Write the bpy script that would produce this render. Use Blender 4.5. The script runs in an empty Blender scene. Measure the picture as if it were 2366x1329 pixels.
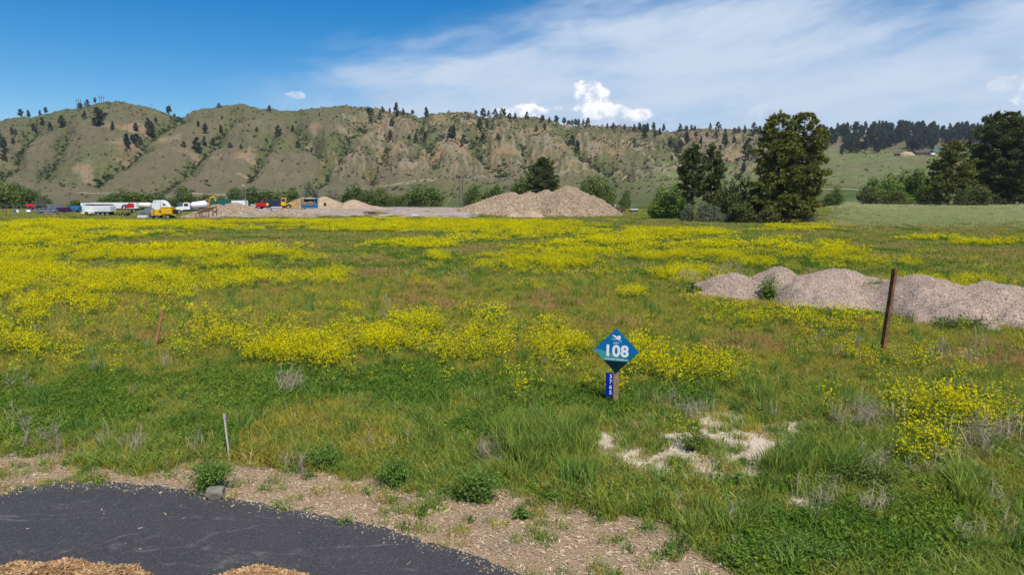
import bpy, math, random
import numpy as np
from mathutils import Vector, Matrix

# ------------------------------------------------------------------ camera, sky, sun, exposure
SC = bpy.context.scene
COL = SC.collection
R = math.radians
PITCH = math.atan((664.5 - 458.0) / 1576.0)
CAMZ = 4.0
FPX = 1576.0
cam_d = bpy.data.cameras.new('camera')
cam_d.sensor_width = 36.0
cam_d.lens = 36.0 * FPX / 2366.0
cam_d.clip_start = 0.1
cam_d.clip_end = 20000.0
cam = bpy.data.objects.new('camera', cam_d)
COL.objects.link(cam)
cam.location = (0, 0, CAMZ)
cam.rotation_euler = (math.pi / 2 - PITCH, 0, 0)
SC.camera = cam

SUN_AZ = 152.0      # clockwise from +Y (the view direction)
SUN_EL = 57.0
sun_d = bpy.data.lights.new('sun', 'SUN')
sun_d.energy = 4.4
sun_d.angle = R(0.53)
sun_d.color = (1.0, 0.955, 0.88)
sun = bpy.data.objects.new('sun', sun_d)
COL.objects.link(sun)
sdir = Vector((math.sin(R(SUN_AZ)) * math.cos(R(SUN_EL)), math.cos(R(SUN_AZ)) * math.cos(R(SUN_EL)), math.sin(R(SUN_EL))))
sun.rotation_euler = (-sdir).to_track_quat('-Z', 'Y').to_euler()
sun.location = sdir * 60

SC.view_settings.view_transform = 'Standard'
SC.view_settings.look = 'None'
SC.view_settings.exposure = 0.18
SC.view_settings.gamma = 1.0
SC.view_settings.use_curve_mapping = False
SC.render.engine = 'CYCLES'
SC.cycles.max_bounces = 6
SC.cycles.diffuse_bounces = 3
SC.cycles.glossy_bounces = 2
SC.cycles.transmission_bounces = 3
SC.cycles.transparent_max_bounces = 6
SC.cycles.sample_clamp_indirect = 6.0


class NT:
    """tiny helper for writing node maths"""
    def __init__(self, tree):
        self.t = tree
        self.n = tree.nodes
        self.l = tree.links

    def node(self, kind, **kw):
        nd = self.n.new(kind)
        for k, v in kw.items():
            setattr(nd, k, v)
        return nd

    def put(self, sock, v):
        if isinstance(v, bpy.types.NodeSocket):
            self.l.new(v, sock)
        else:
            sock.default_value = v

    def m(self, op, a, b=None, c=None, clamp=False):
        nd = self.node('ShaderNodeMath', operation=op, use_clamp=clamp)
        self.put(nd.inputs[0], a)
        if b is not None:
            self.put(nd.inputs[1], b)
        if c is not None:
            self.put(nd.inputs[2], c)
        return nd.outputs[0]

    def ss(self, v, lo, hi, a=0.0, b=1.0):
        nd = self.node('ShaderNodeMapRange', interpolation_type='SMOOTHSTEP')
        self.put(nd.inputs['Value'], v)
        self.put(nd.inputs['From Min'], lo)
        self.put(nd.inputs['From Max'], hi)
        self.put(nd.inputs['To Min'], a)
        self.put(nd.inputs['To Max'], b)
        return nd.outputs[0]

    def mix(self, f, a, b, mode='MIX'):
        nd = self.node('ShaderNodeMix', data_type='RGBA', blend_type=mode)
        nd.clamp_factor = True
        self.put(nd.inputs[0], f)
        for s, v in ((nd.inputs[6], a), (nd.inputs[7], b)):
            if isinstance(v, (tuple, list)):
                v = tuple(v) + (1.0,) * (4 - len(v))
            self.put(s, v)
        return nd.outputs[2]

    def noise(self, vec, scale, detail=4.0, rough=0.55, dist=0.0, out=0):
        nd = self.node('ShaderNodeTexNoise')
        if vec is not None:
            self.l.new(vec, nd.inputs['Vector'])
        self.put(nd.inputs['Scale'], scale)
        nd.inputs['Detail'].default_value = detail
        nd.inputs['Roughness'].default_value = rough
        nd.inputs['Distortion'].default_value = dist
        return nd.outputs[out]

    def comb(self, x, y, z=0.0):
        nd = self.node('ShaderNodeCombineXYZ')
        self.put(nd.inputs[0], x); self.put(nd.inputs[1], y); self.put(nd.inputs[2], z)
        return nd.outputs[0]

    def attr(self, name, kind='GEOMETRY'):
        nd = self.node('ShaderNodeAttribute', attribute_name=name, attribute_type=kind)
        return nd


world = bpy.data.worlds.new('World')
SC.world = world
world.use_nodes = True
wt = NT(world.node_tree)
wt.n.clear()
sky = wt.node('ShaderNodeTexSky', sky_type='NISHITA')
sky.sun_disc = False
sky.sun_elevation = R(SUN_EL)
sky.sun_rotation = R(SUN_AZ)
sky.altitude = 900.0
sky.air_density = 1.0
sky.dust_density = 0.6
sky.ozone_density = 2.6
hs = wt.node('ShaderNodeHueSaturation')
hs.inputs['Saturation'].default_value = 1.52
hs.inputs['Value'].default_value = 0.98
wt.l.new(sky.outputs[0], hs.inputs['Color'])
skycol = hs.outputs[0]
tc = wt.node('ShaderNodeTexCoord')
sep = wt.node('ShaderNodeSeparateXYZ')
wt.l.new(tc.outputs['Generated'], sep.inputs[0])
dx, dy, dz = sep.outputs
az = wt.m('ARCTAN2', dx, dy)
hor = wt.m('SQRT', wt.m('ADD', wt.m('MULTIPLY', dx, dx), wt.m('MULTIPLY', dy, dy)))
el = wt.m('DIVIDE', dz, wt.m('MAXIMUM', hor, 0.02))
HAZE = 0.000085
# --- high cirrus: one sheet whose feathered upper edge runs up to the right
ca, sa = math.cos(0.22), math.sin(0.22)
s_al = wt.m('ADD', wt.m('MULTIPLY', az, ca), wt.m('MULTIPLY', el, sa))
s_ac = wt.m('SUBTRACT', wt.m('MULTIPLY', el, ca), wt.m('MULTIPLY', az, sa * 0.55))
warp = wt.noise(wt.comb(wt.m('MULTIPLY', s_al, 3.0), wt.m('MULTIPLY', s_ac, 5.0), 3.1), 1.0, 4.0, 0.6)
warp = wt.m('SUBTRACT', warp, 0.5)
streak = wt.noise(wt.comb(wt.m('ADD', wt.m('MULTIPLY', s_al, 4.5), warp), wt.m('ADD', wt.m('MULTIPLY', s_ac, 20.0), wt.m('MULTIPLY', warp, 1.7)), 0.0), 1.0, 6.0, 0.58)
soft = wt.noise(wt.comb(wt.m('MULTIPLY', s_al, 3.2), wt.m('MULTIPLY', s_ac, 7.5), 7.7), 1.0, 5.0, 0.55)
edge = wt.m('SUBTRACT', 0.315, wt.m('MULTIPLY', wt.m('POWER', wt.m('MAXIMUM', wt.m('SUBTRACT', 0.25, az), 0.0), 1.6), 0.30))
dens = wt.m('SUBTRACT', edge, el)
dens = wt.m('ADD', dens, wt.m('MULTIPLY', wt.m('SUBTRACT', streak, 0.5), 0.16))
dens = wt.m('ADD', dens, wt.m('MULTIPLY', wt.m('SUBTRACT', soft, 0.5), 0.20))
alpha = wt.ss(dens, -0.03, 0.115)
left = wt.ss(wt.m('ADD', az, wt.m('MULTIPLY', wt.m('SUBTRACT', soft, 0.5), 0.30)), -0.44, -0.16)
alpha = wt.m('MULTIPLY', alpha, left)
alpha = wt.m('MULTIPLY', alpha, wt.ss(streak, 0.24, 0.62, 0.58, 1.0))
alpha = wt.m('MULTIPLY', alpha, wt.ss(soft, 0.28, 0.55, 0.78, 1.0))
alpha = wt.m('MULTIPLY', alpha, wt.ss(el, 0.0, 0.10, 0.82, 1.0))
CIR = (5.0, 5.9, 7.2)
col = wt.mix(alpha, skycol, CIR)
# --- cumulus heaps along the horizon
cnoise = wt.noise(wt.comb(wt.m('MULTIPLY', az, 34.0), wt.m('MULTIPLY', el, 38.0), 1.3), 1.0, 7.0, 0.60)
cfine = wt.noise(wt.comb(wt.m('MULTIPLY', az, 60.0), wt.m('MULTIPLY', wt.m('SUBTRACT', el, 0.004), 66.0), 5.3), 1.0, 6.0, 0.6)


def px_az(px):
    return math.atan((px - 1183.0) / 1589.0)


def px_el(py):
    return (458.0 - py) / 1589.0


def heap(cx, cy, rx, ry, col, white=1.0, op=1.0):
    a0, e0, ra, re = px_az(cx), px_el(cy), rx * 1.25 / 1589.0, ry * 1.2 / 1589.0
    u = wt.m('DIVIDE', wt.m('SUBTRACT', az, a0), ra)
    v = wt.m('DIVIDE', wt.m('SUBTRACT', el, e0), re)
    d = wt.m('SQRT', wt.m('ADD', wt.m('MULTIPLY', u, u), wt.m('MULTIPLY', v, v)))
    f = wt.m('ADD', wt.m('SUBTRACT', 1.0, d), wt.m('MULTIPLY', wt.m('SUBTRACT', cnoise, 0.5), 2.3))
    a = wt.m('MULTIPLY', wt.ss(f, 0.05, 0.42), op)
    b = wt.m('ADD', wt.m('MULTIPLY', v, 0.40), wt.m('MULTIPLY', wt.m('SUBTRACT', cfine, 0.5), 3.4))
    sh = wt.ss(b, -0.75, 0.45)
    c = wt.mix(wt.m('MULTIPLY', sh, white), (4.0, 4.9, 6.6), (9.4, 9.4, 9.5))  # cloud lighting painted in: brighter tops and billows, grey-blue undersides
    return wt.mix(a, col, c)


for h in ((1366, 236, 38, 42, 1.0, 1.0), (1385, 268, 50, 24, 1.0, 1.0), (1440, 276, 48, 18, 0.8, 0.95), (1405, 290, 70, 14, 0.2, 0.7),
          (1215, 262, 58, 20, 1.0, 0.95), (1478, 272, 26, 14, 0.9, 0.9),
          (902, 234, 30, 9, 0.0, 0.8), (696, 236, 22, 8, 0.6, 0.6), (1750, 274, 34, 18, 0.3, 0.6), (1695, 287, 18, 8, 0.1, 0.6),
          (1550, 284, 26, 8, 0.2, 0.6), (2312, 250, 46, 16, 0.5, 0.5), (2356, 266, 24, 22, 0.9, 0.6), (1115, 268, 20, 10, 0.2, 0.5),
          (2560, 250, 80, 34, 0.9, 0.9), (-260, 262, 60, 22, 0.9, 0.8)):
    col = heap(h[0], h[1], h[2], h[3], col, h[4], h[5])
bg = wt.node('ShaderNodeBackground')
wt.l.new(col, bg.inputs['Color'])
bg.inputs['Strength'].default_value = 0.108
world.cycles.sampling_method = 'NONE'
wo = wt.node('ShaderNodeOutputWorld')
wt.l.new(bg.outputs[0], wo.inputs[0])

# ------------------------------------------------------------------ pixel <-> place helpers
CP, SP = math.cos(PITCH), math.sin(PITCH)


def slope(py):
    cy = (664.5 - py) / FPX
    return (-SP + cy * CP) / (CP + cy * SP)


def project(x, y, z):
    d = y * CP - (z - CAMZ) * SP
    v = y * SP + (z - CAMZ) * CP
    return 1183.0 + FPX * x / d, 664.5 - FPX * v / d


def at(px, py, z=0.0):
    """the point of height z seen at a pixel"""
    y = (z - CAMZ) / slope(py)
    d = y * CP - (z - CAMZ) * SP
    return ((px - 1183.0) / FPX * d, y, z)


def at_y(px, py, y):
    z = CAMZ + slope(py) * y
    d = y * CP - (z - CAMZ) * SP
    return ((px - 1183.0) / FPX * d, y, z)


def xat(px, y, z=0.0):
    return (px - 1183.0) / FPX * (y * CP - (z - CAMZ) * SP)


# ------------------------------------------------------------------ noise
def vnoise(x, y, seed=0):
    x = np.asarray(x, float); y = np.asarray(y, float)
    xi = np.floor(x).astype(np.int64); yi = np.floor(y).astype(np.int64)
    fx = x - xi; fy = y - yi
    fx = fx * fx * (3 - 2 * fx); fy = fy * fy * (3 - 2 * fy)

    def h(a, b):
        n = (a * 374761393 + b * 668265263 + seed * 974634777) & 0xFFFFFFFF
        n = ((n ^ (n >> 13)) * 1274126177) & 0xFFFFFFFF
        n = n ^ (n >> 16)
        return (n & 0xFFFFFF) / float(0xFFFFFF)
    a, b, c, d = h(xi, yi), h(xi + 1, yi), h(xi, yi + 1), h(xi + 1, yi + 1)
    return (a * (1 - fx) + b * fx) * (1 - fy) + (c * (1 - fx) + d * fx) * fy


def fbm(x, y, seed=0, octv=4, gain=0.5):
    s, a, t = 0.0, 1.0, 0.0
    for o in range(octv):
        s = s + a * vnoise(x * 2 ** o, y * 2 ** o, seed + o * 17)
        t += a
        a *= gain
    return s / t


def sst(v, a, b):
    t = np.clip((np.asarray(v, float) - a) / (b - a), 0, 1)
    return t * t * (3 - 2 * t)


def polydist(px, py, line):
    d = np.full(np.shape(px), 1e9)
    for (ax, ay), (bx, by) in zip(line[:-1], line[1:]):
        vx, vy = bx - ax, by - ay
        t = np.clip(((px - ax) * vx + (py - ay) * vy) / (vx * vx + vy * vy + 1e-9), 0, 1)
        d = np.minimum(d, np.hypot(px - ax - t * vx, py - ay - t * vy))
    return d


def ell(px, py, cx, cy, rx, ry):
    return np.hypot((px - cx) / rx, (py - cy) / ry)


# ------------------------------------------------------------------ the lie of the land
KY = np.array([250, 330, 450, 520, 600, 700, 790, 870, 1000, 1200, 1600, 4000], float)
RIDGE = [(-2500, 300), (-600, 290), (-150, 280), (0, 285), (60, 272), (130, 262), (200, 250), (250, 239), (285, 233), (330, 243), (370, 257), (420, 262), (480, 256),
         (540, 246), (570, 242), (620, 250), (690, 256), (740, 250), (800, 243), (850, 252), (900, 262), (1000, 264), (1100, 266), (1200, 272), (1300, 284), (1400, 293), (1480, 303), (1700, 310), (4000, 310)]


def pyz(py, y):
    return CAMZ + slope(py) * y


def prof_left(pyr):
    zr = pyz(pyr, 870.0)
    return np.array([0.0, 0.6, 4.0, 0.18 * zr, 0.41 * zr, 0.69 * zr, 0.89 * zr, zr, 0.94 * zr, 0.85 * zr, 0.7 * zr, 0.6 * zr])


P_MID = np.array([0.2, pyz(452, 330), pyz(428, 450), pyz(412, 520), pyz(385, 600), pyz(345, 700), pyz(318, 790), pyz(305, 870), pyz(299, 1000), 100, 80, 80])
P_RIGHT = np.array([2.3, pyz(443, 330), pyz(420, 450), pyz(405, 520), pyz(388, 600), pyz(370, 700), pyz(359, 790), pyz(350, 870), pyz(328, 1000), pyz(306, 1200), 90, 80])
P_RIGHT2 = P_RIGHT.copy(); P_RIGHT2[8] = pyz(322, 1000); P_RIGHT2[9] = pyz(301, 1200)
_nodes = []
for _px, _py in RIDGE[:-3]:
    _nodes.append((_px, prof_left(_py)))
_nodes += [(1500, 0.45 * prof_left(300) + 0.55 * P_MID), (1570, P_MID), (1740, P_MID), (1860, 0.5 * P_MID + 0.5 * P_RIGHT), (1930, P_RIGHT), (2080, P_RIGHT2), (2230, P_RIGHT), (2500, P_RIGHT), (4500, P_RIGHT)]
NPX = np.array([n[0] for n in _nodes], float)
NZ = np.array([n[1] for n in _nodes])
_gx = np.arange(-2500, 4500, 12.0)
_tab = np.stack([np.interp(_gx, NPX, NZ[:, k]) for k in range(len(KY))], 1)
_ker = np.array([1, 3, 5, 6, 5, 3, 1], float); _ker /= _ker.sum()
_tab = np.stack([np.convolve(np.pad(_tab[:, k], 3, 'edge'), _ker, 'valid') for k in range(len(KY))], 1)
GY = np.concatenate([np.linspace(250, 1300, 211), np.linspace(1340, 4000, 40)])
# smooth the table along distance as well
_tabY = np.stack([np.interp(GY, KY, _tab[i]) for i in range(len(_gx))], 0)
_k2 = np.ones(13) / 13.0
for _ in range(2):
    _tabY[:, 12:205] = np.stack([np.convolve(r, _k2, 'same') for r in _tabY], 0)[:, 12:205]


def base_hill(px, y):
    fx = np.clip((px + 2500) / 12.0, 0, len(_gx) - 1.001)
    i = fx.astype(int); fx = fx - i
    fy = np.interp(y, GY, np.arange(len(GY)))
    j = np.minimum(fy.astype(int), len(GY) - 2); fy = fy - j
    return (_tabY[i, j] * (1 - fx) + _tabY[i + 1, j] * fx) * (1 - fy) + (_tabY[i, j + 1] * (1 - fx) + _tabY[i + 1, j + 1] * fx) * fy


GULLY = [[(95, 296), (45, 370), (-10, 415)], [(425, 268), (370, 300), (310, 350), (265, 385), (228, 415)], [(545, 280), (490, 330), (450, 375), (400, 412), (335, 446)],
         [(690, 285), (730, 330), (762, 372), (758, 398), (716, 424)], [(838, 285), (800, 320), (768, 372)], [(972, 284), (975, 320), (1000, 350), (1003, 374)],
         [(1122, 288), (1092, 320), (1110, 360), (1155, 386)], [(1308, 308), (1340, 350), (1380, 375), (1410, 388), (1450, 398)], [(884, 330), (868, 368), (856, 402)],
         [(625, 318), (602, 360), (578, 402)], [(1545, 322), (1575, 360), (1600, 400)], [(1210, 318), (1205, 352), (1225, 392)], [(-200, 320), (-160, 380), (-120, 430)], [(165, 300), (150, 350), (110, 400)]]
BARE = [(850, 300, 55, 12), (930, 335, 42, 22), (1045, 330, 50, 22), (1085, 352, 45, 16), (1235, 316, 46, 20), (1288, 332, 40, 24), (1318, 344, 20, 22), (1432, 346, 30, 15), (722, 326, 14, 24), (735, 300, 18, 8),
        (1640, 330, 60, 22), (1705, 345, 40, 30), (1600, 325, 40, 20), (300, 330, 60, 40), (210, 402, 20, 22), (400, 335, 40, 26), (560, 398, 36, 10), (575, 370, 50, 22), (450, 350, 50, 14), (1180, 345, 40, 18), (990, 345, 22, 14),
        (1375, 340, 26, 24), (980, 306, 14, 10), (1530, 315, 14, 10), (2075, 320, 30, 10), (1985, 330, 14, 10), (2125, 333, 24, 8)]
TRAIL = [[(1430, 322), (1488, 358), (1508, 382), (1545, 410)], [(1445, 387), (1370, 398), (1290, 404), (1130, 407), (985, 415), (890, 424), (830, 438)], [(1895, 437), (1960, 436), (2010, 441)], [(180, 445), (420, 449), (640, 452)]]


def hill(x, y, feats=False):
    x = np.asarray(x, float); y = np.asarray(y, float)
    px = 1183.0 + 1589.0 * x / np.maximum(y, 1.0)
    z0 = base_hill(px, y)
    py0 = 458.0 - 1589.0 * (z0 - CAMZ) / y
    amp = sst(y, 400, 560) * (1 - 0.45 * sst(y, 830, 960))
    steep = amp * (1 - 0.7 * sst(px, 1860, 1960) * (1 - sst(y, 820, 950)))
    g = np.zeros(np.shape(px)); gw = np.zeros(np.shape(px))
    wob = (fbm(x / 45, y / 45, 31, 3) - 0.5) * 30
    for ln in GULLY:
        d = polydist(px + wob, py0 + wob * 0.4, ln)
        g = np.maximum(g, np.exp(-(d / 22.0) ** 2))
        gw = np.maximum(gw, np.exp(-(d / 9.0) ** 2))
    bare = np.zeros(np.shape(px))
    n1 = fbm(x / 28, y / 28, 5, 4)
    for (cx, cy, rx, ry) in BARE:
        bare = np.maximum(bare, sst(1.05 - ell(px, py0, cx, cy, rx, ry) + (n1 - 0.5) * 3.4, 0.1, 0.9))
    rid = 1 - np.abs(fbm(px / 105 + (n1 - 0.5) * 0.8 + y / 300.0, y / 330.0, 9, 4) * 2 - 1)
    rid2 = 1 - np.abs(fbm(px / 30 + n1 * 0.8 - y / 170.0, y / 150.0, 19, 3) * 2 - 1)
    mid = sst(px, 700, 800) * (1 - sst(px, 1760, 1860)) * sst(py0, 420, 385)
    er = 1 - np.abs(fbm(px / 9.0 + (n1 - 0.5) * 2.0, y / 60.0, 29, 4, 0.6) * 2 - 1)
    er2 = fbm(x / 9.0, y / 9.0, 39, 4, 0.6) - 0.5
    rough = (er - 0.7) * (2.0 + 5.0 * mid) + er2 * (1.5 + 6.0 * mid)
    z = z0 - g * 7 * steep - gw * 3.5 * steep + (rid - 0.75) * 9 * steep + (rid2 - 0.75) * 3.0 * steep + (fbm(x / 26, y / 26, 3, 5, 0.6) - 0.5) * 8.0 * steep - bare * 1.2 * steep + rough * steep
    z = z + (fbm(x / 60, y / 60, 77, 3) - 0.5) * 1.0 * sst(y, 260, 400)
    if not feats:
        return z
    tr = np.zeros(np.shape(px))
    for ln in TRAIL:
        tr = np.maximum(tr, 0.75 * np.exp(-(polydist(px, py0, ln) / 1.1) ** 2))
    rock = np.clip(sst(er, 0.78, 0.95) * (0.25 + 0.75 * mid) * sst(fbm(x / 40, y / 40, 47, 3), 0.42, 0.6), 0, 1) * steep
    bare = np.maximum(bare, rock)
    green = np.clip(gw * 1.0 + g * 0.35 + sst(fbm(x / 70, y / 90, 41, 4), 0.48, 0.66) * 0.55 + 0.45 * sst(py0, 300, 260) + 0.35 * sst(px, 820, 1000) * sst(py0, 380, 440), 0, 1)
    return z, dict(green=green, bare=bare, trail=tr, px=px, py0=py0, gul=gw)


def near(x, y):
    x = np.asarray(x, float); y = np.asarray(y, float)
    px = 1183.0 + 1589.0 * x / np.maximum(y, 1.0)
    z = (fbm(x / 7.0, y / 7.0, 61, 3) - 0.5) * 0.22 * sst(y, 12, 26)
    z = z + 2.2 * sst(px, 1840, 2000) * sst(y, 84, 150) + (fbm(x / 20, y / 20, 66, 2) - 0.5) * 0.5 * sst(y, 60, 120)
    pad = sst(px + (fbm(x / 9, y / 9, 14, 3) - 0.5) * 80, 430, 500) * (1 - sst(px, 1020, 1180)) * sst(y + (fbm(x / 6, y / 6, 15, 3) - 0.5) * 14, 136, 158) * (1 - sst(y, 215, 248))
    return z + 1.05 * pad


def H(x, y):
    x = np.asarray(x, float); y = np.asarray(y, float)
    zn = near(x, np.minimum(y, 250.0)) * (1 - sst(y, 225, 250))
    zh = hill(x, np.maximum(y, 250.0))
    w = sst(y, 225, 250)
    zb = np.where(y > 250, zh, near(x, np.minimum(y, 250.0)) * (1 - w) + hill(x * 250.0 / np.maximum(y, 1), np.full(np.shape(y), 250.0)) * w)
    return zb


def h1(x, y):
    return float(H(np.array([x]), np.array([y]))[0])


def hill_at(px, py, lo=300.0, hi=1320.0):
    ys = np.linspace(lo, hi, 420)
    xs = (px - 1183.0) / 1589.0 * ys
    z = H(xs, ys)
    _, pp = project(xs, ys, z)
    run = np.minimum.accumulate(pp)
    ok = np.nonzero((pp <= py))[0]
    i = ok[0] if len(ok) else int(np.argmin(pp))
    return float(xs[i]), float(ys[i]), float(z[i])


# ------------------------------------------------------------------ meshes, things, materials
def tag(o, label=None, cat=None, group=None, kind=None):
    if label: o['label'] = label
    if cat: o['category'] = cat
    if group: o['group'] = group
    if kind: o['kind'] = kind
    return o


def link(o, parent=None):
    COL.objects.link(o)
    if parent is not None:
        o.parent = parent
    return o


def empty(name, loc=(0, 0, 0), rz=0.0, label=None, cat=None, group=None):
    o = bpy.data.objects.new(name, None)
    o.location = loc
    o.rotation_euler = (0, 0, rz)
    o.empty_display_size = 0.2
    link(o)
    return tag(o, label, cat, group)


def np_mesh(name, V, F, mats=(), mi=None, smooth=False):
    V = np.asarray(V, np.float32)
    me = bpy.data.meshes.new(name)
    if isinstance(F, np.ndarray):
        n, k = F.shape
        me.vertices.add(len(V)); me.vertices.foreach_set('co', V.ravel())
        me.loops.add(n * k); me.loops.foreach_set('vertex_index', F.astype(np.int32).ravel())
        me.polygons.add(n); me.polygons.foreach_set('loop_start', np.arange(0, n * k, k, dtype=np.int32))
        try:
            me.polygons.foreach_set('loop_total', np.full(n, k, np.int32))
        except Exception:
            pass
    else:
        me.from_pydata([tuple(map(float, v)) for v in V], [], F)
    for m in mats:
        me.materials.append(m)
    if mi is not None:
        me.polygons.foreach_set('material_index', np.asarray(mi, np.int32))
    me.polygons.foreach_set('use_smooth', np.full(len(me.polygons), bool(smooth)))
    me.update(calc_edges=True)
    return me


def fattr(me, name, vals):
    a = me.attributes.new(name, 'FLOAT', 'POINT')
    a.data.foreach_set('value', np.asarray(vals, np.float32).ravel())


class MB:
    def __init__(self):
        self.v = []; self.f = []; self.m = []

    def add(self, V, F, m=0):
        b = len(self.v)
        self.v += [tuple(p) for p in V]
        for f in F:
            self.f.append([i + b for i in f]); self.m.append(m)
        return self

    def box(self, x0, x1, y0, y1, z0, z1, m=0, bev=0.0):
        if bev > 0:
            b = min(bev, (x1 - x0) / 2.2, (y1 - y0) / 2.2, (z1 - z0) / 2.2)
            V = []
            for sz, z in ((0, z0), (1, z1)):
                zz = z + (b if sz == 0 else -b)
                V += [(x0 + b, y0 + b, z), (x1 - b, y0 + b, z), (x1 - b, y1 - b, z), (x0 + b, y1 - b, z)]
                V += [(x0, y0 + b, zz), (x0 + b, y0, zz), (x1 - b, y0, zz), (x1, y0 + b, zz), (x1, y1 - b, zz), (x1 - b, y1, zz), (x0 + b, y1, zz), (x0, y1 - b, zz)]
            F = [[3, 2, 1, 0], [12, 13, 14, 15]]
            for k in range(8):
                F.append([4 + k, 4 + (k + 1) % 8, 16 + (k + 1) % 8, 16 + k])
            c = [0, 0, 1, 1, 2, 2, 3, 3]
            for k in range(8):
                k2 = (k + 1) % 8
                if c[k] == c[k2]:
                    F.append([c[k], 4 + k2, 4 + k]); F.append([12 + c[k], 16 + k, 16 + k2])
                else:
                    F.append([c[k], c[k2], 4 + k2, 4 + k]); F.append([12 + c[k2], 12 + c[k], 16 + k, 16 + k2])
            return self.add(V, F, m)
        V = [(x0, y0, z0), (x1, y0, z0), (x1, y1, z0), (x0, y1, z0), (x0, y0, z1), (x1, y0, z1), (x1, y1, z1), (x0, y1, z1)]
        return self.add(V, [[3, 2, 1, 0], [4, 5, 6, 7], [0, 1, 5, 4], [1, 2, 6, 5], [2, 3, 7, 6], [3, 0, 4, 7]], m)

    def prism(self, pts, y0, y1, m=0):
        """outline in x,z extruded along y"""
        n = len(pts)
        V = [(p[0], y0, p[1]) for p in pts] + [(p[0], y1, p[1]) for p in pts]
        F = [list(range(n)), list(range(2 * n - 1, n - 1, -1))]
        for i in range(n):
            j = (i + 1) % n
            F.append([j, i, n + i, n + j])
        return self.add(V, F, m)

    def flat(self, pts, y, m=0, th=0.002):
        return self.prism(pts, y - th, y, m)

    def tube(self, P, rad, n=6, m=0, cap=True):
        P = [Vector(p) for p in P]
        if not hasattr(rad, '__len__'):
            rad = [rad] * len(P)
        V = []
        for i, p in enumerate(P):
            t = (P[min(i + 1, len(P) - 1)] - P[max(i - 1, 0)]).normalized()
            u = t.cross(Vector((0, 0, 1)) if abs(t.z) < 0.9 else Vector((1, 0, 0))).normalized()
            w = t.cross(u)
            for k in range(n):
                a = 2 * math.pi * k / n
                V.append(tuple(p + (u * math.cos(a) + w * math.sin(a)) * rad[i]))
        F = []
        for i in range(len(P) - 1):
            for k in range(n):
                k2 = (k + 1) % n
                F.append([i * n + k, i * n + k2, (i + 1) * n + k2, (i + 1) * n + k])
        if cap:
            F.append(list(range(n - 1, -1, -1))); F.append([(len(P) - 1) * n + k for k in range(n)])
        return self.add(V, F, m)

    def mesh(self, name, mats, smooth=False):
        me = np_mesh(name, self.v, self.f, mats, self.m, smooth)
        return me

    def build(self, name, mats, parent=None, loc=None, smooth=False):
        if not isinstance(mats, (list, tuple)):
            mats = [mats]
        o = bpy.data.objects.new(name, self.mesh(name, mats, smooth))
        if loc is not None:
            o.location = loc
        return link(o, parent)


def hexlin(r, g, b):
    f = lambda c: (c / 255.0 / 12.92) if c / 255.0 <= 0.04045 else ((c / 255.0 + 0.055) / 1.055) ** 2.4
    return (f(r), f(g), f(b))


def mat(name, colr, rough=0.7, metal=0.0, var=0.18, scale=6.0, dirt=None, dirt_amt=0.0, spec=0.3, bump=0.0):
    m = bpy.data.materials.new(name)
    m.use_nodes = True
    t = NT(m.node_tree)
    b = t.n['Principled BSDF']
    tcn = t.node('ShaderNodeTexCoord')
    nz = t.noise(tcn.outputs['Object'], scale, 5.0, 0.6)
    lo = tuple(c * (1 - var) for c in colr); hi = tuple(min(c * (1 + var), 0.95) for c in colr)
    c = t.mix(t.ss(nz, 0.3, 0.7), lo, hi)
    if dirt is not None:
        n2 = t.noise(tcn.outputs['Object'], scale * 0.45, 6.0, 0.7)
        c = t.mix(t.m('MULTIPLY', t.ss(n2, 0.48, 0.68), dirt_amt), c, dirt)
    t.l.new(c, b.inputs['Base Color'])
    b.inputs['Roughness'].default_value = rough
    b.inputs['Metallic'].default_value = metal
    b.inputs['Specular IOR Level'].default_value = spec
    if bump > 0:
        bp = t.node('ShaderNodeBump')
        bp.inputs['Strength'].default_value = bump
        bp.inputs['Distance'].default_value = 0.02
        t.l.new(t.noise(tcn.outputs['Object'], scale * 4, 6.0, 0.65), bp.inputs['Height'])
        t.l.new(bp.outputs[0], b.inputs['Normal'])
    return m


def leaf_mat(name, ca, cb, trans=0.28, var=0.45, inst=True, rough=0.6):
    """two-sided leaf: diffuse plus some light coming through; ca to cb by the plant's own 'tint'"""
    m = bpy.data.materials.new(name)
    m.use_nodes = True
    t = NT(m.node_tree)
    t.n.clear()
    oi = t.node('ShaderNodeObjectInfo')
    if inst:
        c = t.mix(t.attr('tint', 'INSTANCER').outputs['Fac'], ca, cb)
    else:
        c = t.mix(oi.outputs['Random'], ca, cb)
    geo = t.node('ShaderNodeNewGeometry')
    rnd = geo.outputs['Random Per Island']
    f = t.m('ADD', 1.0 - var * 0.5, t.m('MULTIPLY', rnd, var))
    if inst:
        f = t.m('MULTIPLY', f, t.m('ADD', 0.85, t.m('MULTIPLY', oi.outputs['Random'], 0.3)))
    vm = t.node('ShaderNodeVectorMath', operation='SCALE')
    t.l.new(c, vm.inputs[0]); t.l.new(f, vm.inputs['Scale'])
    d = t.node('ShaderNodeBsdfDiffuse'); tr = t.node('ShaderNodeBsdfTranslucent')
    t.l.new(vm.outputs[0], d.inputs[0]); t.l.new(vm.outputs[0], tr.inputs[0])
    mx = t.node('ShaderNodeMixShader'); mx.inputs[0].default_value = trans
    t.l.new(d.outputs[0], mx.inputs[1]); t.l.new(tr.outputs[0], mx.inputs[2])
    o = t.node('ShaderNodeOutputMaterial'); t.l.new(mx.outputs[0], o.inputs[0])
    return m


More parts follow.
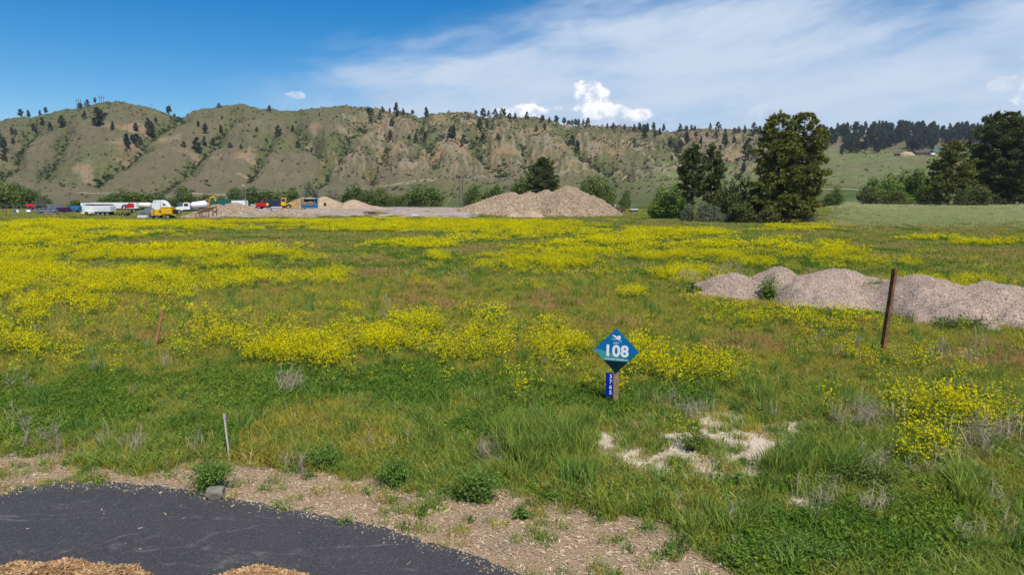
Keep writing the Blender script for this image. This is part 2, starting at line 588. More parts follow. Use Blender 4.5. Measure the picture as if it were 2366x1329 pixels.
# ------------------------------------------------------------------ zones on the ground (pixels give directions; the ground gives the place)
ASPHALT_EDGE = [(-260, 1190), (-90, 1165), (0, 1146), (60, 1124), (140, 1116), (300, 1118), (400, 1127), (470, 1141), (540, 1153), (620, 1167), (700, 1181), (800, 1201), (900, 1226), (1000, 1256), (1100, 1291), (1220, 1332), (1330, 1380), (1430, 1440)]
CHIP_LINE = [(-300, 1055), (0, 1068), (200, 1072), (400, 1086), (560, 1080), (700, 1092), (850, 1096), (1000, 1116), (1100, 1128), (1200, 1150), (1350, 1176), (1500, 1212), (1620, 1258), (1700, 1330), (1760, 1420)]
SOIL = [(1480, 985, 60, 22), (1400, 985, 40, 14), (1440, 1012, 62, 24), (1612, 1068, 110, 36), (1690, 990, 62, 30), (1640, 1138, 70, 22), (1860, 990, 64, 20), (1500, 955, 26, 10), (1312, 968, 16, 16), (1560, 1040, 120, 30), (1760, 1010, 50, 22), (1540, 1010, 60, 20), (1830, 1160, 40, 14), (2060, 1200, 30, 10), (2330, 1245, 26, 10), (1720, 1060, 60, 30)]
LUSH = [(160, 930, 420, 80), (520, 900, 260, 70), (1000, 890, 320, 60), (1260, 920, 200, 60), (700, 880, 200, 40), (1900, 1240, 260, 90), (2000, 1090, 200, 70), (2150, 1190, 200, 90), (1540, 900, 160, 50), (1180, 990, 120, 40), (40, 1000, 200, 30), (420, 985, 120, 40), (1950, 715, 300, 22)]
GOLD = [(720, 985, 190, 70), (620, 1040, 120, 40), (560, 720, 160, 40), (860, 1010, 90, 50)]
WHEAT = [(1290, 1040, 105, 75), (1840, 1068, 120, 36), (1190, 1040, 40, 40), (1340, 1115, 70, 24), (1405, 1200, 20, 20), (1500, 1215, 26, 20), (1540, 1240, 20, 14), (1330, 1195, 20, 12), (2240, 1150, 40, 40), (1770, 930, 26, 20), (1690, 1220, 20, 20), (1945, 1090, 50, 26)]
RED = [(880, 618, 120, 26), (1720, 800, 140, 30), (2270, 820, 160, 50), (1280, 690, 120, 20), (330, 780, 90, 18), (2100, 520, 300, 18), (1800, 770, 150, 25), (600, 560, 130, 14), (1000, 660, 150, 20), (1560, 515, 120, 10), (2200, 500, 200, 8)]
DEAD = [(210, 1035, 230, 22), (640, 1082, 100, 14), (1130, 1060, 40, 22), (1550, 935, 36, 14), (900, 1105, 70, 10), (1150, 1180, 60, 16), (2310, 1180, 60, 60), (1240, 1270, 120, 30), (1790, 950, 40, 16)]
FLOWER = [  # px, py, rx, ry, density
    (230, 516, 360, 14, 1.0), (60, 545, 220, 22, 1.0), (250, 540, 150, 10, .7), (700, 508, 220, 6, .85), (330, 578, 420, 20, 1.0), (60, 620, 160, 46, 1.0), (380, 632, 420, 20, .85), (160, 650, 260, 24, .9), (620, 640, 190, 18, .8), (150, 690, 240, 22, .8),
    (60, 705, 110, 22, .6), (40, 780, 95, 46, .6), (165, 785, 30, 18, .5), (150, 820, 26, 12, .3), (380, 660, 160, 20, .6), (620, 575, 120, 16, .95), (500, 600, 140, 14, .8), (470, 522, 160, 9, .5), (700, 600, 60, 8, .2),
    (700, 800, 150, 38, .7), (870, 770, 170, 36, .85), (980, 735, 110, 30, .9), (1120, 712, 80, 22, .65), (1070, 790, 110, 58, .65), (540, 770, 90, 30, .4), (440, 790, 50, 26, .3), (1290, 790, 90, 34, .45), (1250, 742, 90, 16, .2), (1170, 750, 60, 25, .4),
    (1560, 826, 160, 46, .95), (1480, 810, 60, 40, .7), (1330, 800, 60, 30, .5), (600, 735, 160, 20, .2), (620, 800, 60, 30, .5),
    (1000, 516, 380, 18, .95), (860, 508, 180, 8, 1.0), (1250, 532, 220, 14, .7), (960, 557, 120, 13, .9), (1150, 545, 120, 10, .5), (1240, 600, 170, 24, .85), (1340, 560, 180, 18, .8), (1560, 532, 160, 10, .85), (1600, 575, 190, 32, .9), (1480, 560, 120, 20, .8), (1330, 625, 120, 14, .35), (1180, 512, 120, 8, .8), (1420, 545, 100, 10, .6),
    (1900, 575, 110, 24, .7), (1590, 628, 120, 18, .9), (1020, 590, 26, 10, .7), (1790, 560, 90, 14, .5), (1840, 524, 130, 8, .7), (2290, 552, 120, 9, .75), (2140, 545, 80, 7, .35), (2104, 604, 28, 10, .6), (1466, 666, 24, 24, .55), (1990, 600, 110, 12, .25), (1760, 600, 60, 16, .5),
    (1800, 716, 220, 26, .22), (1640, 690, 60, 20, .3), (2180, 652, 200, 12, .5), (2300, 640, 120, 10, .3), (1950, 740, 160, 20, .18),
    (2160, 910, 140, 46, .5), (2080, 905, 70, 40, .55), (2260, 940, 90, 40, .5), (2170, 1000, 100, 40, .4), (1960, 925, 70, 30, .2), (2330, 930, 70, 50, .35), (1585, 972, 20, 14, .4), (1775, 985, 24, 14, .4), (1205, 885, 30, 14, .3), (1090, 965, 10, 8, .4), (1960, 1005, 20, 12, .3), (945, 850, 20, 10, .4), (810, 840, 25, 10, .35), (110, 882, 25, 8, .25), (1700, 840, 60, 25, .35), (1060, 650, 160, 10, .12), (420, 740, 200, 14, .12), (860, 700, 200, 16, .10), (1150, 650, 200, 10, 0.12), (1300, 870, 160, 20, .12), (2050, 800, 200, 30, .08)]


def zones(x, y):
    px, py = project(x, y, 0.08)
    n = fbm(x * 1.1, y * 0.9, 101, 4) - 0.5
    n2 = fbm(x * 0.28, y * 0.28, 111, 4) - 0.5
    o = {}
    ae = np.interp(px, [p[0] for p in ASPHALT_EDGE], [p[1] for p in ASPHALT_EDGE])
    cl = np.interp(px, [p[0] for p in CHIP_LINE], [p[1] for p in CHIP_LINE])
    o['asph'] = sst(py - ae + n * 8, -3, 5)
    o['chip'] = sst(py - cl + n * 150, -30, 34)
    out = 1 - sst(px, 1700, 1800)
    o['chip'] = o['chip'] * np.where(py > 1000, 1, 0) * np.maximum(out, 0.35)
    def zz(L, k=1.8, lo=0.1, hi=0.6):
        s = np.zeros(np.shape(px))
        for e in L:
            s = np.maximum(s, sst(1.15 - ell(px, py, *e[:4]) + n * k, lo, hi))
        return s
    o['soil'] = zz([(a, b, c * 1.45, d * 1.6) for a, b, c, d in SOIL], 1.6, 0.0, 0.5) * sst(fbm(x * 2.6, y * 2.0, 131, 5, 0.7), 0.35, 0.58)
    o['sparse'] = zz([(1610, 1050, 330, 130)], 0.8, 0.0, 0.7)
    o['lush'] = zz(LUSH, 1.6, 0.1, 0.8)
    o['gold'] = zz(GOLD, 1.4, 0.1, 0.8)
    o['wheat'] = zz(WHEAT, 1.8, 0.15, 0.55)
    o['red'] = np.maximum(zz(RED, 1.8, 0.1, 0.9), sst(n2 + n * 0.25, 0.06, 0.24) * sst(y, 15, 22))
    o['dead'] = zz(DEAD, 2.2, 0.2, 0.6)
    o['green2'] = sst(-n2 + n * 0.3, 0.02, 0.22)
    pale = sst(px, 1880, 2000) * sst(py, 474, 482) * (1 - sst(py, 516, 532))
    o['pale'] = pale
    return o, px, py


def flowers(x, y):
    px, py = project(x, y, 0.42)
    n = fbm(x * 0.55, y * 0.42, 201, 4) - 0.5
    nf = fbm(x * 1.6, y * 1.4, 221, 3) - 0.5
    d = np.zeros(np.shape(px))
    for cx, cy, rx, ry, k in FLOWER:
        d = np.maximum(d, k * sst(1.04 - ell(px, py, cx, cy, rx, ry) + n * 1.25 + nf * 0.8, 0.05, 0.65))
    return d, px, py


# ------------------------------------------------------------------ ground sheets
def fan(rows, us, zf):
    Y, U = np.meshgrid(rows, us, indexing='ij')
    X = U * Y
    Z = zf(X, Y)
    nr, nc = Y.shape
    V = np.stack([X, Y, Z], -1).reshape(-1, 3)
    i = np.arange(nr * nc).reshape(nr, nc)
    F = np.stack([i[:-1, :-1], i[:-1, 1:], i[1:, 1:], i[1:, :-1]], -1).reshape(-1, 4)
    return V, F


def ground_material():
    m = bpy.data.materials.new('meadow_soil')
    m.use_nodes = True
    t = NT(m.node_tree)
    b = t.n['Principled BSDF']
    tcn = t.node('ShaderNodeTexCoord')
    P = tcn.outputs['Object']
    n1 = t.noise(P, 0.9, 6.0, 0.65); n2 = t.noise(P, 9.0, 5.0, 0.7); n3 = t.noise(P, 45.0, 3.0, 0.7); n0 = t.noise(P, 0.12, 5.0, 0.6)
    c = t.mix(t.ss(n1, 0.35, 0.65), (0.205, 0.165, 0.060), (0.175, 0.170, 0.046))
    c = t.mix(t.m('MULTIPLY', t.ss(n2, 0.45, 0.7), 0.6), c, (0.16, 0.13, 0.07))
    c = t.mix(t.m('MULTIPLY', t.attr('red').outputs['Fac'], 0.75), c, (0.205, 0.140, 0.078))
    c = t.mix(t.m('MULTIPLY', t.attr('lush').outputs['Fac'], 0.8), c, (0.070, 0.095, 0.028))
    c = t.mix(t.m('MULTIPLY', t.attr('green2').outputs['Fac'], 0.5), c, (0.115, 0.145, 0.035))
    c = t.mix(t.m('MULTIPLY', t.attr('flower').outputs['Fac'], 0.55), c, (0.22, 0.20, 0.02))
    c = t.mix(t.m('MULTIPLY', t.attr('pale').outputs['Fac'], 0.7), c, (0.25, 0.26, 0.12))
    soil = t.mix(t.ss(n3, 0.3, 0.7), (0.50, 0.395, 0.285), (0.68, 0.57, 0.43))
    c = t.mix(t.attr('soil').outputs['Fac'], c, soil)
    chip = t.mix(t.ss(n3, 0.3, 0.65), (0.17, 0.108, 0.064), (0.47, 0.335, 0.205))
    chip = t.mix(t.m('MULTIPLY', t.ss(n1, 0.40, 0.62), 0.5), chip, (0.30, 0.19, 0.11))
    chip = t.mix(t.m('MULTIPLY', t.ss(n2, 0.5, 0.7), 0.6), chip, (0.24, 0.20, 0.165))
    c = t.mix(t.attr('chip').outputs['Fac'], c, chip)
    t.l.new(c, b.inputs['Base Color'])
    b.inputs['Roughness'].default_value = 0.95
    b.inputs['Specular IOR Level'].default_value = 0.1
    bp = t.node('ShaderNodeBump'); bp.inputs['Strength'].default_value = 0.6; bp.inputs['Distance'].default_value = 0.03
    t.l.new(t.m('ADD', n3, n2), bp.inputs['Height']); t.l.new(bp.outputs[0], b.inputs['Normal'])
    return m


rows = np.geomspace(2.0, 250.0, 330)
us = np.linspace(-1.4, 1.4, 430)
V, F = fan(rows, us, H)
me = np_mesh('meadow', V, F, [ground_material()], smooth=True)
zo, zpx, zpy = zones(V[:, 0].astype(float), V[:, 1].astype(float))
for k in ('red', 'lush', 'green2', 'pale', 'soil', 'chip'):
    fattr(me, k, zo[k])
fattr(me, 'flower', flowers(V[:, 0].astype(float), V[:, 1].astype(float))[0])
meadow = link(bpy.data.objects.new('meadow', me))
tag(meadow, 'flat meadow of olive and reddish brown grass with yellow flower patches', 'meadow', kind='structure')


def hill_material():
    m = bpy.data.materials.new('dry_hill')
    m.use_nodes = True
    t = NT(m.node_tree)
    b = t.n['Principled BSDF']
    tcn = t.node('ShaderNodeTexCoord')
    P = tcn.outputs['Object']
    n0 = t.noise(P, 0.012, 5.0, 0.6); n1 = t.noise(P, 0.05, 6.0, 0.65); n2 = t.noise(P, 0.28, 5.0, 0.7); n3 = t.noise(P, 0.9, 3.0, 0.7)
    c = t.mix(t.ss(n1, 0.35, 0.65), (0.164, 0.126, 0.078), (0.138, 0.130, 0.064))
    c = t.mix(t.m('MULTIPLY', t.ss(n2, 0.5, 0.72), 0.75), c, (0.245, 0.180, 0.122))
    c = t.mix(t.m('MULTIPLY', t.ss(t.noise(P, 0.14, 6.0, 0.72), 0.52, 0.62), 0.55), c, (0.085, 0.088, 0.050))
    gr = t.attr('green').outputs['Fac']
    gcol = t.mix(t.ss(n2, 0.35, 0.65), (0.070, 0.092, 0.026), (0.135, 0.150, 0.045))
    c = t.mix(t.m('MULTIPLY', gr, 0.72), c, gcol)
    c = t.mix(t.m('MULTIPLY', t.ss(n3, 0.52, 0.64), 0.55), c, (0.062, 0.070, 0.036))
    md = t.attr('mead').outputs['Fac']
    mcol = t.mix(t.ss(n1, 0.35, 0.65), (0.125, 0.150, 0.050), (0.180, 0.182, 0.082))
    mcol = t.mix(t.m('MULTIPLY', t.ss(n0, 0.5, 0.6), 0.6), mcol, (0.15, 0.12, 0.07))
    c = t.mix(md, c, mcol)
    lw = t.attr('low').outputs['Fac']
    c = t.mix(lw, c, t.mix(t.ss(n1, 0.4, 0.6), (0.062, 0.090, 0.026), (0.125, 0.145, 0.05)))
    ba = t.attr('bare').outputs['Fac']
    bcol = t.mix(t.ss(n1, 0.40, 0.60), (0.36, 0.225, 0.115), (0.30, 0.250, 0.180))
    bcol = t.mix(t.m('MULTIPLY', t.ss(n3, 0.45, 0.6), 0.6), bcol, (0.10, 0.09, 0.055))
    c = t.mix(t.m('MULTIPLY', ba, 0.8), c, bcol)
    c = t.mix(t.attr('trail').outputs['Fac'], c, (0.40, 0.33, 0.20))
    t.l.new(c, b.inputs['Base Color'])
    b.inputs['Roughness'].default_value = 1.0
    b.inputs['Specular IOR Level'].default_value = 0.05
    bp = t.node('ShaderNodeBump'); bp.inputs['Strength'].default_value = 0.7; bp.inputs['Distance'].default_value = 1.2
    t.l.new(t.m('ADD', n2, t.m('MULTIPLY', n3, 0.6)), bp.inputs['Height']); t.l.new(bp.outputs[0], b.inputs['Normal'])
    return m


rows = np.concatenate([[250.0], np.linspace(256, 420, 36), np.linspace(424, 900, 180), np.linspace(905, 1300, 80), np.geomspace(1320, 4000, 16)])
us = np.concatenate([np.linspace(-1.4, -0.86, 60), np.linspace(-0.85, 0.85, 640), np.linspace(0.86, 1.4, 60)])
V, F = fan(rows, us, H)
me = np_mesh('hills', V, F, [hill_material()], smooth=True)
_, ft = hill(V[:, 0].astype(float), np.maximum(V[:, 1].astype(float), 250.0), True)
fattr(me, 'green', ft['green']); fattr(me, 'bare', ft['bare']); fattr(me, 'trail', ft['trail'])
_y = V[:, 1].astype(float)
mead = sst(ft['px'], 1420, 1560) * (1 - sst(_y, 560, 660) * (1 - sst(ft['px'], 1820, 1920))) * (1 - sst(_y, 840, 900))
fattr(me, 'mead', np.clip(mead, 0, 1))
fattr(me, 'low', (1 - sst(_y, 330, 430)) * np.maximum(sst(ft['px'], 800, 1100), 0.25))
hills = link(bpy.data.objects.new('hills', me))
tag(hills, 'long row of dry rounded hills cut by brushy gullies behind the meadow', 'hills', kind='structure')

# land all round, under everything else
me = np_mesh('ground', [(-5600, -4200, -1.2), (5600, -4200, -1.2), (5600, 4400, -1.2), (-5600, 4400, -1.2)], np.array([[0, 1, 2, 3]]), [mat('far_ground', (0.11, 0.105, 0.05), 1.0, scale=0.02)])
tag(link(bpy.data.objects.new('ground', me)), 'open grassland reaching to the horizon', 'ground', kind='structure')


# asphalt
def asphalt_mat():
    m = bpy.data.materials.new('asphalt')
    m.use_nodes = True
    t = NT(m.node_tree)
    b = t.n['Principled BSDF']
    tcn = t.node('ShaderNodeTexCoord'); P = tcn.outputs['Object']
    n1 = t.noise(P, 0.8, 6.0, 0.65); n2 = t.noise(P, 70.0, 4.0, 0.8); n3 = t.noise(P, 2.4, 6.0, 0.7, 1.0)
    c = t.mix(t.ss(n2, 0.25, 0.75), (0.016, 0.0155, 0.0165), (0.088, 0.084, 0.086))
    c = t.mix(t.m('MULTIPLY', t.ss(n1, 0.35, 0.7), 0.55), c, (0.068, 0.064, 0.064))
    vo = t.node('ShaderNodeTexVoronoi'); vo.inputs['Scale'].default_value = 55.0; t.l.new(P, vo.inputs['Vector'])
    sp = t.node('ShaderNodeSeparateColor'); t.l.new(vo.outputs['Color'], sp.inputs[0])
    c = t.mix(t.m('MULTIPLY', t.ss(sp.outputs[0], 0.88, 0.97), 0.28), c, (0.19, 0.18, 0.17))
    # pale dusty scuffs: thin bands of a stretched noise
    mp = t.node('ShaderNodeMapping'); t.l.new(P, mp.inputs[0]); mp.inputs['Rotation'].default_value = (0, 0, 0.12); mp.inputs['Scale'].default_value = (0.28, 1.1, 1)
    n4 = t.noise(mp.outputs[0], 1.0, 5.0, 0.6, 0.6)
    band = t.m('SUBTRACT', 1.0, t.ss(t.m('ABSOLUTE', t.m('SUBTRACT', n4, 0.53)), 0.0, 0.022))
    c = t.mix(t.m('MULTIPLY', t.m('MULTIPLY', band, t.ss(n3, 0.42, 0.66)), 0.36), c, (0.24, 0.225, 0.205))
    t.l.new(c, b.inputs['Base Color'])
    b.inputs['Roughness'].default_value = 0.92
    b.inputs['Specular IOR Level'].default_value = 0.2
    bp = t.node('ShaderNodeBump'); bp.inputs['Strength'].default_value = 0.5; bp.inputs['Distance'].default_value = 0.008
    t.l.new(n2, bp.inputs['Height']); t.l.new(bp.outputs[0], b.inputs['Normal'])
    return m


rng = np.random.default_rng(5)
ex = np.linspace(-250, 1430, 420)
ey = np.interp(ex, [p[0] for p in ASPHALT_EDGE], [p[1] for p in ASPHALT_EDGE])
ey = np.convolve(np.pad(ey, 7, 'edge'), np.ones(15) / 15, 'valid')
E = np.array([at(a, b, 0.03) for a, b in zip(ex, ey)])
E[:, 1] += (fbm(E[:, 0] * 6, E[:, 0] * 0 + 3.3, 71, 4) - 0.5) * 0.20
n = len(E)
top = E.copy(); top[:, 2] = 0.035
skirt = E.copy(); skirt[:, 2] = -0.06; skirt[:, 1] += 0.03
nearE = E.copy(); nearE[:, 1] = 1.0; nearE[:, 2] = 0.035
nearE[:, 0] = np.linspace(-14, 6, n)
back = nearE.copy(); back[:, 1] = -14.0
V = np.concatenate([skirt, top, nearE, back])
i = np.arange(n - 1)
F = np.concatenate([np.stack([i + k * n, i + (k + 1) * n, i + 1 + (k + 1) * n, i + 1 + k * n], 1) for k in range(3)])[:, ::-1]
road = link(bpy.data.objects.new('asphalt_road', np_mesh('asphalt_road', V, F, [asphalt_mat()])))
tag(road, 'dark new asphalt of the rounded street end', 'road', kind='structure')

# ------------------------------------------------------------------ plant patterns (hidden patterns that the ground cover repeats)
def protos(name, items):
    c = bpy.data.collections.new(name)
    for i, me in enumerate(items):
        o = bpy.data.objects.new('%s_%02d' % (name, i), me)
        c.objects.link(o)
    return c


def scatter(name, coll, P, rot, scale, idx, tint, label=None, cat=None, parent=None, loc=None):
    """one mesh of points; geometry nodes stand a pattern on each point"""
    n = len(P)
    me = bpy.data.meshes.new(name)
    me.vertices.add(n)
    me.vertices.foreach_set('co', np.asarray(P, np.float32).ravel())
    a = me.attributes.new('rot', 'FLOAT_VECTOR', 'POINT'); a.data.foreach_set('vector', np.asarray(rot, np.float32).ravel())
    sc3 = np.asarray(scale, np.float32)
    if sc3.ndim == 1:
        sc3 = np.repeat(sc3[:, None], 3, 1)
    a = me.attributes.new('scl', 'FLOAT_VECTOR', 'POINT'); a.data.foreach_set('vector', np.ascontiguousarray(sc3).ravel())
    a = me.attributes.new('idx', 'INT', 'POINT'); a.data.foreach_set('value', np.asarray(idx, np.int32))
    a = me.attributes.new('tint', 'FLOAT', 'POINT'); a.data.foreach_set('value', np.asarray(tint, np.float32))
    o = link(bpy.data.objects.new(name, me), parent)
    g = bpy.data.node_groups.new(name + '_nodes', 'GeometryNodeTree')
    g.interface.new_socket('Geometry', in_out='INPUT', socket_type='NodeSocketGeometry')
    g.interface.new_socket('Geometry', in_out='OUTPUT', socket_type='NodeSocketGeometry')
    gi = g.nodes.new('NodeGroupInput'); go = g.nodes.new('NodeGroupOutput')
    ci = g.nodes.new('GeometryNodeCollectionInfo')
    ci.inputs['Collection'].default_value = coll
    ci.inputs['Separate Children'].default_value = True
    ci.inputs['Reset Children'].default_value = True
    ip = g.nodes.new('GeometryNodeInstanceOnPoints')
    ip.inputs['Pick Instance'].default_value = True

    def na(nm, tp):
        x = g.nodes.new('GeometryNodeInputNamedAttribute'); x.data_type = tp
        x.inputs[0].default_value = nm
        return [s for s in x.outputs if s.enabled and s.name == 'Attribute'][0]
    g.links.new(gi.outputs[0], ip.inputs['Points'])
    g.links.new(ci.outputs[0], ip.inputs['Instance'])
    g.links.new(na('idx', 'INT'), ip.inputs['Instance Index'])
    er = g.nodes.new('FunctionNodeEulerToRotation')
    g.links.new(na('rot', 'FLOAT_VECTOR'), er.inputs[0])
    g.links.new(er.outputs[0], ip.inputs['Rotation'])
    g.links.new(na('scl', 'FLOAT_VECTOR'), ip.inputs['Scale'])
    g.links.new(ip.outputs[0], go.inputs[0])
    md = o.modifiers.new('scatter', 'NODES')
    md.node_group = g
    if loc is not None:
        o.location = loc
    return tag(o, label, cat, kind='stuff')


def blades(rg, n, rad, h0, h1, w, lean, mi=0, m2=None, frac2=0.0):
    """n grass blades from a small disc: each a bent strip of two quads and a tip"""
    V, F, M = [], [], []
    for k in range(n):
        r = rad * math.sqrt(rg.random()); a = rg.random() * 6.283
        bx, by = r * math.cos(a), r * math.sin(a)
        h = h0 + (h1 - h0) * rg.random()
        da = rg.random() * 6.283
        ln = lean * (0.3 + rg.random()) * h
        fa = rg.random() * 3.1416
        wx, wy = math.cos(fa) * w, math.sin(fa) * w
        b = len(V)
        for t, ww in ((0, 0.8), (0.5, 1.0)):
            ox, oy = math.cos(da) * ln * t * t, math.sin(da) * ln * t * t
            V.append((bx + ox - wx * ww, by + oy - wy * ww, h * t)); V.append((bx + ox + wx * ww, by + oy + wy * ww, h * t))
        V.append((bx + math.cos(da) * ln, by + math.sin(da) * ln, h * (1 - 0.25 * lean)))
        F += [[b, b + 1, b + 3, b + 2], [b + 2, b + 3, b + 4]]
        mm = m2 if (m2 is not None and rg.random() < frac2) else mi
        M += [mm, mm]
    return V, F, M


def cards(rg, n, cen, rad, size, aspect=0.55, up=0.3, mi=0, shell=0.0):
    """n leaf quads scattered through an ellipsoid"""
    V, F, M = [], [], []
    for k in range(n):
        d = rg.normal(size=3); d /= np.linalg.norm(d) + 1e-9
        r = (shell + (1 - shell) * rg.random() ** 0.6)
        p = np.array(cen) + d * np.array(rad) * r
        nrm = d * 0.6 + rg.normal(size=3) * 0.7 + np.array([0, 0, up]); nrm /= np.linalg.norm(nrm) + 1e-9
        u = np.cross(nrm, rg.normal(size=3)); u /= np.linalg.norm(u) + 1e-9
        v = np.cross(nrm, u)
        s = size * (0.6 + 0.8 * rg.random())
        b = len(V)
        V += [tuple(p - u * s), tuple(p - v * s * aspect + nrm * s * 0.15), tuple(p + u * s), tuple(p + v * s * aspect + nrm * s * 0.15)]
        F.append([b, b + 1, b + 2, b + 3]); M.append(mi)
    return V, F, M


def merge(*parts):
    V, F, M = [], [], []
    for v, f, m in parts:
        b = len(V)
        V += v; F += [[i + b for i in q] for q in f]; M += m
    return V, F, M


def mesh3(name, part, mats):
    return np_mesh(name, part[0], part[1], mats, part[2])


L_SHORT = leaf_mat('short_grass', (0.385, 0.358, 0.050), (0.465, 0.305, 0.105), 0.42, 0.65)
L_GREEN = leaf_mat('weed_leaf', (0.105, 0.220, 0.034), (0.240, 0.315, 0.042), 0.38, 0.9)
L_WHEAT = leaf_mat('tall_grass_blade', (0.185, 0.305, 0.062), (0.320, 0.355, 0.060), 0.40, 0.8)
L_DRY = leaf_mat('dry_stalk', (0.50, 0.42, 0.26), (0.36, 0.30, 0.25), 0.2, 0.5)
L_PALE = leaf_mat('pale_grass', (0.55, 0.54, 0.27), (0.42, 0.48, 0.20), 0.40, 0.5)
L_STEM = leaf_mat('mustard_stem', (0.190, 0.260, 0.050), (0.240, 0.290, 0.055), 0.35, 0.5)
L_PETAL = leaf_mat('mustard_petal', (0.80, 0.72, 0.008), (0.68, 0.58, 0.008), 0.30, 0.45)
L_SAGE = leaf_mat('sage_leaf', (0.060, 0.082, 0.028), (0.130, 0.140, 0.078), 0.15, 0.6)

rg = np.random.default_rng(11)
VEG = [L_SHORT, L_GREEN, L_WHEAT, L_DRY, L_PALE, L_STEM, L_PETAL]
pats = []
# 0-2 short grass clumps
for k in range(3):
    pats.append(mesh3('short', merge(blades(rg, 46, 0.17, 0.07, 0.20, 0.0045, 0.9, 0, 3, 0.07), blades(rg, 10, 0.16, 0.14, 0.27, 0.003, 0.5, 0)), VEG))
# 3-4 leafy weeds
for k in range(2):
    pats.append(mesh3('weed', merge(cards(rg, 80, (0, 0, 0.09), (0.17, 0.17, 0.10), 0.021, 0.5, 0.6, 1), blades(rg, 16, 0.14, 0.10, 0.26, 0.006, 0.7, 1)), VEG))
# 5-6 tall wheat-like grass
for k in range(2):
    pats.append(mesh3('tall', merge(blades(rg, 40, 0.13, 0.25, 0.52, 0.0055, 0.45, 2), blades(rg, 12, 0.15, 0.08, 0.2, 0.005, 0.8, 2)), VEG))
# 7 dry stalks, branching
def stalks(rg, n, rad, h0, h1, w):
    V, F, M = [], [], []
    def seg(p, q, w0, w1):
        fa = rg.random() * 3.1416
        wx, wy = math.cos(fa), math.sin(fa)
        b = len(V)
        V.extend([(p[0] - wx * w0, p[1] - wy * w0, p[2]), (p[0] + wx * w0, p[1] + wy * w0, p[2]), (q[0] + wx * w1, q[1] + wy * w1, q[2]), (q[0] - wx * w1, q[1] - wy * w1, q[2])])
        F.append([b, b + 1, b + 2, b + 3]); M.append(3)
    for k in range(n):
        a = rg.random() * 6.283; r = rad * rg.random()
        p = np.array([r * math.cos(a), r * math.sin(a), 0.0])
        h = h0 + (h1 - h0) * rg.random()
        q = p + np.array([rg.normal() * 0.22 * h, rg.normal() * 0.22 * h, h])
        seg(p, q, w, w * 0.5)
        for j in range(5):
            t = 0.35 + 0.6 * rg.random()
            s = p + (q - p) * t
            e = s + np.array([rg.normal() * 0.22 * h, rg.normal() * 0.22 * h, 0.24 * h * rg.random()])
            seg(s, e, w * 0.6, w * 0.3)
    return V, F, M
pats.append(mesh3('dry', stalks(rg, 9, 0.16, 0.22, 0.50, 0.0042), VEG))
# 8 dead flat litter
pats.append(mesh3('litter', blades(rg, 44, 0.20, 0.02, 0.09, 0.004, 3.0, 3), VEG))
# 9-10 pale meadow grass, wide clumps for the distance
for k in range(2):
    pats.append(mesh3('pale', merge(blades(rg, 40, 0.30, 0.15, 0.42, 0.009, 0.5, 4), blades(rg, 16, 0.30, 0.1, 0.3, 0.010, 0.5, 0)), VEG))
# 11-12 wide short grass clumps for the middle distance
for k in range(2):
    pats.append(mesh3('wide', merge(blades(rg, 60, 0.48, 0.08, 0.24, 0.012, 0.9, 0, 3, 0.06), blades(rg, 16, 0.45, 0.12, 0.3, 0.010, 0.6, 1)), VEG))
# 13 dark leafy clump for the middle distance
pats.append(mesh3('wideweed', merge(cards(rg, 90, (0, 0, 0.13), (0.42, 0.42, 0.14), 0.045, 0.5, 0.6, 1), blades(rg, 22, 0.42, 0.12, 0.32, 0.012, 0.6, 1)), VEG))
# 14 low creeping leaves
pats.append(mesh3('creeper', cards(rg, 60, (0, 0, 0.035), (0.16, 0.16, 0.035), 0.018, 0.6, 1.0, 1), VEG))
# 15-16 short fresh green grass
for k in range(2):
    pats.append(mesh3('fresh', merge(blades(rg, 44, 0.16, 0.08, 0.24, 0.0045, 0.8, 2, 3, 0.05), cards(rg, 16, (0, 0, 0.05), (0.15, 0.15, 0.05), 0.016, 0.5, 0.8, 1)), VEG))
COVER = protos('cover_pattern', pats)


def mustard(rg, n, rad, h0, h1, w, heads, fs, fl):
    """upright stems with a loose head of small four-petalled flowers"""
    V, F, M = [], [], []
    for k in range(n):
        a = rg.random() * 6.283; r = rad * math.sqrt(rg.random())
        p = np.array([r * math.cos(a), r * math.sin(a), 0.0]); h = h0 + (h1 - h0) * rg.random()
        q = p + np.array([rg.normal() * 0.13 * h, rg.normal() * 0.13 * h, h])
        fa = rg.random() * 3.14; wx, wy = math.cos(fa) * w, math.sin(fa) * w
        b = len(V)
        V += [(p[0] - wx, p[1] - wy, 0), (p[0] + wx, p[1] + wy, 0), (q[0] + wx * .5, q[1] + wy * .5, q[2]), (q[0] - wx * .5, q[1] - wy * .5, q[2])]
        F.append([b, b + 1, b + 2, b + 3]); M.append(5)
        for j in range(3):
            t = 0.15 + 0.5 * rg.random(); s = p + (q - p) * t
            v, f, m = cards(rg, 1, s, (0.06, 0.06, 0.03), 0.045 if fs < 0.02 else 0.07, 0.4, 0.3, 5)
            b = len(V); V += v; F += [[i + b for i in z] for z in f]; M += m
        for j in range(heads):
            s = q if j == 0 else p + (q - p) * (0.62 + 0.34 * rg.random()) + np.array([rg.normal() * 0.075, rg.normal() * 0.075, 0.05])
            v, f, m = cards(rg, fl, s, (fs * 1.5, fs * 1.5, fs * 1.8), fs, 0.8, 0.9, 6)
            b = len(V); V += v; F += [[i + b for i in z] for z in f]; M += m
    return V, F, M


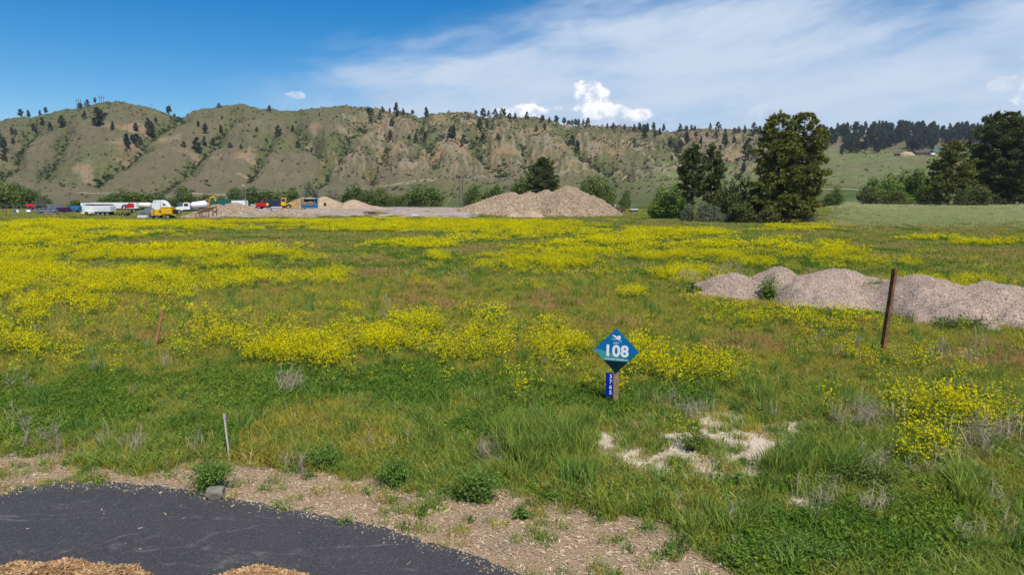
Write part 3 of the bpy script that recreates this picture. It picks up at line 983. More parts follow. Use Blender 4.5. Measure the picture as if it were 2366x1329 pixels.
mp = []
for k in range(3):
    mp.append(mesh3('mustard', mustard(rg, 7, 0.16, 0.28, 0.66, 0.004, 4, 0.0125, 6), VEG))       # near
for k in range(3):
    mp.append(mesh3('mustardmid', mustard(rg, 14, 0.42, 0.28, 0.62, 0.007, 5, 0.0165, 4), VEG))    # 20 to 50 m
for k in range(2):
    mp.append(mesh3('mustardfar', mustard(rg, 30, 1.0, 0.3, 0.60, 0.012, 4, 0.036, 3), VEG))   # beyond
MUST = protos('mustard_pattern', mp)


def ring(rg, y0, y1, dens, spread=0.98):
    area = spread * (y1 * y1 - y0 * y0)
    n = int(area * dens)
    y = np.sqrt(rg.random(n) * (y1 * y1 - y0 * y0) + y0 * y0)
    x = (rg.random(n) * 2 - 1) * spread * y
    return x, y


MOUNDS = [  # px of the top, distance, height, half width along x, half depth, drift of the tail
    (1693, 28.2, 0.95, 1.75, 2.2), (1800, 31.2, 0.88, 1.45, 1.6), (1925, 30.4, 0.92, 2.5, 1.9), (1905, 26.3, 1.00, 2.6, 2.9), (2130, 24.1, 1.28, 2.3, 3.6)]
def in_mound(x, y):
    m = np.zeros(np.shape(x))
    for px, yy, h, rx, ry in MOUNDS:
        m = np.maximum(m, 1 - np.hypot((x - xat(px, yy)) / rx, (y - yy) / ry))
    m = np.maximum(m, 1 - np.hypot((x - xat(2260, 23.6)) / 3.4, (y - 23.8) / 2.2))
    return m


def yard(px, y):
    """0..1: the stony work yard past the field"""
    n = fbm(px / 40.0, y / 9.0, 301, 3) - 0.5
    return sst(px + n * 60, 425, 470) * (1 - sst(px + n * 40, 1080, 1130)) * sst(y + n * 8, 138, 143) * (1 - sst(y + n * 20, 226, 240))


PX, PR, PS, PI_, PT = [], [], [], [], []


def emit(x, y, idx, sc, tint):
    n = len(x)
    if n == 0:
        return
    z = H(x, y)
    PX.append(np.stack([x, y, z - 0.01], 1))
    r = np.zeros((n, 3)); r[:, 2] = rg.random(n) * 6.283; r[:, 0] = rg.normal(size=n) * 0.06; r[:, 1] = rg.normal(size=n) * 0.06
    PR.append(r); PS.append(sc); PI_.append(idx); PT.append(tint)


def pick(rg, n, opts):
    return np.array(opts)[rg.integers(0, len(opts), n)]


for (y0, y1, dens, far) in ((4.6, 13, 95, 0), (13, 20, 60, 0), (20, 34, 26, 0), (34, 70, 7.0, 1), (70, 135, 2.6, 2), (135, 250, 0.7, 3)):
    x, y = ring(rg, y0, y1, dens, 0.95 if far else (1.2 if y1 < 14 else 0.98))
    zo, px, py = zones(x, y)
    fd, _, _ = flowers(x, y)
    ok = (zo['asph'] < 0.3) & (in_mound(x, y) < 0.04)
    yd = yard(px, y)
    ok &= rg.random(len(x)) > yd * 0.985
    bare = np.maximum(np.maximum(zo['soil'] * 0.93, zo['chip'] * 0.86), zo['sparse'] * 0.60)
    ok &= rg.random(len(x)) > bare
    x, y, px, py, fd = x[ok], y[ok], px[ok], py[ok], fd[ok]
    zo = {k: v[ok] for k, v in zo.items()}
    n = len(x)
    u = rg.random(n)
    n2 = fbm(x * 0.35, y * 0.35, 401, 3)
    red = np.clip(zo['red'] * 1.0 + (fbm(x * 0.12, y * 0.35, 405, 3) - 0.42) * 0.9 * sst(y, 18, 28) + (fbm(x * 0.9, y * 0.9, 403, 3) - 0.45) * 0.9 - zo['green2'] * 0.3 + rg.normal(size=n) * 0.14, 0, 1)
    tint = np.clip(red * (1 - zo['gold'] * 0.6) * (1 - zo['lush'] * 0.7), 0, 1)
    if far == 0:
        idx = pick(rg, n, [0, 1, 2]); sc = 0.75 + rg.random(n) * 0.6
        hh = np.ones(n)
        fr_ = rg.random(n) < (0.62 * (1 - sst(y, 11.5, 17)) + 0.04 + 0.14 * zo['green2'] * (y < 24)) * (1 - zo['gold'] * 0.7)
        idx = np.where(fr_, pick(rg, n, [15, 16, 16]), idx); tint = np.where(fr_, np.clip(rg.random(n) * 0.9, 0, 1), tint)
        w = (u < zo['lush'] * 0.95) | (rg.random(n) < 0.06)
        idx = np.where(w, pick(rg, n, [3, 4, 4]), idx); tint = np.where(w, np.clip(rg.normal(size=n) * 0.3 + n2 - 0.1, 0, 1), tint)
        w2 = rg.random(n) < zo['wheat'] * 0.85
        idx = np.where(w2, pick(rg, n, [5, 6]), idx); tint = np.where(w2, rg.random(n), tint)
        w2b = rg.random(n) < 0.012
        idx = np.where(w2b, 5, idx)
        w3 = rg.random(n) < zo['dead'] * 0.70 + 0.006
        idx = np.where(w3, pick(rg, n, [8, 8, 8, 8, 8, 8, 8, 7]), idx); tint = np.where(w3, 0.4 + rg.random(n) * 0.6, tint)
        chipz = (zo['chip'] > 0.4) | (zo['soil'] > 0.4)
        w4 = chipz & (rg.random(n) < 0.6)
        idx = np.where(w4, pick(rg, n, [14, 8, 8, 4, 1, 8]), idx); sc = np.where(chipz, sc * 0.75, sc)
        g = zo['gold'] > 0.5
        sc = np.where(g & (idx < 3), sc * 1.35, sc)
        tint = np.where(g & (idx < 3), rg.random(n) * 0.35, tint)
        if y1 > 20:
            sc = sc * 1.35
    else:
        idx = pick(rg, n, [11, 12]); sc = (0.75 + rg.random(n) * 0.5) * (1.0, 1.0, 1.5, 2.6)[far]
        w = rg.random(n) < np.clip(zo['green2'] * 0.30 + fd * 0.40, 0, 0.8)
        idx = np.where(w, 13, idx); tint = np.where(w, rg.random(n), tint)
        p = rg.random(n) < zo['pale'] * 0.9
        idx = np.where(p, pick(rg, n, [9, 10]), idx)
    sc3 = np.stack([sc, sc, np.minimum(sc, 1.35) if far < 2 else np.minimum(sc, 1.25)], 1)
    emit(x, y, idx, sc3, tint)
# dry stalk bunches where the photograph has them
for (px, py, n, rp, sc) in ((672, 905, 10, 18, 1.2), (1995, 985, 16, 36, 1.3), (2290, 1030, 22, 80, 1.25), (1605, 655, 16, 26, 1.8), (1665, 630, 14, 28, 1.6), (2010, 1080, 4, 20, 0.9), (1890, 1180, 3, 20, 1.2), (1980, 1190, 4, 40, 1.0), (2190, 830, 14, 50, 1.2), (1960, 815, 6, 30, 1.0), (1545, 935, 10, 30, .8), (1600, 960, 10, 26, 1.0), (880, 1040, 4, 40, .8), (2130, 1090, 8, 80, .9), (2340, 660, 12, 40, 1.2), (2250, 1250, 8, 60, .8)):
    q = np.array([at(px + rg.normal() * rp, py + rg.normal() * rp * 0.25, 0.05)[:2] for _ in range(n)])
    emit(q[:, 0], q[:, 1], np.full(n, 7), sc * (0.7 + 0.5 * rg.random(n)), np.clip(rg.random(n) * 0.5, 0, 1))
P = np.concatenate(PX)
cov = scatter('meadow_grass', COVER, P, np.concatenate(PR), np.concatenate([s if s.ndim == 2 else np.repeat(s[:, None], 3, 1) for s in PS]), np.concatenate(PI_), np.concatenate(PT),
              'green, olive and dry grass with low weeds covering the meadow', 'grass')
print('cover', len(P))

PX, PR, PS, PI_, PT = [], [], [], [], []
for (y0, y1, dens, opts, sc0) in ((8.5, 20, 54, [0, 1, 2], 1.0), (20, 48, 7.8, [3, 4, 5], 1.0), (48, 150, 1.0, [6, 7], 1.0)):
    x, y = ring(rg, y0, y1, dens, 0.95)
    fd, px, py = flowers(x, y)
    zo, _, _ = zones(x, y)
    fd = np.maximum(fd, 0.012 * ((py > 560) & (py < 860)))
    fd = fd * (0.30 + 0.9 * sst(fbm(x * 0.9, y * 0.7, 231, 3), 0.36, 0.62))
    fd = fd * (y < 122 + 9 * (fbm(x * 0.08, y * 0, 233, 2) - 0.5))
    ok = (rg.random(len(x)) < fd * 0.95) & (in_mound(x, y) < 0.04) & (zo['chip'] < 0.5) & (yard(px, y) < 0.3)
    x, y, fd = x[ok], y[ok], fd[ok]
    n = len(x)
    emit(x, y, pick(rg, n, opts), sc0 * (0.65 + 0.5 * rg.random(n)), rg.random(n))
P = np.concatenate(PX)
fl = scatter('yellow_mustard', MUST, P, np.concatenate(PR), np.concatenate(PS), np.concatenate(PI_), np.concatenate(PT),
             'yellow wild mustard in bloom, in drifts across the meadow', 'flowers')
print('flowers', len(P))

# ------------------------------------------------------------------ trees
BARK = mat('pine_bark', (0.105, 0.068, 0.046), 0.95, var=0.4, scale=3.0, bump=0.6)
BARK2 = mat('grey_bark', (0.16, 0.14, 0.115), 0.95, var=0.35, scale=3.0, bump=0.6)
N_SUN = leaf_mat('pine_needles_olive', (0.190, 0.200, 0.048), (0.200, 0.205, 0.048), 0.22, 0.9, inst=False)  # yellower olive needles
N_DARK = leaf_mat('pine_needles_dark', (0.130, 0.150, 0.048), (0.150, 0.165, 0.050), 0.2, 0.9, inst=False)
N_FAR = leaf_mat('pine_needles_far', (0.072, 0.092, 0.058), (0.105, 0.120, 0.065), 0.15, 0.8, inst=False)  # distance haze painted in: needle colour lightened towards blue
L_COT = leaf_mat('cottonwood_leaf', (0.110, 0.165, 0.040), (0.165, 0.215, 0.050), 0.3, 0.9, inst=False)
L_BRIGHT = leaf_mat('willow_leaf', (0.190, 0.270, 0.055), (0.210, 0.285, 0.055), 0.32, 0.8, inst=False)
L_GREYG = leaf_mat('silver_leaf', (0.17, 0.19, 0.12), (0.19, 0.21, 0.13), 0.2, 0.7, inst=False)
L_OLIVE = leaf_mat('juniper_leaf', (0.125, 0.140, 0.042), (0.14, 0.15, 0.045), 0.2, 0.9, inst=False)


def needle_clumps(rg, P, D, n, ln, w):
    """bursts of flat needle sprays: P origins, D outward directions"""
    m = len(P)
    P = np.repeat(P, n, 0); D = np.repeat(D, n, 0)
    d = D * 0.8 + rg.normal(size=P.shape) * 0.75 + np.array([0, 0, 0.35])
    d /= np.linalg.norm(d, axis=1)[:, None] + 1e-9
    s = np.cross(d, rg.normal(size=P.shape)); s /= np.linalg.norm(s, axis=1)[:, None] + 1e-9
    L = ln * (0.6 + 0.8 * rg.random(len(P)))[:, None]; W = w * (0.7 + 0.6 * rg.random(len(P)))[:, None]
    a = P - d * L * 0.15
    V = np.stack([a, P + d * L * 0.55 - s * W, P + d * L, P + d * L * 0.55 + s * W], 1).reshape(-1, 3)
    F = np.arange(len(V)).reshape(-1, 4)
    return V, F


def tube_np(P, rad, n=6):
    mb = MB(); mb.tube([tuple(p) for p in P], list(rad), n)
    return mb.v, mb.f


def pine_parts(rg, h, prof, nbr, leader=(0, 0), lean=(0, 0), z0f=0.08, clump=11, ln=0.46, w=0.075, per=11, tr=0.30, droop=0.12, side=None):
    """trunk polyline, limbs, and needle sprays for one leader"""
    P = [np.array([leader[0] * min(t * 1.6, 1) + lean[0] * t + 0.10 * math.sin(t * 5 + h), leader[1] * min(t * 1.6, 1) + lean[1] * t, t * h]) for t in np.linspace(0, 0.985, 9)]
    rad = [tr * (1 - 0.93 * t) for t in np.linspace(0, 1, 9)]
    tv, tf = tube_np(P, rad, 8)
    trunkV, trunkF = list(tv), [list(f) for f in tf]
    CP_, CD_ = [], []
    for k in range(nbr):
        t = z0f + (1 - z0f) * ((k + rg.random()) / nbr) ** 0.85
        base = np.array([np.interp(t, np.linspace(0, 0.985, 9), [p[i] for p in P]) for i in range(3)])
        a = rg.random() * 6.283 if side is None else side + (rg.random() - 0.5) * 4.6
        Lb = prof(t) * (0.62 + 0.5 * rg.random())
        if Lb < 0.1:
            continue
        up = 0.30 * t - droop + 0.15 * rg.normal()
        d = np.array([math.cos(a), math.sin(a), up]); d /= np.linalg.norm(d)
        tip = base + d * Lb + np.array([0, 0, 0.10 * Lb])
        if Lb > 0.8 and rg.random() < 0.8:
            b = len(trunkV)
            bv, bf = tube_np([base, base + d * Lb * 0.5, tip], [0.03 + 0.018 * Lb, 0.02 + 0.010 * Lb, 0.012], 3)
            trunkV += bv; trunkF += [[i + b for i in f] for f in bf]
        m = max(2, int(per * Lb / prof.big))
        s = 0.42 + 0.62 * rg.random(m) ** 0.75
        pts = base + np.outer(s, tip - base) + rg.normal(size=(m, 3)) * np.array([0.22, 0.22, 0.09]) * (0.5 + 0.24 * Lb)
        CP_.append(pts)
        CD_.append(np.repeat((d * np.array([1, 1, 0.5]) + np.array([0, 0, 0.35]))[None], m, 0))
    # the very top
    top = np.array(P[-1])
    CP_.append(top + rg.normal(size=(10, 3)) * np.array([0.18, 0.18, 0.35])); CD_.append(np.repeat(np.array([[0, 0, 1.0]]), 10, 0))
    V, F = needle_clumps(rg, np.concatenate(CP_), np.concatenate(CD_), clump, ln, w)
    return trunkV, trunkF, V, F


class Prof:
    def __init__(self, pts):
        self.p = pts; self.big = max(q[1] for q in pts)

    def __call__(self, t):
        return float(np.interp(t, [q[0] for q in self.p], [q[1] for q in self.p]))


def pine(px, y, top_py, leaders, matn, label, group=None, seed=0, **kw):
    """leaders: list of (x offset, top fraction, profile, branches)"""
    rg = np.random.default_rng(seed)
    x = xat(px, y); z = h1(x, y) - 0.1
    hh = CAMZ + slope(top_py) * y - z
    e = empty('pine_tree', (x, y, z), 0, label, 'pine tree', group)
    TV, TF, CV, CF = [], [], [], []
    for (ox, fr, pr, nb) in leaders:
        tv, tf, V, F = pine_parts(rg, hh * fr, pr, nb, leader=(ox, rg.normal() * 0.4), **kw)
        b = len(TV); TV += list(tv); TF += [[i + b for i in f] for f in tf]
        b = sum(len(v) for v in CV); CV.append(V); CF.append(F + b)
    tr = bpy.data.objects.new('trunk', np_mesh('trunk', TV, TF, [BARK])); link(tr, e)
    cr = bpy.data.objects.new('crown', np_mesh('crown', np.concatenate(CV), np.concatenate(CF), [matn])); link(cr, e)
    return e


big = Prof([(0, 2.0), (0.08, 4.2), (0.2, 5.0), (0.35, 4.6), (0.5, 4.3), (0.65, 3.5), (0.8, 2.7), (0.92, 1.9), (1.0, 0.7)])
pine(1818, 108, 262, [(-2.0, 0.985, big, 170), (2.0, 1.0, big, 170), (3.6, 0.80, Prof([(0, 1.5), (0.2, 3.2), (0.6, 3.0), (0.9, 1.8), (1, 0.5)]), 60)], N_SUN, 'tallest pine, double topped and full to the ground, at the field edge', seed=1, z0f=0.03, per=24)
slim = Prof([(0, 0.4), (0.28, 0.7), (0.36, 2.0), (0.5, 2.6), (0.7, 2.2), (0.85, 1.6), (1, 0.5)])
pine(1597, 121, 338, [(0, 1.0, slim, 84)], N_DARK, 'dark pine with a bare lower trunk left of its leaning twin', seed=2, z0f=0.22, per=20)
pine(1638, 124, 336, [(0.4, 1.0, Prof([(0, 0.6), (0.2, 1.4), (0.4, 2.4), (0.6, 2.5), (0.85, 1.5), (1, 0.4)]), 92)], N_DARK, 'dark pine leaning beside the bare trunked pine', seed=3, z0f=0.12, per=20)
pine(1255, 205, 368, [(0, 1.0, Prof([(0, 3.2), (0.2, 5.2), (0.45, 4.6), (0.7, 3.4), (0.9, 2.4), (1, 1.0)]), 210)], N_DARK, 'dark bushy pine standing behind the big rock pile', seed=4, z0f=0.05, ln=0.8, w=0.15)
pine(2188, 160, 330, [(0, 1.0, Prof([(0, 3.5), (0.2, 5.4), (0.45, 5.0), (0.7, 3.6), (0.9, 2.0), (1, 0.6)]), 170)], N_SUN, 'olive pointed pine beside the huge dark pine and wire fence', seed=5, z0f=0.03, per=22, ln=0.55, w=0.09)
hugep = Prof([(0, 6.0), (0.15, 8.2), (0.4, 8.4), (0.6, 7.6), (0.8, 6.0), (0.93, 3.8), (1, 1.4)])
pine(2318, 168, 264, [(-1.5, 1.0, hugep, 230), (4.5, 0.97, hugep, 180), (-5.5, 0.62, Prof([(0, 4.5), (0.4, 4.8), (0.8, 3.4), (1, 1.0)]), 110)], N_DARK, 'huge dark spreading pine behind the wire fence', seed=6, z0f=0.03, per=28, ln=0.6, w=0.10, tr=0.45)


def bush_mesh(seed, n=2600, leaf=0.22, mats=None, lumps=9, narrow=1.0, open_=0.0):
    """crown of unit width and height about 1: many leaf faces in uneven lumps"""
    rg = np.random.default_rng(seed)
    V, F = [], []
    tot = 0
    cs = []
    for k in range(lumps):
        a = rg.random() * 6.283; r = 0.36 * math.sqrt(rg.random())
        zc = 0.18 + 0.62 * rg.random()
        rr = (0.13 + 0.12 * rg.random()) * (1.15 - 0.45 * zc)
        cs.append((np.array([r * math.cos(a) * (1.15 - 0.5 * zc), r * math.sin(a) * (1.15 - 0.5 * zc), zc]), rr))
    cs.append((np.array([0, 0, 0.82]), 0.16)); cs.append((np.array([0, 0, 0.45]), 0.30)); cs.append((np.array([0.05, 0, 0.2]), 0.34))
    w = np.array([c[1] ** 2 for c in cs]); w /= w.sum()
    ks = rg.choice(len(cs), n, p=w)
    C = np.array([cs[k][0] for k in ks]); Rr = np.array([cs[k][1] for k in ks])
    d = rg.normal(size=(n, 3)); d /= np.linalg.norm(d, axis=1)[:, None]
    P = C + d * (Rr * (0.55 + 0.55 * rg.random(n) ** 0.7))[:, None]
    P[:, 2] = np.abs(P[:, 2]); P[:, :2] *= narrow
    nr = d * 0.7 + rg.normal(size=(n, 3)) * 0.6 + np.array([0, 0, 0.35]); nr /= np.linalg.norm(nr, axis=1)[:, None]
    u = np.cross(nr, rg.normal(size=(n, 3))); u /= np.linalg.norm(u, axis=1)[:, None]; v = np.cross(nr, u)
    s = (leaf * (0.5 + rg.random(n)))[:, None]
    V = np.stack([P - u * s, P - v * s * 0.7 + nr * s * 0.2, P + u * s, P + v * s * 0.7 + nr * s * 0.2], 1).reshape(-1, 3)
    return np_mesh('crown', V, np.arange(len(V)).reshape(-1, 4), mats)


def stem_mesh(seed, mats):
    rg = np.random.default_rng(seed)
    mb = MB()
    mb.tube([(0, 0, -0.02), (0.02, 0, 0.3), (0.0, 0.02, 0.75)], [0.035, 0.025, 0.008], 6)
    for k in range(6):
        a = rg.random() * 6.283; z = 0.12 + 0.4 * rg.random()
        mb.tube([(0.01, 0, z), (0.14 * math.cos(a), 0.14 * math.sin(a), z + 0.14), (0.26 * math.cos(a), 0.26 * math.sin(a), z + 0.26)], [0.016, 0.010, 0.004], 4)
    return mb.mesh('trunk', mats)


COTS = [bush_mesh(20 + k, 2400, 0.030, [L_COT], 10) for k in range(4)]
BRI = [bush_mesh(30 + k, 2600, 0.028, [L_BRIGHT], 10) for k in range(2)]
GRY = [bush_mesh(35 + k, 1700, 0.028, [L_GREYG], 9) for k in range(2)]
OLV = [bush_mesh(40 + k, 3000, 0.026, [L_OLIVE], 9) for k in range(2)]
STEM = stem_mesh(3, [BARK2])


def tree(name, cat, px, y, top_py, wpx, crown, label, group, k=0, base_z=None):
    x = xat(px, y); z = h1(x, y) if base_z is None else base_z
    hh = max(CAMZ + slope(top_py) * y - z, 1.0) * 1.16
    ww = wpx * y / FPX * 1.28
    e = empty(name, (x, y, z), (px * 1.7) % 6.28, label, cat, group)
    o = bpy.data.objects.new('trunk', STEM); o.scale = (ww * 0.8, ww * 0.8, hh); link(o, e)
    o = bpy.data.objects.new('crown', crown); o.scale = (ww, ww, hh); link(o, e)
    return e


ROW = [(8, 250, 424, 60), (38, 262, 428, 56), (62, 256, 438, 52), (88, 262, 448, 40), (108, 250, 456, 32), (176, 270, 463, 30), (-30, 255, 424, 70), (248, 285, 455, 40), (280, 280, 440, 62), (310, 286, 446, 54), (338, 280, 448, 50), (372, 290, 450, 36), (398, 285, 458, 34), (426, 282, 434, 40), (446, 288, 455, 30),
       (478, 285, 450, 36), (512, 288, 454, 36), (548, 276, 438, 46), (584, 272, 436, 56), (618, 278, 442, 44), (650, 272, 440, 46), (678, 276, 436, 38), (802, 262, 450, 36), (824, 262, 430, 52), (852, 266, 440, 44), (880, 258, 438, 44), (908, 262, 456, 34), (938, 252, 452, 46), (968, 252, 430, 58), (996, 256, 436, 50), (1012, 258, 448, 30),
       (1094, 232, 432, 46), (1130, 236, 438, 42), (1150, 236, 432, 30), (1210, 222, 415, 50), (1190, 226, 428, 40), (1286, 230, 425, 40), (1348, 232, 428, 36), (1374, 236, 412, 52), (1400, 232, 424, 40), (1447, 258, 436, 20), (1440, 250, 456, 20), (905, 250, 462, 24), (760, 268, 452, 30)]
for i, (px, y, tp, w) in enumerate(ROW):
    lb = next(t for lim, t in ((120, 'dark green tree crowding behind the chain link fence'), (200, 'small round green bush at the single utility pole'), (410, 'rounded green tree behind the white trailers and semi cab'), (530, 'green tree behind the white tank truck and green container'), (700, 'green tree behind the lamp post and red nosed dump truck'), (930, 'green tree behind the tan sand piles'), (1030, 'big rounded green tree behind the yard wire fence'), (1160, 'green tree at the left shoulder of the huge rock pile'), (1300, 'green tree hugging the dark pine behind the rock pile'), (1420, 'green tree behind the right end of the rock pile'), (9999, 'small slender tree alone in the green flat past the rusty wagon')) if px < lim)
    if px in (1094, 1130, 1150): lb = 'green tree between the twin utility pole and the rock pile'
    tree('cottonwood', 'tree', px, y, tp, w, COTS[i % 4], lb, lb.replace('tree', 'trees', 1))
for i, (px, y, tp, w) in enumerate(((715, 262, 424, 32), (95, 248, 452, 28), (728, 265, 440, 26), (560, 262, 448, 30), (1076, 240, 448, 20), (652, 262, 452, 24))):
    tree('silverberry', 'shrub', px, y, tp, w, GRY[i % 2], 'grey green shrub mixed into the tree row', 'grey green shrubs in the tree row')
for px, y, tp, w, lab in ((1530, 127, 438, 62, 'bright green willow bush left of the bare trunked pine'), (1560, 132, 432, 54, 'taller bright willow bush touching the bare trunked pine'), (1552, 124, 462, 60, 'low bright willow bush in front of two taller ones')):
    tree('willow_bush', 'shrub', px, y, tp, w, BRI[int(px) % 2], lab, None)
for i, (px, y, tp, w) in enumerate(((1700, 112, 412, 62), (1668, 118, 440, 48), (1740, 110, 430, 60), (1715, 106, 468, 70), (1775, 104, 478, 60))):
    tree('juniper', 'shrub', px, y, tp, w, OLV[i % 2], 'dark olive juniper crowded against the double topped pine', 'junipers beside the double topped pine')
for i, (px, y, tp, w) in enumerate(((1622, 112, 472, 44), (1650, 110, 480, 46), (1590, 114, 476, 40), (1690, 108, 486, 40), (1868, 106, 490, 50))):
    tree('undergrowth_shrub', 'shrub', px, y, tp, w, GRY[i % 2], 'low grey green shrub at the foot of the field edge pines', 'undergrowth at the foot of the pines')
for i, (px, y, tp, w) in enumerate(((2012, 190, 416, 60), (2050, 196, 408, 58), (2088, 198, 400, 60), (2118, 192, 398, 54), (2068, 188, 430, 60), (2135, 186, 415, 44), (1932, 230, 432, 34), (1915, 228, 450, 30))):
    tree('cottonwood', 'tree', px, y, tp, w, (BRI + COTS)[i % 4], 'leafy green tree in the clump behind the wire fence beside the pines' if px > 1950 else 'small leafy tree alone between the double topped pine and the fence clump', 'leafy trees behind the wire fence' if px > 1950 else 'small leafy trees on the green slope')
for i, (px, y, tp, w) in enumerate(((2006, 176, 434, 56), (2072, 174, 446, 44), (2036, 178, 442, 40), (2140, 170, 446, 40), (2230, 150, 440, 60), (2262, 150, 430, 66))):
    tree('juniper', 'shrub', px, y, tp, w, OLV[i % 2], 'rounded olive juniper in front of the leafy clump behind the wire fence' if px < 2200 else 'rounded olive juniper at the foot of the huge dark pine', 'junipers in front of the leafy clump' if px < 2200 else 'junipers at the foot of the huge pine')
# bare grey tree among the row
rgb = np.random.default_rng(8)
xb, yb = xat(772, 258), 258.0
e = empty('dead_tree', (xb, yb, h1(xb, yb)), 0, 'leafless grey tree behind the sand piles', 'tree')
mb = MB(); mb.tube([(0, 0, -0.2), (0.2, 0, 2.0), (0.0, 0.1, 4.0)], [0.28, 0.2, 0.12], 6); mb.build('trunk', BARK2, e)
mb = MB()
for k in range(26):
    a = rgb.random() * 6.283; z = 1.5 + 2.4 * rgb.random(); L = 1.6 + 2.4 * rgb.random()
    p = Vector((0.1, 0, z)); q = p + Vector((math.cos(a) * L * 0.6, math.sin(a) * L * 0.6, L * 0.8))
    mb.tube([p, (p + q) / 2 + Vector((0, 0, 0.3)), q], [0.07, 0.05, 0.02], 4)
    for j in range(3):
        s = p.lerp(q, 0.4 + 0.5 * rgb.random()); t = s + Vector((rgb.normal() * 0.7, rgb.normal() * 0.7, 0.9))
        mb.tube([s, t], [0.03, 0.012], 3)
mb.build('branches', BARK2, e)

# pines out on the hills: small, so each is one mesh
HP = []
for k in range(5):
    rgp = np.random.default_rng(60 + k)
    w = 0.19 + 0.035 * k
    w *= 10
    pr = Prof([(0, 0.5), (0.12, w), (0.35, w * 1.0), (0.6, w * 0.75), (0.85, w * 0.4), (1, 0.6)]) if k % 2 == 0 else Prof([(0, 0.3), (0.25, 0.8), (0.35, w * 1.05), (0.6, w * 1.0), (0.85, w * 0.7), (1, 1.2)])
    tv, tf, V, F = pine_parts(rgp, 10.0, pr, 60, z0f=0.10 if k % 2 == 0 else 0.22, clump=4, ln=0.9, w=0.30, per=7, tr=0.28)
    nt = len(tf)
    V = np.concatenate([np.array(tv), V]) / 10.0 ; FF = [list(f) for f in tf] + (F + len(tv)).tolist()
    # shrink the jitter of the full-size pattern
    HP.append(np_mesh('hill_pine', V, FF, [BARK, N_FAR], [0] * nt + [1] * len(F)))
HILLP = [(66, 272, 17), (83, 268, 15), (110, 263, 11), (123, 260, 13), (113, 292, 17), (92, 302, 14), (42, 312, 15), (50, 313, 12), (8, 320, 24), (20, 350, 28), (18, 370, 20), (43, 334, 13), (130, 302, 17), (98, 308, 10), (157, 296, 24), (202, 254, 13), (211, 276, 16), (219, 248, 15), (237, 239, 12), (240, 292, 36), (248, 280, 24), (257, 272, 11), (273, 303, 18), (325, 306, 18), (353, 300, 22), (360, 320, 32), (372, 284, 11),
         (302, 342, 27), (325, 342, 26), (335, 334, 15), (318, 334, 18), (403, 266, 18), (415, 273, 9), (468, 296, 13), (483, 309, 20), (519, 307, 16), (463, 352, 30), (480, 339, 20), (432, 342, 13), (500, 332, 12), (518, 250, 11), (632, 259, 13), (601, 306, 10), (650, 316, 22), (683, 307, 14), (694, 342, 14), (745, 269, 8), (563, 346, 11), (523, 277, 8), (538, 342, 12),
         (860, 271, 19), (888, 263, 13), (905, 263, 11), (920, 270, 26), (935, 266, 13), (957, 266, 11), (988, 271, 18), (905, 326, 20), (910, 292, 15), (862, 287, 13), (882, 282, 14), (948, 327, 12), (1050, 320, 26), (1044, 318, 22), (1072, 337, 23), (963, 332, 20), (985, 322, 16), (1101, 265, 9), (1084, 271, 7), (1117, 277, 22), (1130, 270, 14), (1145, 270, 15), (1160, 267, 15), (1166, 267, 13), (1110, 302, 24), (1125, 292, 14), (1118, 332, 20), (1150, 326, 15),
         (1217, 277, 15), (1252, 282, 13), (1268, 284, 11), (1284, 287, 17), (1302, 287, 14), (1312, 288, 12), (1320, 291, 13), (1328, 290, 14), (1335, 291, 14), (1345, 292, 11), (1356, 292, 17), (1257, 299, 13), (1320, 342, 24), (1333, 352, 24), (1238, 304, 13), (1400, 297, 10), (1412, 298, 9), (1462, 332, 12), (1177, 279, 14), (1190, 275, 12),
         (1414, 296, 10), (1462, 306, 16), (1474, 306, 18), (1484, 306, 16), (1492, 306, 18), (1506, 303, 17), (1529, 299, 16), (1566, 304, 16), (1580, 307, 14), (1592, 303, 12), (1600, 303, 10), (1635, 299, 12), (1653, 303, 17), (1670, 308, 10), (1690, 309, 12), (1700, 309, 14), (1714, 309, 16), (1735, 309, 22), (1748, 309, 16), (1582, 332, 22), (1615, 334, 16), (1670, 338, 24), (1568, 347, 18), (1660, 349, 12), (1725, 368, 42), (1715, 402, 20), (1485, 320, 18), (1510, 320, 14), (1550, 374, 12), (1545, 342, 16), (1440, 300, 10), (1628, 320, 12), (1602, 318, 12), (1690, 330, 14), (1757, 330, 20), (1770, 315, 22), (1520, 312, 14), (1648, 316, 12)]
random.seed(4)
nhp = 0
for (px, py, hp) in HILLP:
    x, y, z = hill_at(px, py)
    o = bpy.data.objects.new('hill_pine', HP[random.randrange(5)])
    s = hp * y / FPX * 1.06
    o.location = (x, y, z - 0.02 * s); o.scale = (s * random.uniform(0.95, 1.35), s * random.uniform(0.95, 1.35), s); o.rotation_euler = (0, 0, random.random() * 6.28)
    link(o); nhp += 1
    part = 'the highest hill, under the pylons' if px < 450 else ('the rounded hills behind the gravel yard' if px < 780 else ('the hills with orange cut banks' if px < 1440 else 'the rocky bluff behind the tallest pine'))
    sky_ = py - np.interp(px, [q[0] for q in RIDGE], [q[1] for q in RIDGE]) < 14
    lb = ('small dark pine on the skyline of ' if sky_ else 'small dark pine on the slope of ') + part
    tag(o, lb, 'pine tree', lb.replace('small dark pine', 'pines'))
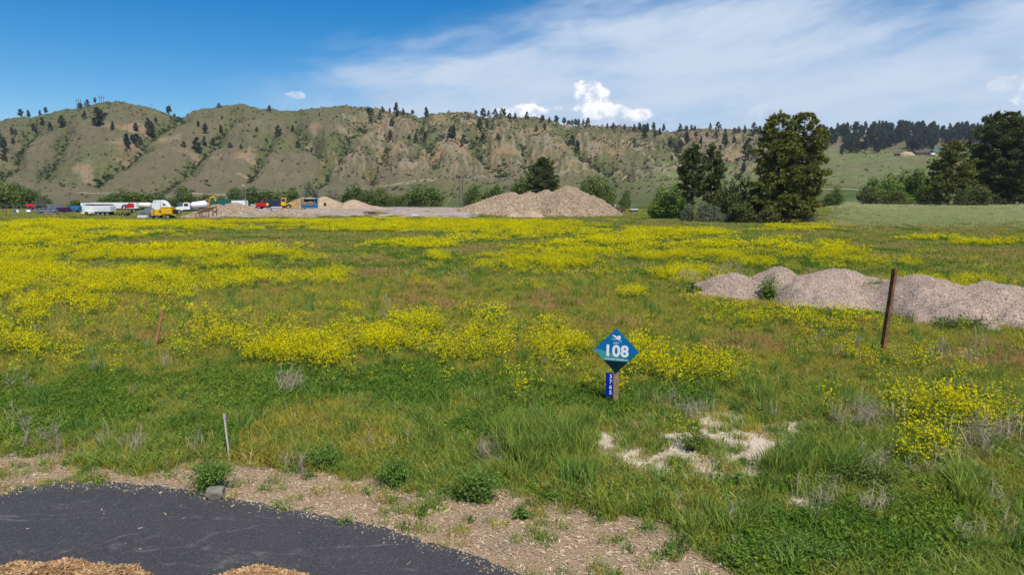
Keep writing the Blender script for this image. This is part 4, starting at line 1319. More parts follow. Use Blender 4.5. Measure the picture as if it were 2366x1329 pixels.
# wooded ridge to the right
spots = []
for k in range(1900):
    px = random.uniform(1880, 2370); py = random.uniform(300, 364)
    lim = 366 if px < 1960 else (354 if px < 2060 else 344 + 7 * math.sin(px / 30.0))
    dn = 0.8 if px < 1950 else (0.40 if px < 2000 else 0.6)
    if py > lim or random.random() > dn or float(vnoise(np.array([px / 22.0]), np.array([py / 12.0]), 5)[0]) < 0.44:
        continue
    spots.append((px, py))
spots.sort(key=lambda s: -s[1])
WOOD_P, WOOD_S = [], []
for i, (px, py) in enumerate(spots):
    x, y, z = hill_at(px, py, 500, 1260)
    s = random.uniform(17, 27) * 1050 / FPX
    if i < 150:
        o = bpy.data.objects.new('ridge_pine', HP[random.randrange(5)])
        o.location = (x, y, z - 0.2); o.scale = (s * 0.85, s * 0.85, s); o.rotation_euler = (0, 0, random.random() * 6.28)
        link(o)
        tag(o, 'dark pine in the wooded ridge above the pale green slope', 'pine tree', 'pines of the wooded ridge')
    else:
        WOOD_P.append((x, y, z - 0.2)); WOOD_S.append((s * 0.85, s * 0.85, s))
if WOOD_P:
    n = len(WOOD_P)
    rr = np.zeros((n, 3)); rr[:, 2] = rg.random(n) * 6.28
    scatter('far_pine_wood', protos('far_pine_pattern', HP), np.array(WOOD_P), rr, np.array(WOOD_S), rg.integers(0, 5, n), rg.random(n), 'distant dark pine wood along the far ridge top', 'wood')
print('hill pines', nhp, 'ridge', len(spots))

# brush on the hills: sage and small juniper, thickest in the gullies
SH = [mesh3('brush', cards(rg, 46, (0, 0, 0.40), (0.5, 0.5, 0.42), 0.15, 0.7, 0.5, 0), [L_SAGE]) for k in range(3)]

n = 120000
y = np.sqrt(rg.random(n) * (900 ** 2 - 420 ** 2) + 420 ** 2); x = (rg.random(n) * 2 - 1) * 0.86 * y
z, ft = hill(x, y, True)
pr = 0.05 + 0.60 * ft['gul'] + 0.22 * ft['green'] * sst(fbm(x / 22, y / 22, 83, 3), 0.45, 0.7) + 0.55 * sst(ft['px'], 740, 820) * (1 - sst(ft['px'], 1760, 1860)) * sst(ft['py0'], 430, 380) * 1.0 * sst(fbm(x / 30, y / 30, 84, 3), 0.40, 0.62)
pr = np.clip(pr, 0, 1) * (1 - 0.8 * sst(ft['px'], 1860, 1930) * (1 - sst(y, 760, 860)))
ok = rg.random(n) < pr * 0.62
x, y, z = x[ok], y[ok], z[ok]; gul = ft['gul'][ok]
n = len(x)
s = (0.8 + 1.5 * rg.random(n) ** 2) * (1 + 0.6 * gul)
rr = np.zeros((n, 3)); rr[:, 2] = rg.random(n) * 6.28
scatter('hill_brush', protos('brush_pattern', SH), np.stack([x, y, z - 0.1], 1), rr, np.stack([s * 1.3, s * 1.3, s], 1), rg.integers(0, 3, n), np.clip(rg.random(n) * 1.2 - gul * 0.5, 0, 1), 'sagebrush and small bushes dotted over the hills, thick in the gullies', 'brush')
print('brush', n)

# ------------------------------------------------------------------ gravel mounds beside the field
def gravel_mat(name, a, b, c, scale=38.0):
    m = bpy.data.materials.new(name); m.use_nodes = True
    t = NT(m.node_tree); bs = t.n['Principled BSDF']
    P = t.node('ShaderNodeTexCoord').outputs['Object']
    vo = t.node('ShaderNodeTexVoronoi'); vo.inputs['Scale'].default_value = scale; t.l.new(P, vo.inputs['Vector'])
    sp = t.node('ShaderNodeSeparateColor'); t.l.new(vo.outputs['Color'], sp.inputs[0])
    col = t.mix(sp.outputs[0], a, b)
    col = t.mix(t.ss(sp.outputs[1], 0.80, 0.9), col, c)
    n1 = t.noise(P, scale * 0.03, 5.0, 0.6)
    col = t.mix(t.m('MULTIPLY', t.ss(n1, 0.45, 0.65), 0.35), col, tuple(0.7 * q for q in a))
    t.l.new(col, bs.inputs['Base Color']); bs.inputs['Roughness'].default_value = 0.95; bs.inputs['Specular IOR Level'].default_value = 0.15
    bp = t.node('ShaderNodeBump'); bp.inputs['Strength'].default_value = 0.9; bp.inputs['Distance'].default_value = 0.6 / scale
    t.l.new(t.m('SUBTRACT', 1.0, vo.outputs['Distance']), bp.inputs['Height']); t.l.new(bp.outputs[0], bs.inputs['Normal'])
    return m


def stone_mat(name, a, b):
    m = bpy.data.materials.new(name); m.use_nodes = True
    t = NT(m.node_tree); bs = t.n['Principled BSDF']
    oi = t.node('ShaderNodeObjectInfo')
    n1 = t.noise(t.node('ShaderNodeTexCoord').outputs['Object'], 2.5, 4.0, 0.6)
    tn = t.m('ADD', t.m('MULTIPLY', t.attr('tint', 'INSTANCER').outputs['Fac'], 0.8), t.m('MULTIPLY', n1, 0.25))
    t.l.new(t.mix(tn, a, b), bs.inputs['Base Color']); bs.inputs['Roughness'].default_value = 0.92; bs.inputs['Specular IOR Level'].default_value = 0.2
    return m


def stone_meshes(k0, m, n=3):
    import bmesh
    out = []
    for k in range(n):
        bm = bmesh.new(); bmesh.ops.create_icosphere(bm, subdivisions=1, radius=1.0)
        r2 = np.random.default_rng(k0 + k)
        ax = 0.6 + 0.5 * r2.random(3)
        for v in bm.verts:
            v.co = Vector((v.co.x * ax[0], v.co.y * ax[1], v.co.z * ax[2] * 0.8)) * (0.78 + 0.4 * r2.random())
        me = bpy.data.meshes.new('stone'); bm.to_mesh(me); bm.free(); me.materials.append(m)
        out.append(me)
    return out


G_MOUND = gravel_mat('pink_gravel', (0.285, 0.205, 0.152), (0.42, 0.315, 0.240), (0.56, 0.45, 0.36), 30.0)
G_STONE = stone_mat('pink_gravel_stone', (0.24, 0.17, 0.122), (0.54, 0.42, 0.325))
GST = protos('gravel_pattern', stone_meshes(70, G_STONE))


def heap_mesh(fn, x0, x1, y0, y1, step, cx, cy, cz, m):
    xs = np.arange(x0, x1 + step, step); ys = np.arange(y0, y1 + step, step)
    X, Y = np.meshgrid(xs, ys)
    Z, mask = fn(X, Y)
    g = H(X, Y)
    Zt = np.where(mask, g + Z, g - 0.08)
    V = np.stack([X - cx, Y - cy, Zt - cz], -1).reshape(-1, 3)
    nr, nc = X.shape
    i = np.arange(nr * nc).reshape(nr, nc)
    F = np.stack([i[:-1, :-1], i[:-1, 1:], i[1:, 1:], i[1:, :-1]], -1).reshape(-1, 4)
    mk = mask.reshape(-1)
    F = F[mk[F].any(1)]
    return np_mesh('heap', V, F, [m], smooth=True)


def cone(X, Y, cx, cy, h, rx, ry, rot=0.0, p=1.45, sharp=0.0, seed=0):
    c, s = math.cos(rot), math.sin(rot)
    u = ((X - cx) * c + (Y - cy) * s) / rx; v = (-(X - cx) * s + (Y - cy) * c) / ry
    d = np.hypot(u, v)
    d = d * (1 + 0.42 * (fbm(X * 0.7 + seed, Y * 0.7, 91 + seed, 4) - 0.5) * 2 * np.clip(3.0 / max(rx, ry), 0.25, 1))
    return h * np.clip(1 - np.clip(d, 0, 9) ** p, 0, None)


def make_heap(name, fn, ext, step, m, label, cat, stones, sc, ns, seed, group=None):
    x0, x1, y0, y1 = ext
    cx, cy = (x0 + x1) / 2, (y0 + y1) / 2
    cz = h1(cx, cy)
    e = empty(name, (cx, cy, cz), 0, label, cat, group)
    o = bpy.data.objects.new('heap_body', heap_mesh(fn, x0, x1, y0, y1, step, cx, cy, cz, m)); link(o, e)
    r2 = np.random.default_rng(seed)
    X = x0 + (x1 - x0) * r2.random(ns); Y = y0 + (y1 - y0) * r2.random(ns)
    Z, mask = fn(X, Y)
    X, Y, Z = X[mask], Y[mask], Z[mask]
    Z = Z + H(X, Y) - cz
    n = len(X)
    rr = r2.random((n, 3)) * 6.28
    s = sc[0] + (sc[1] - sc[0]) * r2.random(n) ** 2.2
    scatter('loose_stones', stones, np.stack([X - cx, Y - cy, Z], 1), rr, s, r2.integers(0, 3, n), r2.random(n), parent=e)
    return e


MLAB = ['low gravel mound with the leafy weed at its right foot', 'small rear gravel mound behind the leafy weed', 'rear gravel mound trailing off to the brown post', 'broad front gravel mound left of the brown post', 'tallest gravel mound with a long tail, right of the brown post']
for i, (px, yy, h, rx, ry) in enumerate(MOUNDS):
    cx = xat(px, yy)
    def fn(X, Y, cx=cx, yy=yy, h=h, rx=rx, ry=ry, i=i):
        Z = cone(X, Y, cx, yy, h, rx, ry, 0, 1.5, seed=i)
        if i == 2:
            Z = np.maximum(Z, cone(X, Y, cx + 1.5, yy - 0.4, h * 0.62, 2.2, 1.2, -0.2, 1.5, seed=7))
        if i == 3:
            Z = np.maximum(Z, cone(X, Y, cx + 1.4, yy - 0.3, h * 0.66, 2.0, 1.7, -0.1, 1.6, seed=8))
        if i == 4:
            Z = np.maximum(Z, cone(X, Y, cx + 1.8, yy - 1.0, h * 0.90, 3.2, 2.7, -0.2, 1.5, seed=9))
            Z = np.maximum(Z, cone(X, Y, cx + 4.6, yy - 1.6, h * 0.80, 4.2, 2.7, -0.15, 1.5, seed=10))
        Z = Z + np.where(Z > 0.02, (fbm(X * 1.3, Y * 1.3, 95, 5, 0.6) - 0.5) * 0.34 * np.clip(Z * 2, 0, 1), 0)
        return Z, Z > 0.015
    ext = (cx - rx * 1.4, cx + (rx * 1.4 if i not in (2, 3, 4) else (rx + 2.6 if i != 4 else 10.5)), yy - ry * 1.5 - (1.8 if i == 4 else 0), yy + ry * 1.4)
    make_heap('gravel_mound', fn, ext, 0.09, G_MOUND, MLAB[i], 'gravel mound', GST, (0.010, 0.050), 15000 if i < 4 else 42000, 100 + i)

# ------------------------------------------------------------------ the stony yard and its heaps
YG = gravel_mat('yard_gravel', (0.32, 0.245, 0.19), (0.42, 0.335, 0.265), (0.52, 0.45, 0.38), 5.0)
pxs = np.linspace(400, 1150, 220); yy = np.linspace(134, 244, 90)
PXg, Yg = np.meshgrid(pxs, yy)
Xg = (PXg - 1183.0) / 1589.0 * Yg
Zg = H(Xg, Yg) + 0.06 + (fbm(Xg / 2.5, Yg / 2.5, 12, 3) - 0.5) * 0.35 * yard(PXg, Yg)
V = np.stack([Xg, Yg, Zg], -1).reshape(-1, 3)
i = np.arange(len(V)).reshape(Xg.shape)
F = np.stack([i[:-1, :-1], i[:-1, 1:], i[1:, 1:], i[1:, :-1]], -1).reshape(-1, 4)
mk = (yard(PXg, Yg) > 0.45).reshape(-1)
F = F[mk[F].any(1)]
tag(link(bpy.data.objects.new('gravel_yard', np_mesh('gravel_yard', V, F, [YG], smooth=True))), 'pinkish gravel work yard past the meadow', 'yard', kind='structure')
# dirt lane at far left
lane = MB()
LP = [(-140, 128), (-60, 150), (0, 172), (60, 186), (130, 200)]
for (a, ya), (b, yb_) in zip(LP[:-1], LP[1:]):
    P4 = [(xat(a, ya), ya - 2.2), (xat(b, yb_), yb_ - 2.2), (xat(b, yb_), yb_ + 2.2), (xat(a, ya), ya + 2.2)]
    lane.add([(p[0], p[1], h1(*p) + 0.10) for p in P4], [[0, 1, 2, 3]])
tag(lane.build('gravel_lane', YG), 'pale gravel lane leading to the parked vehicles', 'lane', kind='structure')

ROCK = gravel_mat('rock_heap', (0.27, 0.190, 0.115), (0.40, 0.295, 0.19), (0.54, 0.44, 0.32), 2.6)
ROCKS = stone_mat('rock_heap_stone', (0.20, 0.135, 0.085), (0.52, 0.40, 0.28))
RST = protos('rock_pattern', stone_meshes(80, ROCKS))


def pile(name, lobes, m, label, cat, stones, sc, ns, seed, step=0.5, p=1.25):
    """lobes: (px, distance, py of the top, half width px, half depth m)"""
    L = []
    for (px, y, tp, wpx, ry) in lobes:
        x = xat(px, y); g = h1(x, y)
        L.append((x, y, CAMZ + slope(tp) * y - g, wpx * y / FPX, ry))
    def fn(X, Y):
        Z = np.zeros(np.shape(X))
        for k, (x, y, h, rx, ry) in enumerate(L):
            Z = np.maximum(Z, cone(X, Y, x, y, h, rx, ry, 0, p, seed=seed + k))
        Z = Z + np.where(Z > 0.03, (fbm(X * 0.5, Y * 0.5, seed, 4) - 0.5) * 0.25 * np.clip(Z, 0, 1.5), 0)
        return Z, Z > 0.03
    ext = (min(l[0] - l[3] * 1.3 for l in L), max(l[0] + l[3] * 1.3 for l in L), min(l[1] - l[4] * 1.3 for l in L), max(l[1] + l[4] * 1.3 for l in L))
    return make_heap(name, fn, ext, step, m, label, cat, stones, sc, ns, seed)


pile('rock_pile', [(1180, 163, 444, 120, 11), (1225, 165, 443, 90, 11), (1262, 166, 438, 90, 12), (1312, 165, 429, 118, 14), (1370, 162, 452, 66, 9), (1120, 160, 466, 70, 7)], ROCK, 'huge twin humped pile of tan fieldstones at the end of the yard', 'rock pile', RST, (0.09, 0.26), 30000, 201, 0.5)
pile('rubble_pile', [(500, 150, 474, 62, 6), (545, 156, 469, 52, 7), (460, 146, 490, 40, 4)], ROCK, 'long heap of pinkish rubble behind the rusty steel frame', 'rubble pile', RST, (0.10, 0.24), 7000, 202, 0.35)
pile('rubble_pile', [(650, 146, 483, 30, 3.2), (690, 148, 491, 60, 3), (615, 145, 493, 50, 2.6)], ROCK, 'small heap of broken rock in front of the red dump truck', 'rubble pile', RST, (0.12, 0.30), 4200, 203, 0.3)
SAND = mat('brown_sand', (0.29, 0.185, 0.095), 1.0, var=0.22, scale=0.9, bump=0.4)
SANDL = mat('tan_sand', (0.40, 0.285, 0.185), 1.0, var=0.2, scale=0.9, bump=0.4)
pile('sand_pile', [(700, 192, 455, 52, 7), (718, 196, 455, 40, 7)], SAND, 'brown sand pile behind the blue screening machine', 'sand pile', RST, (0.05, 0.12), 500, 204, 0.4)
pile('sand_pile', [(752, 190, 453, 58, 8), (775, 186, 468, 50, 6)], SANDL, 'pointed tan sand pile right of the blue screening machine', 'sand pile', RST, (0.05, 0.12), 500, 205, 0.4)
pile('sand_pile', [(818, 186, 461, 55, 7), (850, 182, 474, 50, 6)], SANDL, 'rounded tan sand pile at the right end of the yard heaps', 'sand pile', RST, (0.05, 0.12), 500, 206, 0.4)
pile('gravel_bank', [(740, 158, 481, 70, 5), (830, 156, 482, 70, 5)], YG, 'low bank of grey pink gravel below the sand piles', 'gravel bank', RST, (0.06, 0.16), 2600, 207, 0.35)
pile('gravel_heap', [(920, 152, 481, 32, 2.6)], mat('grey_gravel', (0.28, 0.25, 0.23), 1.0, var=0.25, scale=1.5, bump=0.5), 'small dark grey gravel heap beside the white pipe', 'gravel heap', RST, (0.05, 0.12), 500, 208, 0.25)
pile('dirt_heap', [(1228, 146, 486, 34, 2.4), (1190, 147, 489, 26, 2)], SANDL, 'low smooth dirt heap in front of the huge rock pile', 'dirt heap', RST, (0.04, 0.08), 100, 209, 0.25)

# ------------------------------------------------------------------ lot sign
WOODP = mat('treated_post_wood', (0.36, 0.225, 0.095), 0.85, var=0.25, scale=14.0, bump=0.3)
S_BLUE = mat('sign_blue', (0.0, 0.150, 0.37), 0.45, var=0.03)
S_TEAL = mat('sign_teal', (0.06, 0.31, 0.32), 0.45, var=0.03)
S_DTEAL = mat('sign_deep_teal', (0.006, 0.15, 0.20), 0.45, var=0.03)
S_NAVY = mat('sign_navy', (0.001, 0.016, 0.026), 0.45, var=0.03)
S_WHITE = mat('sign_white', (0.82, 0.84, 0.88), 0.5, var=0.02)
A_BLUE = mat('address_blue', (0.003, 0.018, 0.30), 0.4, var=0.03)


def text_obj(name, body, size, loc, mt, parent, bold=0.0, space=1.0):
    cu = bpy.data.curves.new(name, 'FONT')
    cu.body = body; cu.size = size; cu.align_x = 'CENTER'; cu.align_y = 'CENTER'
    cu.offset = bold; cu.extrude = 0.0008; cu.space_character = space
    t = bpy.data.objects.new(name, cu); COL.objects.link(t)
    bpy.context.view_layer.update()
    dg = bpy.context.evaluated_depsgraph_get()
    me = bpy.data.meshes.new_from_object(t.evaluated_get(dg))
    bpy.data.objects.remove(t); bpy.data.curves.remove(cu)
    me.materials.clear(); me.materials.append(mt)
    o = bpy.data.objects.new(name, me)
    o.rotation_euler = (math.pi / 2, 0, 0); o.location = loc
    return link(o, parent)


sx, sy, _ = at_y(1421, 955, 12.62)
sg = empty('lot_sign', (sx, sy, h1(sx, sy)), R(-19), 'blue and teal diamond lot sign 108 with blue address plate on a wooden post', 'sign')
MB().box(-0.045, 0.045, 0.004, 0.094, -0.15, 1.28, bev=0.006).build('post', WOODP, sg)
CZ, HD = 1.135, 0.432
dm = lambda pts: [(p[0] * HD, CZ + p[1] * HD) for p in pts]
pan = MB().prism(dm([(0, -1), (1, 0), (0, 1), (-1, 0)]), -0.004, 0.003).build('sign_panel', S_BLUE, sg)
def band(name, pts, y, m):
    return MB().flat(dm(pts), y, 0, 0.0012).build(name, m, pan)
band('teal_band', [(-0.30, -0.02), (0.05, 0.02), (0.40, -0.06), (0.70, -0.10), (0.94, -0.055), (0.55, -0.445), (-0.545, -0.445), (-0.6, -0.2)], -0.0045, S_DTEAL)
band('teal_band', [(-0.985, 0.0), (-0.80, 0.04), (-0.45, -0.04), (-0.1, -0.16), (0.25, -0.30), (0.60, -0.38), (0.548, -0.447), (-0.545, -0.447)], -0.0062, S_TEAL)
band('navy_tip', [(-0.548, -0.445), (0.548, -0.445), (0, -0.992)], -0.0080, S_NAVY)
text_obj('number', '108', 0.300, (0.0, -0.0085, CZ - 0.010), S_WHITE, pan, 0.011, 1.06)
text_obj('word', 'LOT', 0.048, (-0.004, -0.0060, CZ + 0.150), S_WHITE, pan, 0.0015, 1.3)
text_obj('street_name', '3765 WOLF WILLOW CT', 0.036, (0.0, -0.0085, CZ - 0.165), S_WHITE, pan, 0.001, 1.1)
lg = MB()
k = 0.0012
def lpts(L):
    return [((x - 595) / 355.0 * HD, CZ + (345 - y) / 352.0 * HD) for x, y in L][::-1]
for L in ([(528, 100), (560, 98), (592, 112), (612, 132), (604, 148), (580, 140), (550, 122)],
          [(606, 136), (612, 112), (630, 100), (652, 104), (664, 120), (664, 138), (652, 150), (648, 158), (632, 168), (612, 166), (598, 156)],
          [(600, 148), (612, 160), (588, 166), (560, 168), (515, 160), (516, 155), (560, 160), (584, 156)],
          [(630, 166), (646, 158), (662, 180), (678, 208), (674, 211), (656, 186)]):
    lg.flat(lpts(L), -0.0045 - k, 0, 0.0008); k += 0.0006
lg.build('bird_emblem', S_WHITE, pan)
STEEL = mat('galvanised_steel', (0.42, 0.43, 0.44), 0.45, 0.8, var=0.1)
for bz in (CZ + 0.115, CZ - 0.21):
    mb = MB(); mb.tube([(0, -0.004, bz), (0, -0.011, bz)], 0.006, 8); mb.build('screw', STEEL, sg)
rc = 0.012
plate = MB().prism([(-0.195 + rc, 0.235), (-0.053 - rc, 0.235), (-0.053, 0.235 + rc), (-0.053, 0.70 - rc), (-0.053 - rc, 0.70), (-0.195 + rc, 0.70), (-0.195, 0.70 - rc), (-0.195, 0.235 + rc)], 0.010, 0.013).build('address_plate', A_BLUE, sg)
for kk, ch in enumerate('3765'):
    text_obj('digit', ch, 0.105, (-0.098, 0.0092, 0.625 - 0.104 * kk), S_WHITE, plate, 0.002)
MB().box(-0.066, -0.045, 0.014, 0.05, 0.28, 0.31).build('bracket', STEEL, sg)

# ------------------------------------------------------------------ posts and stakes
def leaning_post(name, base, top, dist, w, d, m, label, cat, twist=0.3, cap=None):
    x, y, _ = at_y(base[0], base[1], dist)
    z = h1(x, y)
    tx, ty, tz = at_y(top[0], top[1], dist)
    e = empty(name, (x, y, z), 0, label, cat)
    ax = Vector((tx - x, 0.0, tz - z)); L = ax.length
    rgp = np.random.default_rng(int(base[0]))
    mb = MB()
    n = 9
    rot = ax.to_track_quat('Z', 'Y').to_matrix() @ Matrix.Rotation(twist, 3, 'Z')
    V, F = [], []
    for i in range(n):
        t = i / (n - 1)
        for (a, b) in ((-1, -1), (1, -1), (1, 1), (-1, 1)):
            jx = 1 + (rgp.random() - 0.5) * 0.10
            p = rot @ Vector((a * w / 2 * jx, b * d / 2 * jx, -0.25 + t * (L + 0.25) + (rgp.random() - 0.5) * 0.012 * (i == n - 1)))
            V.append(tuple(p))
    for i in range(n - 1):
        for k in range(4):
            k2 = (k + 1) % 4
            F.append([i * 4 + k, i * 4 + k2, i * 4 + 4 + k2, i * 4 + 4 + k])
    F += [[3, 2, 1, 0], [4 * n - 4, 4 * n - 3, 4 * n - 2, 4 * n - 1]]
    mb.add(V, F); mb.build('shaft', m, e)
    return e, ax, rot, L


BRN = mat('weathered_brown_wood', (0.205, 0.090, 0.040), 0.9, var=0.4, scale=7.0, dirt=(0.05, 0.028, 0.018), dirt_amt=0.8, bump=0.4)
leaning_post('brown_post', (2036, 832), (2068, 622), 16.9, 0.10, 0.09, BRN, 'tall leaning dark brown wooden post in front of the gravel mounds', 'post', 0.35)
leaning_post('wooden_stake', (359, 810), (377, 712), 17.9, 0.20, 0.055, mat('reddish_board', (0.44, 0.185, 0.080), 0.9, var=0.3, scale=8.0, bump=0.3), 'short leaning reddish board stake in the yellow flowers', 'stake', 0.35)
e, ax, rot, L = leaning_post('survey_stake', (532, 1086), (518, 957), 10.05, 0.042, 0.02, mat('bleached_lath', (0.50, 0.43, 0.37), 0.9, var=0.2, scale=10.0, bump=0.2), 'thin bleached survey stake with purple tape near the asphalt', 'stake', 0.2)
mb = MB()
for (a, b, c, d_) in ((-0.024, 0.024, L - 0.075, L - 0.030),):
    Vv = [tuple(rot @ Vector((sx_ * 0.024, sy_ * 0.0135, zz))) for zz in (c, d_) for (sx_, sy_) in ((-1, -1), (1, -1), (1, 1), (-1, 1))]
    mb.add(Vv, [[0, 1, 5, 4], [1, 2, 6, 5], [2, 3, 7, 6], [3, 0, 4, 7], [3, 2, 1, 0], [4, 5, 6, 7]])
mb.build('marking_tape', mat('purple_tape', (0.42, 0.33, 0.75), 0.5), e)
leaning_post('white_marker', (1428, 554), (1428, 541), 68.0, 0.05, 0.05, S_WHITE, 'tiny white marker stake far out in the field', 'stake')
leaning_post('marker_post', (14, 500), (14, 485), 150.0, 0.16, 0.16, BRN, 'dark marker post by the gravel lane', 'post')

# ------------------------------------------------------------------ rock on the asphalt edge, roadside plants
import bmesh
bm = bmesh.new(); bmesh.ops.create_icosphere(bm, subdivisions=4, radius=1.0)
for v in bm.verts:
    p = v.co.copy()
    q = np.array([p.x, p.y, p.z])
    nn = float(fbm(np.array([p.x * 1.5 + 3]), np.array([p.y * 1.5 + p.z * 1.2]), 7, 3)[0]) - 0.5
    f = 1 + nn * 0.35
    p = Vector((max(-0.82, min(0.82, p.x)), max(-0.8, min(0.8, p.y)), max(-0.6, min(0.78, p.z)))) * f
    v.co = Vector((p.x * 0.135, p.y * 0.10, p.z * 0.11 + 0.045))
me = bpy.data.meshes.new('rock'); bm.to_mesh(me); bm.free()
me.materials.append(mat('river_rock', (0.20, 0.185, 0.145), 0.85, var=0.25, scale=9.0, dirt=(0.12, 0.11, 0.085), dirt_amt=0.7, bump=0.4))
me.polygons.foreach_set('use_smooth', np.ones(len(me.polygons), bool))
rx, ry, _ = at(498, 1158)
rk = bpy.data.objects.new('rock', me); rk.location = (rx, ry, 0.035 + 0.016); rk.rotation_euler = (0, 0, 0.2); link(rk)
tag(rk, 'smooth grey brown rock lying on the asphalt edge', 'rock')

L_BUSH = leaf_mat('roadside_leaf', (0.150, 0.245, 0.050), (0.175, 0.265, 0.055), 0.32, 0.8, inst=False)


def leafy(name, px, py, rx, ry, h, n, leaf, label, seed, m=None, sprigs=10, ground=0.0, at_dist=None):
    rg2 = np.random.default_rng(seed)
    x, y, _ = at(px, py, ground) if at_dist is None else at_y(px, py, at_dist)
    z = h1(x, y)
    e = empty(name, (x, y, z), 0, label, 'plant')
    mb = MB()
    tips = []
    for k in range(sprigs):
        a = rg2.random() * 6.283; r = math.sqrt(rg2.random())
        tip = Vector((math.cos(a) * rx * r, math.sin(a) * ry * r, h * (1.05 - 0.45 * r * r) * (0.7 + 0.45 * rg2.random())))
        mid = Vector((tip.x * 0.45, tip.y * 0.45, tip.z * 0.65))
        mb.tube([(tip.x * 0.08, tip.y * 0.08, -0.02), mid, tip], [0.006, 0.004, 0.002], 4)
        tips.append((mid, tip))
    mb.build('stems', L_BUSH if m is None else m, e)
    V, F = [], []
    for k in range(n):
        mid, tip = tips[rg2.integers(0, len(tips))]
        t = rg2.random()
        base = Vector((0, 0, 0)).lerp(mid, min(1, 0.3 + t * 1.4)) if t < 0.5 else mid.lerp(tip, (t - 0.5) * 2.05)
        p = np.array(base) + rg2.normal(size=3) * np.array([0.05, 0.05, 0.03]) * (h / 0.35)
        p[2] = max(p[2], 0.01)
        nr = rg2.normal(size=3) * 0.6 + np.array([p[0], p[1], 0]) * 1.5 + np.array([0, 0, 0.6]); nr /= np.linalg.norm(nr)
        u = np.cross(nr, rg2.normal(size=3)); u /= np.linalg.norm(u); v = np.cross(nr, u)
        s = leaf * (0.6 + 0.7 * rg2.random())
        b = len(V)
        V += [p - u * s, p - v * s * 0.5 + nr * s * 0.12, p + u * s, p + v * s * 0.5 + nr * s * 0.12]
        F.append([b, b + 1, b + 2, b + 3])
    o = bpy.data.objects.new('foliage', np_mesh('foliage', np.array(V), np.array(F), [L_BUSH if m is None else m])); link(o, e)
    return e


leafy('leafy_weed', 486, 1134, 0.38, 0.30, 0.42, 3400, 0.017, 'round bright green bush beside the grey rock on the asphalt edge', 1, sprigs=46)
leafy('leafy_weed', 756, 1082, 0.36, 0.28, 0.34, 2600, 0.017, 'round green weed clump at the edge of the golden grass', 2, sprigs=36)
leafy('leafy_weed', 915, 1122, 0.36, 0.28, 0.38, 2600, 0.018, 'green weed clump standing in wood chips between two others', 3, sprigs=36)
leafy('leafy_weed', 1108, 1160, 0.34, 0.26, 0.42, 2600, 0.020, 'taller light green weed clump beside the tall grass', 4, sprigs=34)
leafy('leafy_weed', 1205, 1198, 0.22, 0.12, 0.16, 700, 0.017, 'low sprawling green weed alone on the wood chips', 5, sprigs=16)
leafy('leafy_weed', 1600, 1040, 0.34, 0.30, 0.26, 2200, 0.016, 'dark green mounded weed in the middle of the bare sand', 6, L_COT, sprigs=40)
leafy('leafy_weed', 1850, 1308, 0.55, 0.36, 0.30, 4600, 0.016, 'wide bright green weed mat at the end of the wood chips', 7, sprigs=70)
leafy('leafy_weed', 2010, 1130, 0.60, 0.40, 0.36, 4200, 0.017, 'wide dark green weed mound among dead stalks', 8, L_COT, sprigs=60)
leafy('leafy_weed', 1700, 1120, 0.25, 0.2, 0.16, 900, 0.02, 'small broad leaved weed beside the lower bare sand', 9, sprigs=18)
leafy('leafy_weed', 1775, 690, 0.36, 0.3, 1.00, 1500, 0.045, 'upright leafy weed growing between the gravel mounds', 10, sprigs=22, at_dist=26.2)
leafy('leafy_weed', 2020, 680, 0.9, 0.5, 0.55, 1500, 0.045, 'low spreading weed on the rear gravel mound by the post', 11, sprigs=26, at_dist=28.6)
leafy('leafy_weed', 1600, 684, 0.45, 0.4, 0.45, 1200, 0.04, 'dark weed at the left foot of the gravel mounds', 12, L_COT, sprigs=22, at_dist=27.8)
leafy('leafy_weed', 2220, 772, 1.2, 0.4, 0.42, 2000, 0.035, 'long low weed strip under the tallest gravel mound', 13, L_COT, sprigs=40, at_dist=20.3)

# clods and pebbles on the bare sand
x, y = ring(rg, 7.0, 15, 160, 0.9)
zo, px, py = zones(x, y)
ok = rg.random(len(x)) < zo['soil'] * 0.8
x, y = x[ok], y[ok]; n = len(x)
# loose stones spilled over the asphalt edge
CLOD = stone_mat('sand_clod', (0.34, 0.25, 0.165), (0.62, 0.50, 0.36))
scatter('sand_clods', protos('clod_pattern', stone_meshes(90, CLOD)), np.stack([x, y, H(x, y) + 0.002], 1), rg.random((n, 3)) * 6.28, 0.006 + 0.034 * rg.random(n) ** 4, rg.integers(0, 3, n), rg.random(n), 'clods and pebbles scattered over the bare sand', 'clods')

xe = np.repeat(E[20:400, 0], 6) + rg.normal(size=380 * 6) * 0.05; ye = np.repeat(E[20:400, 1], 6) - np.abs(rg.normal(size=380 * 6)) * 0.12 + 0.05
n = len(xe)
scatter('edge_gravel', protos('edge_gravel_pattern', stone_meshes(95, CLOD)), np.stack([xe, ye, np.full(n, 0.036)], 1), rg.random((n, 3)) * 6.28, 0.003 + 0.012 * rg.random(n) ** 4, rg.integers(0, 3, n), rg.random(n), 'small loose stones spilled along the asphalt edge', 'gravel')

# ------------------------------------------------------------------ wood chips
CHIPM = stone_mat('wood_chip', (0.17, 0.080, 0.034), (0.62, 0.40, 0.20))
CHIPP = stone_mat('pale_chip', (0.22, 0.13, 0.075), (0.70, 0.54, 0.37))


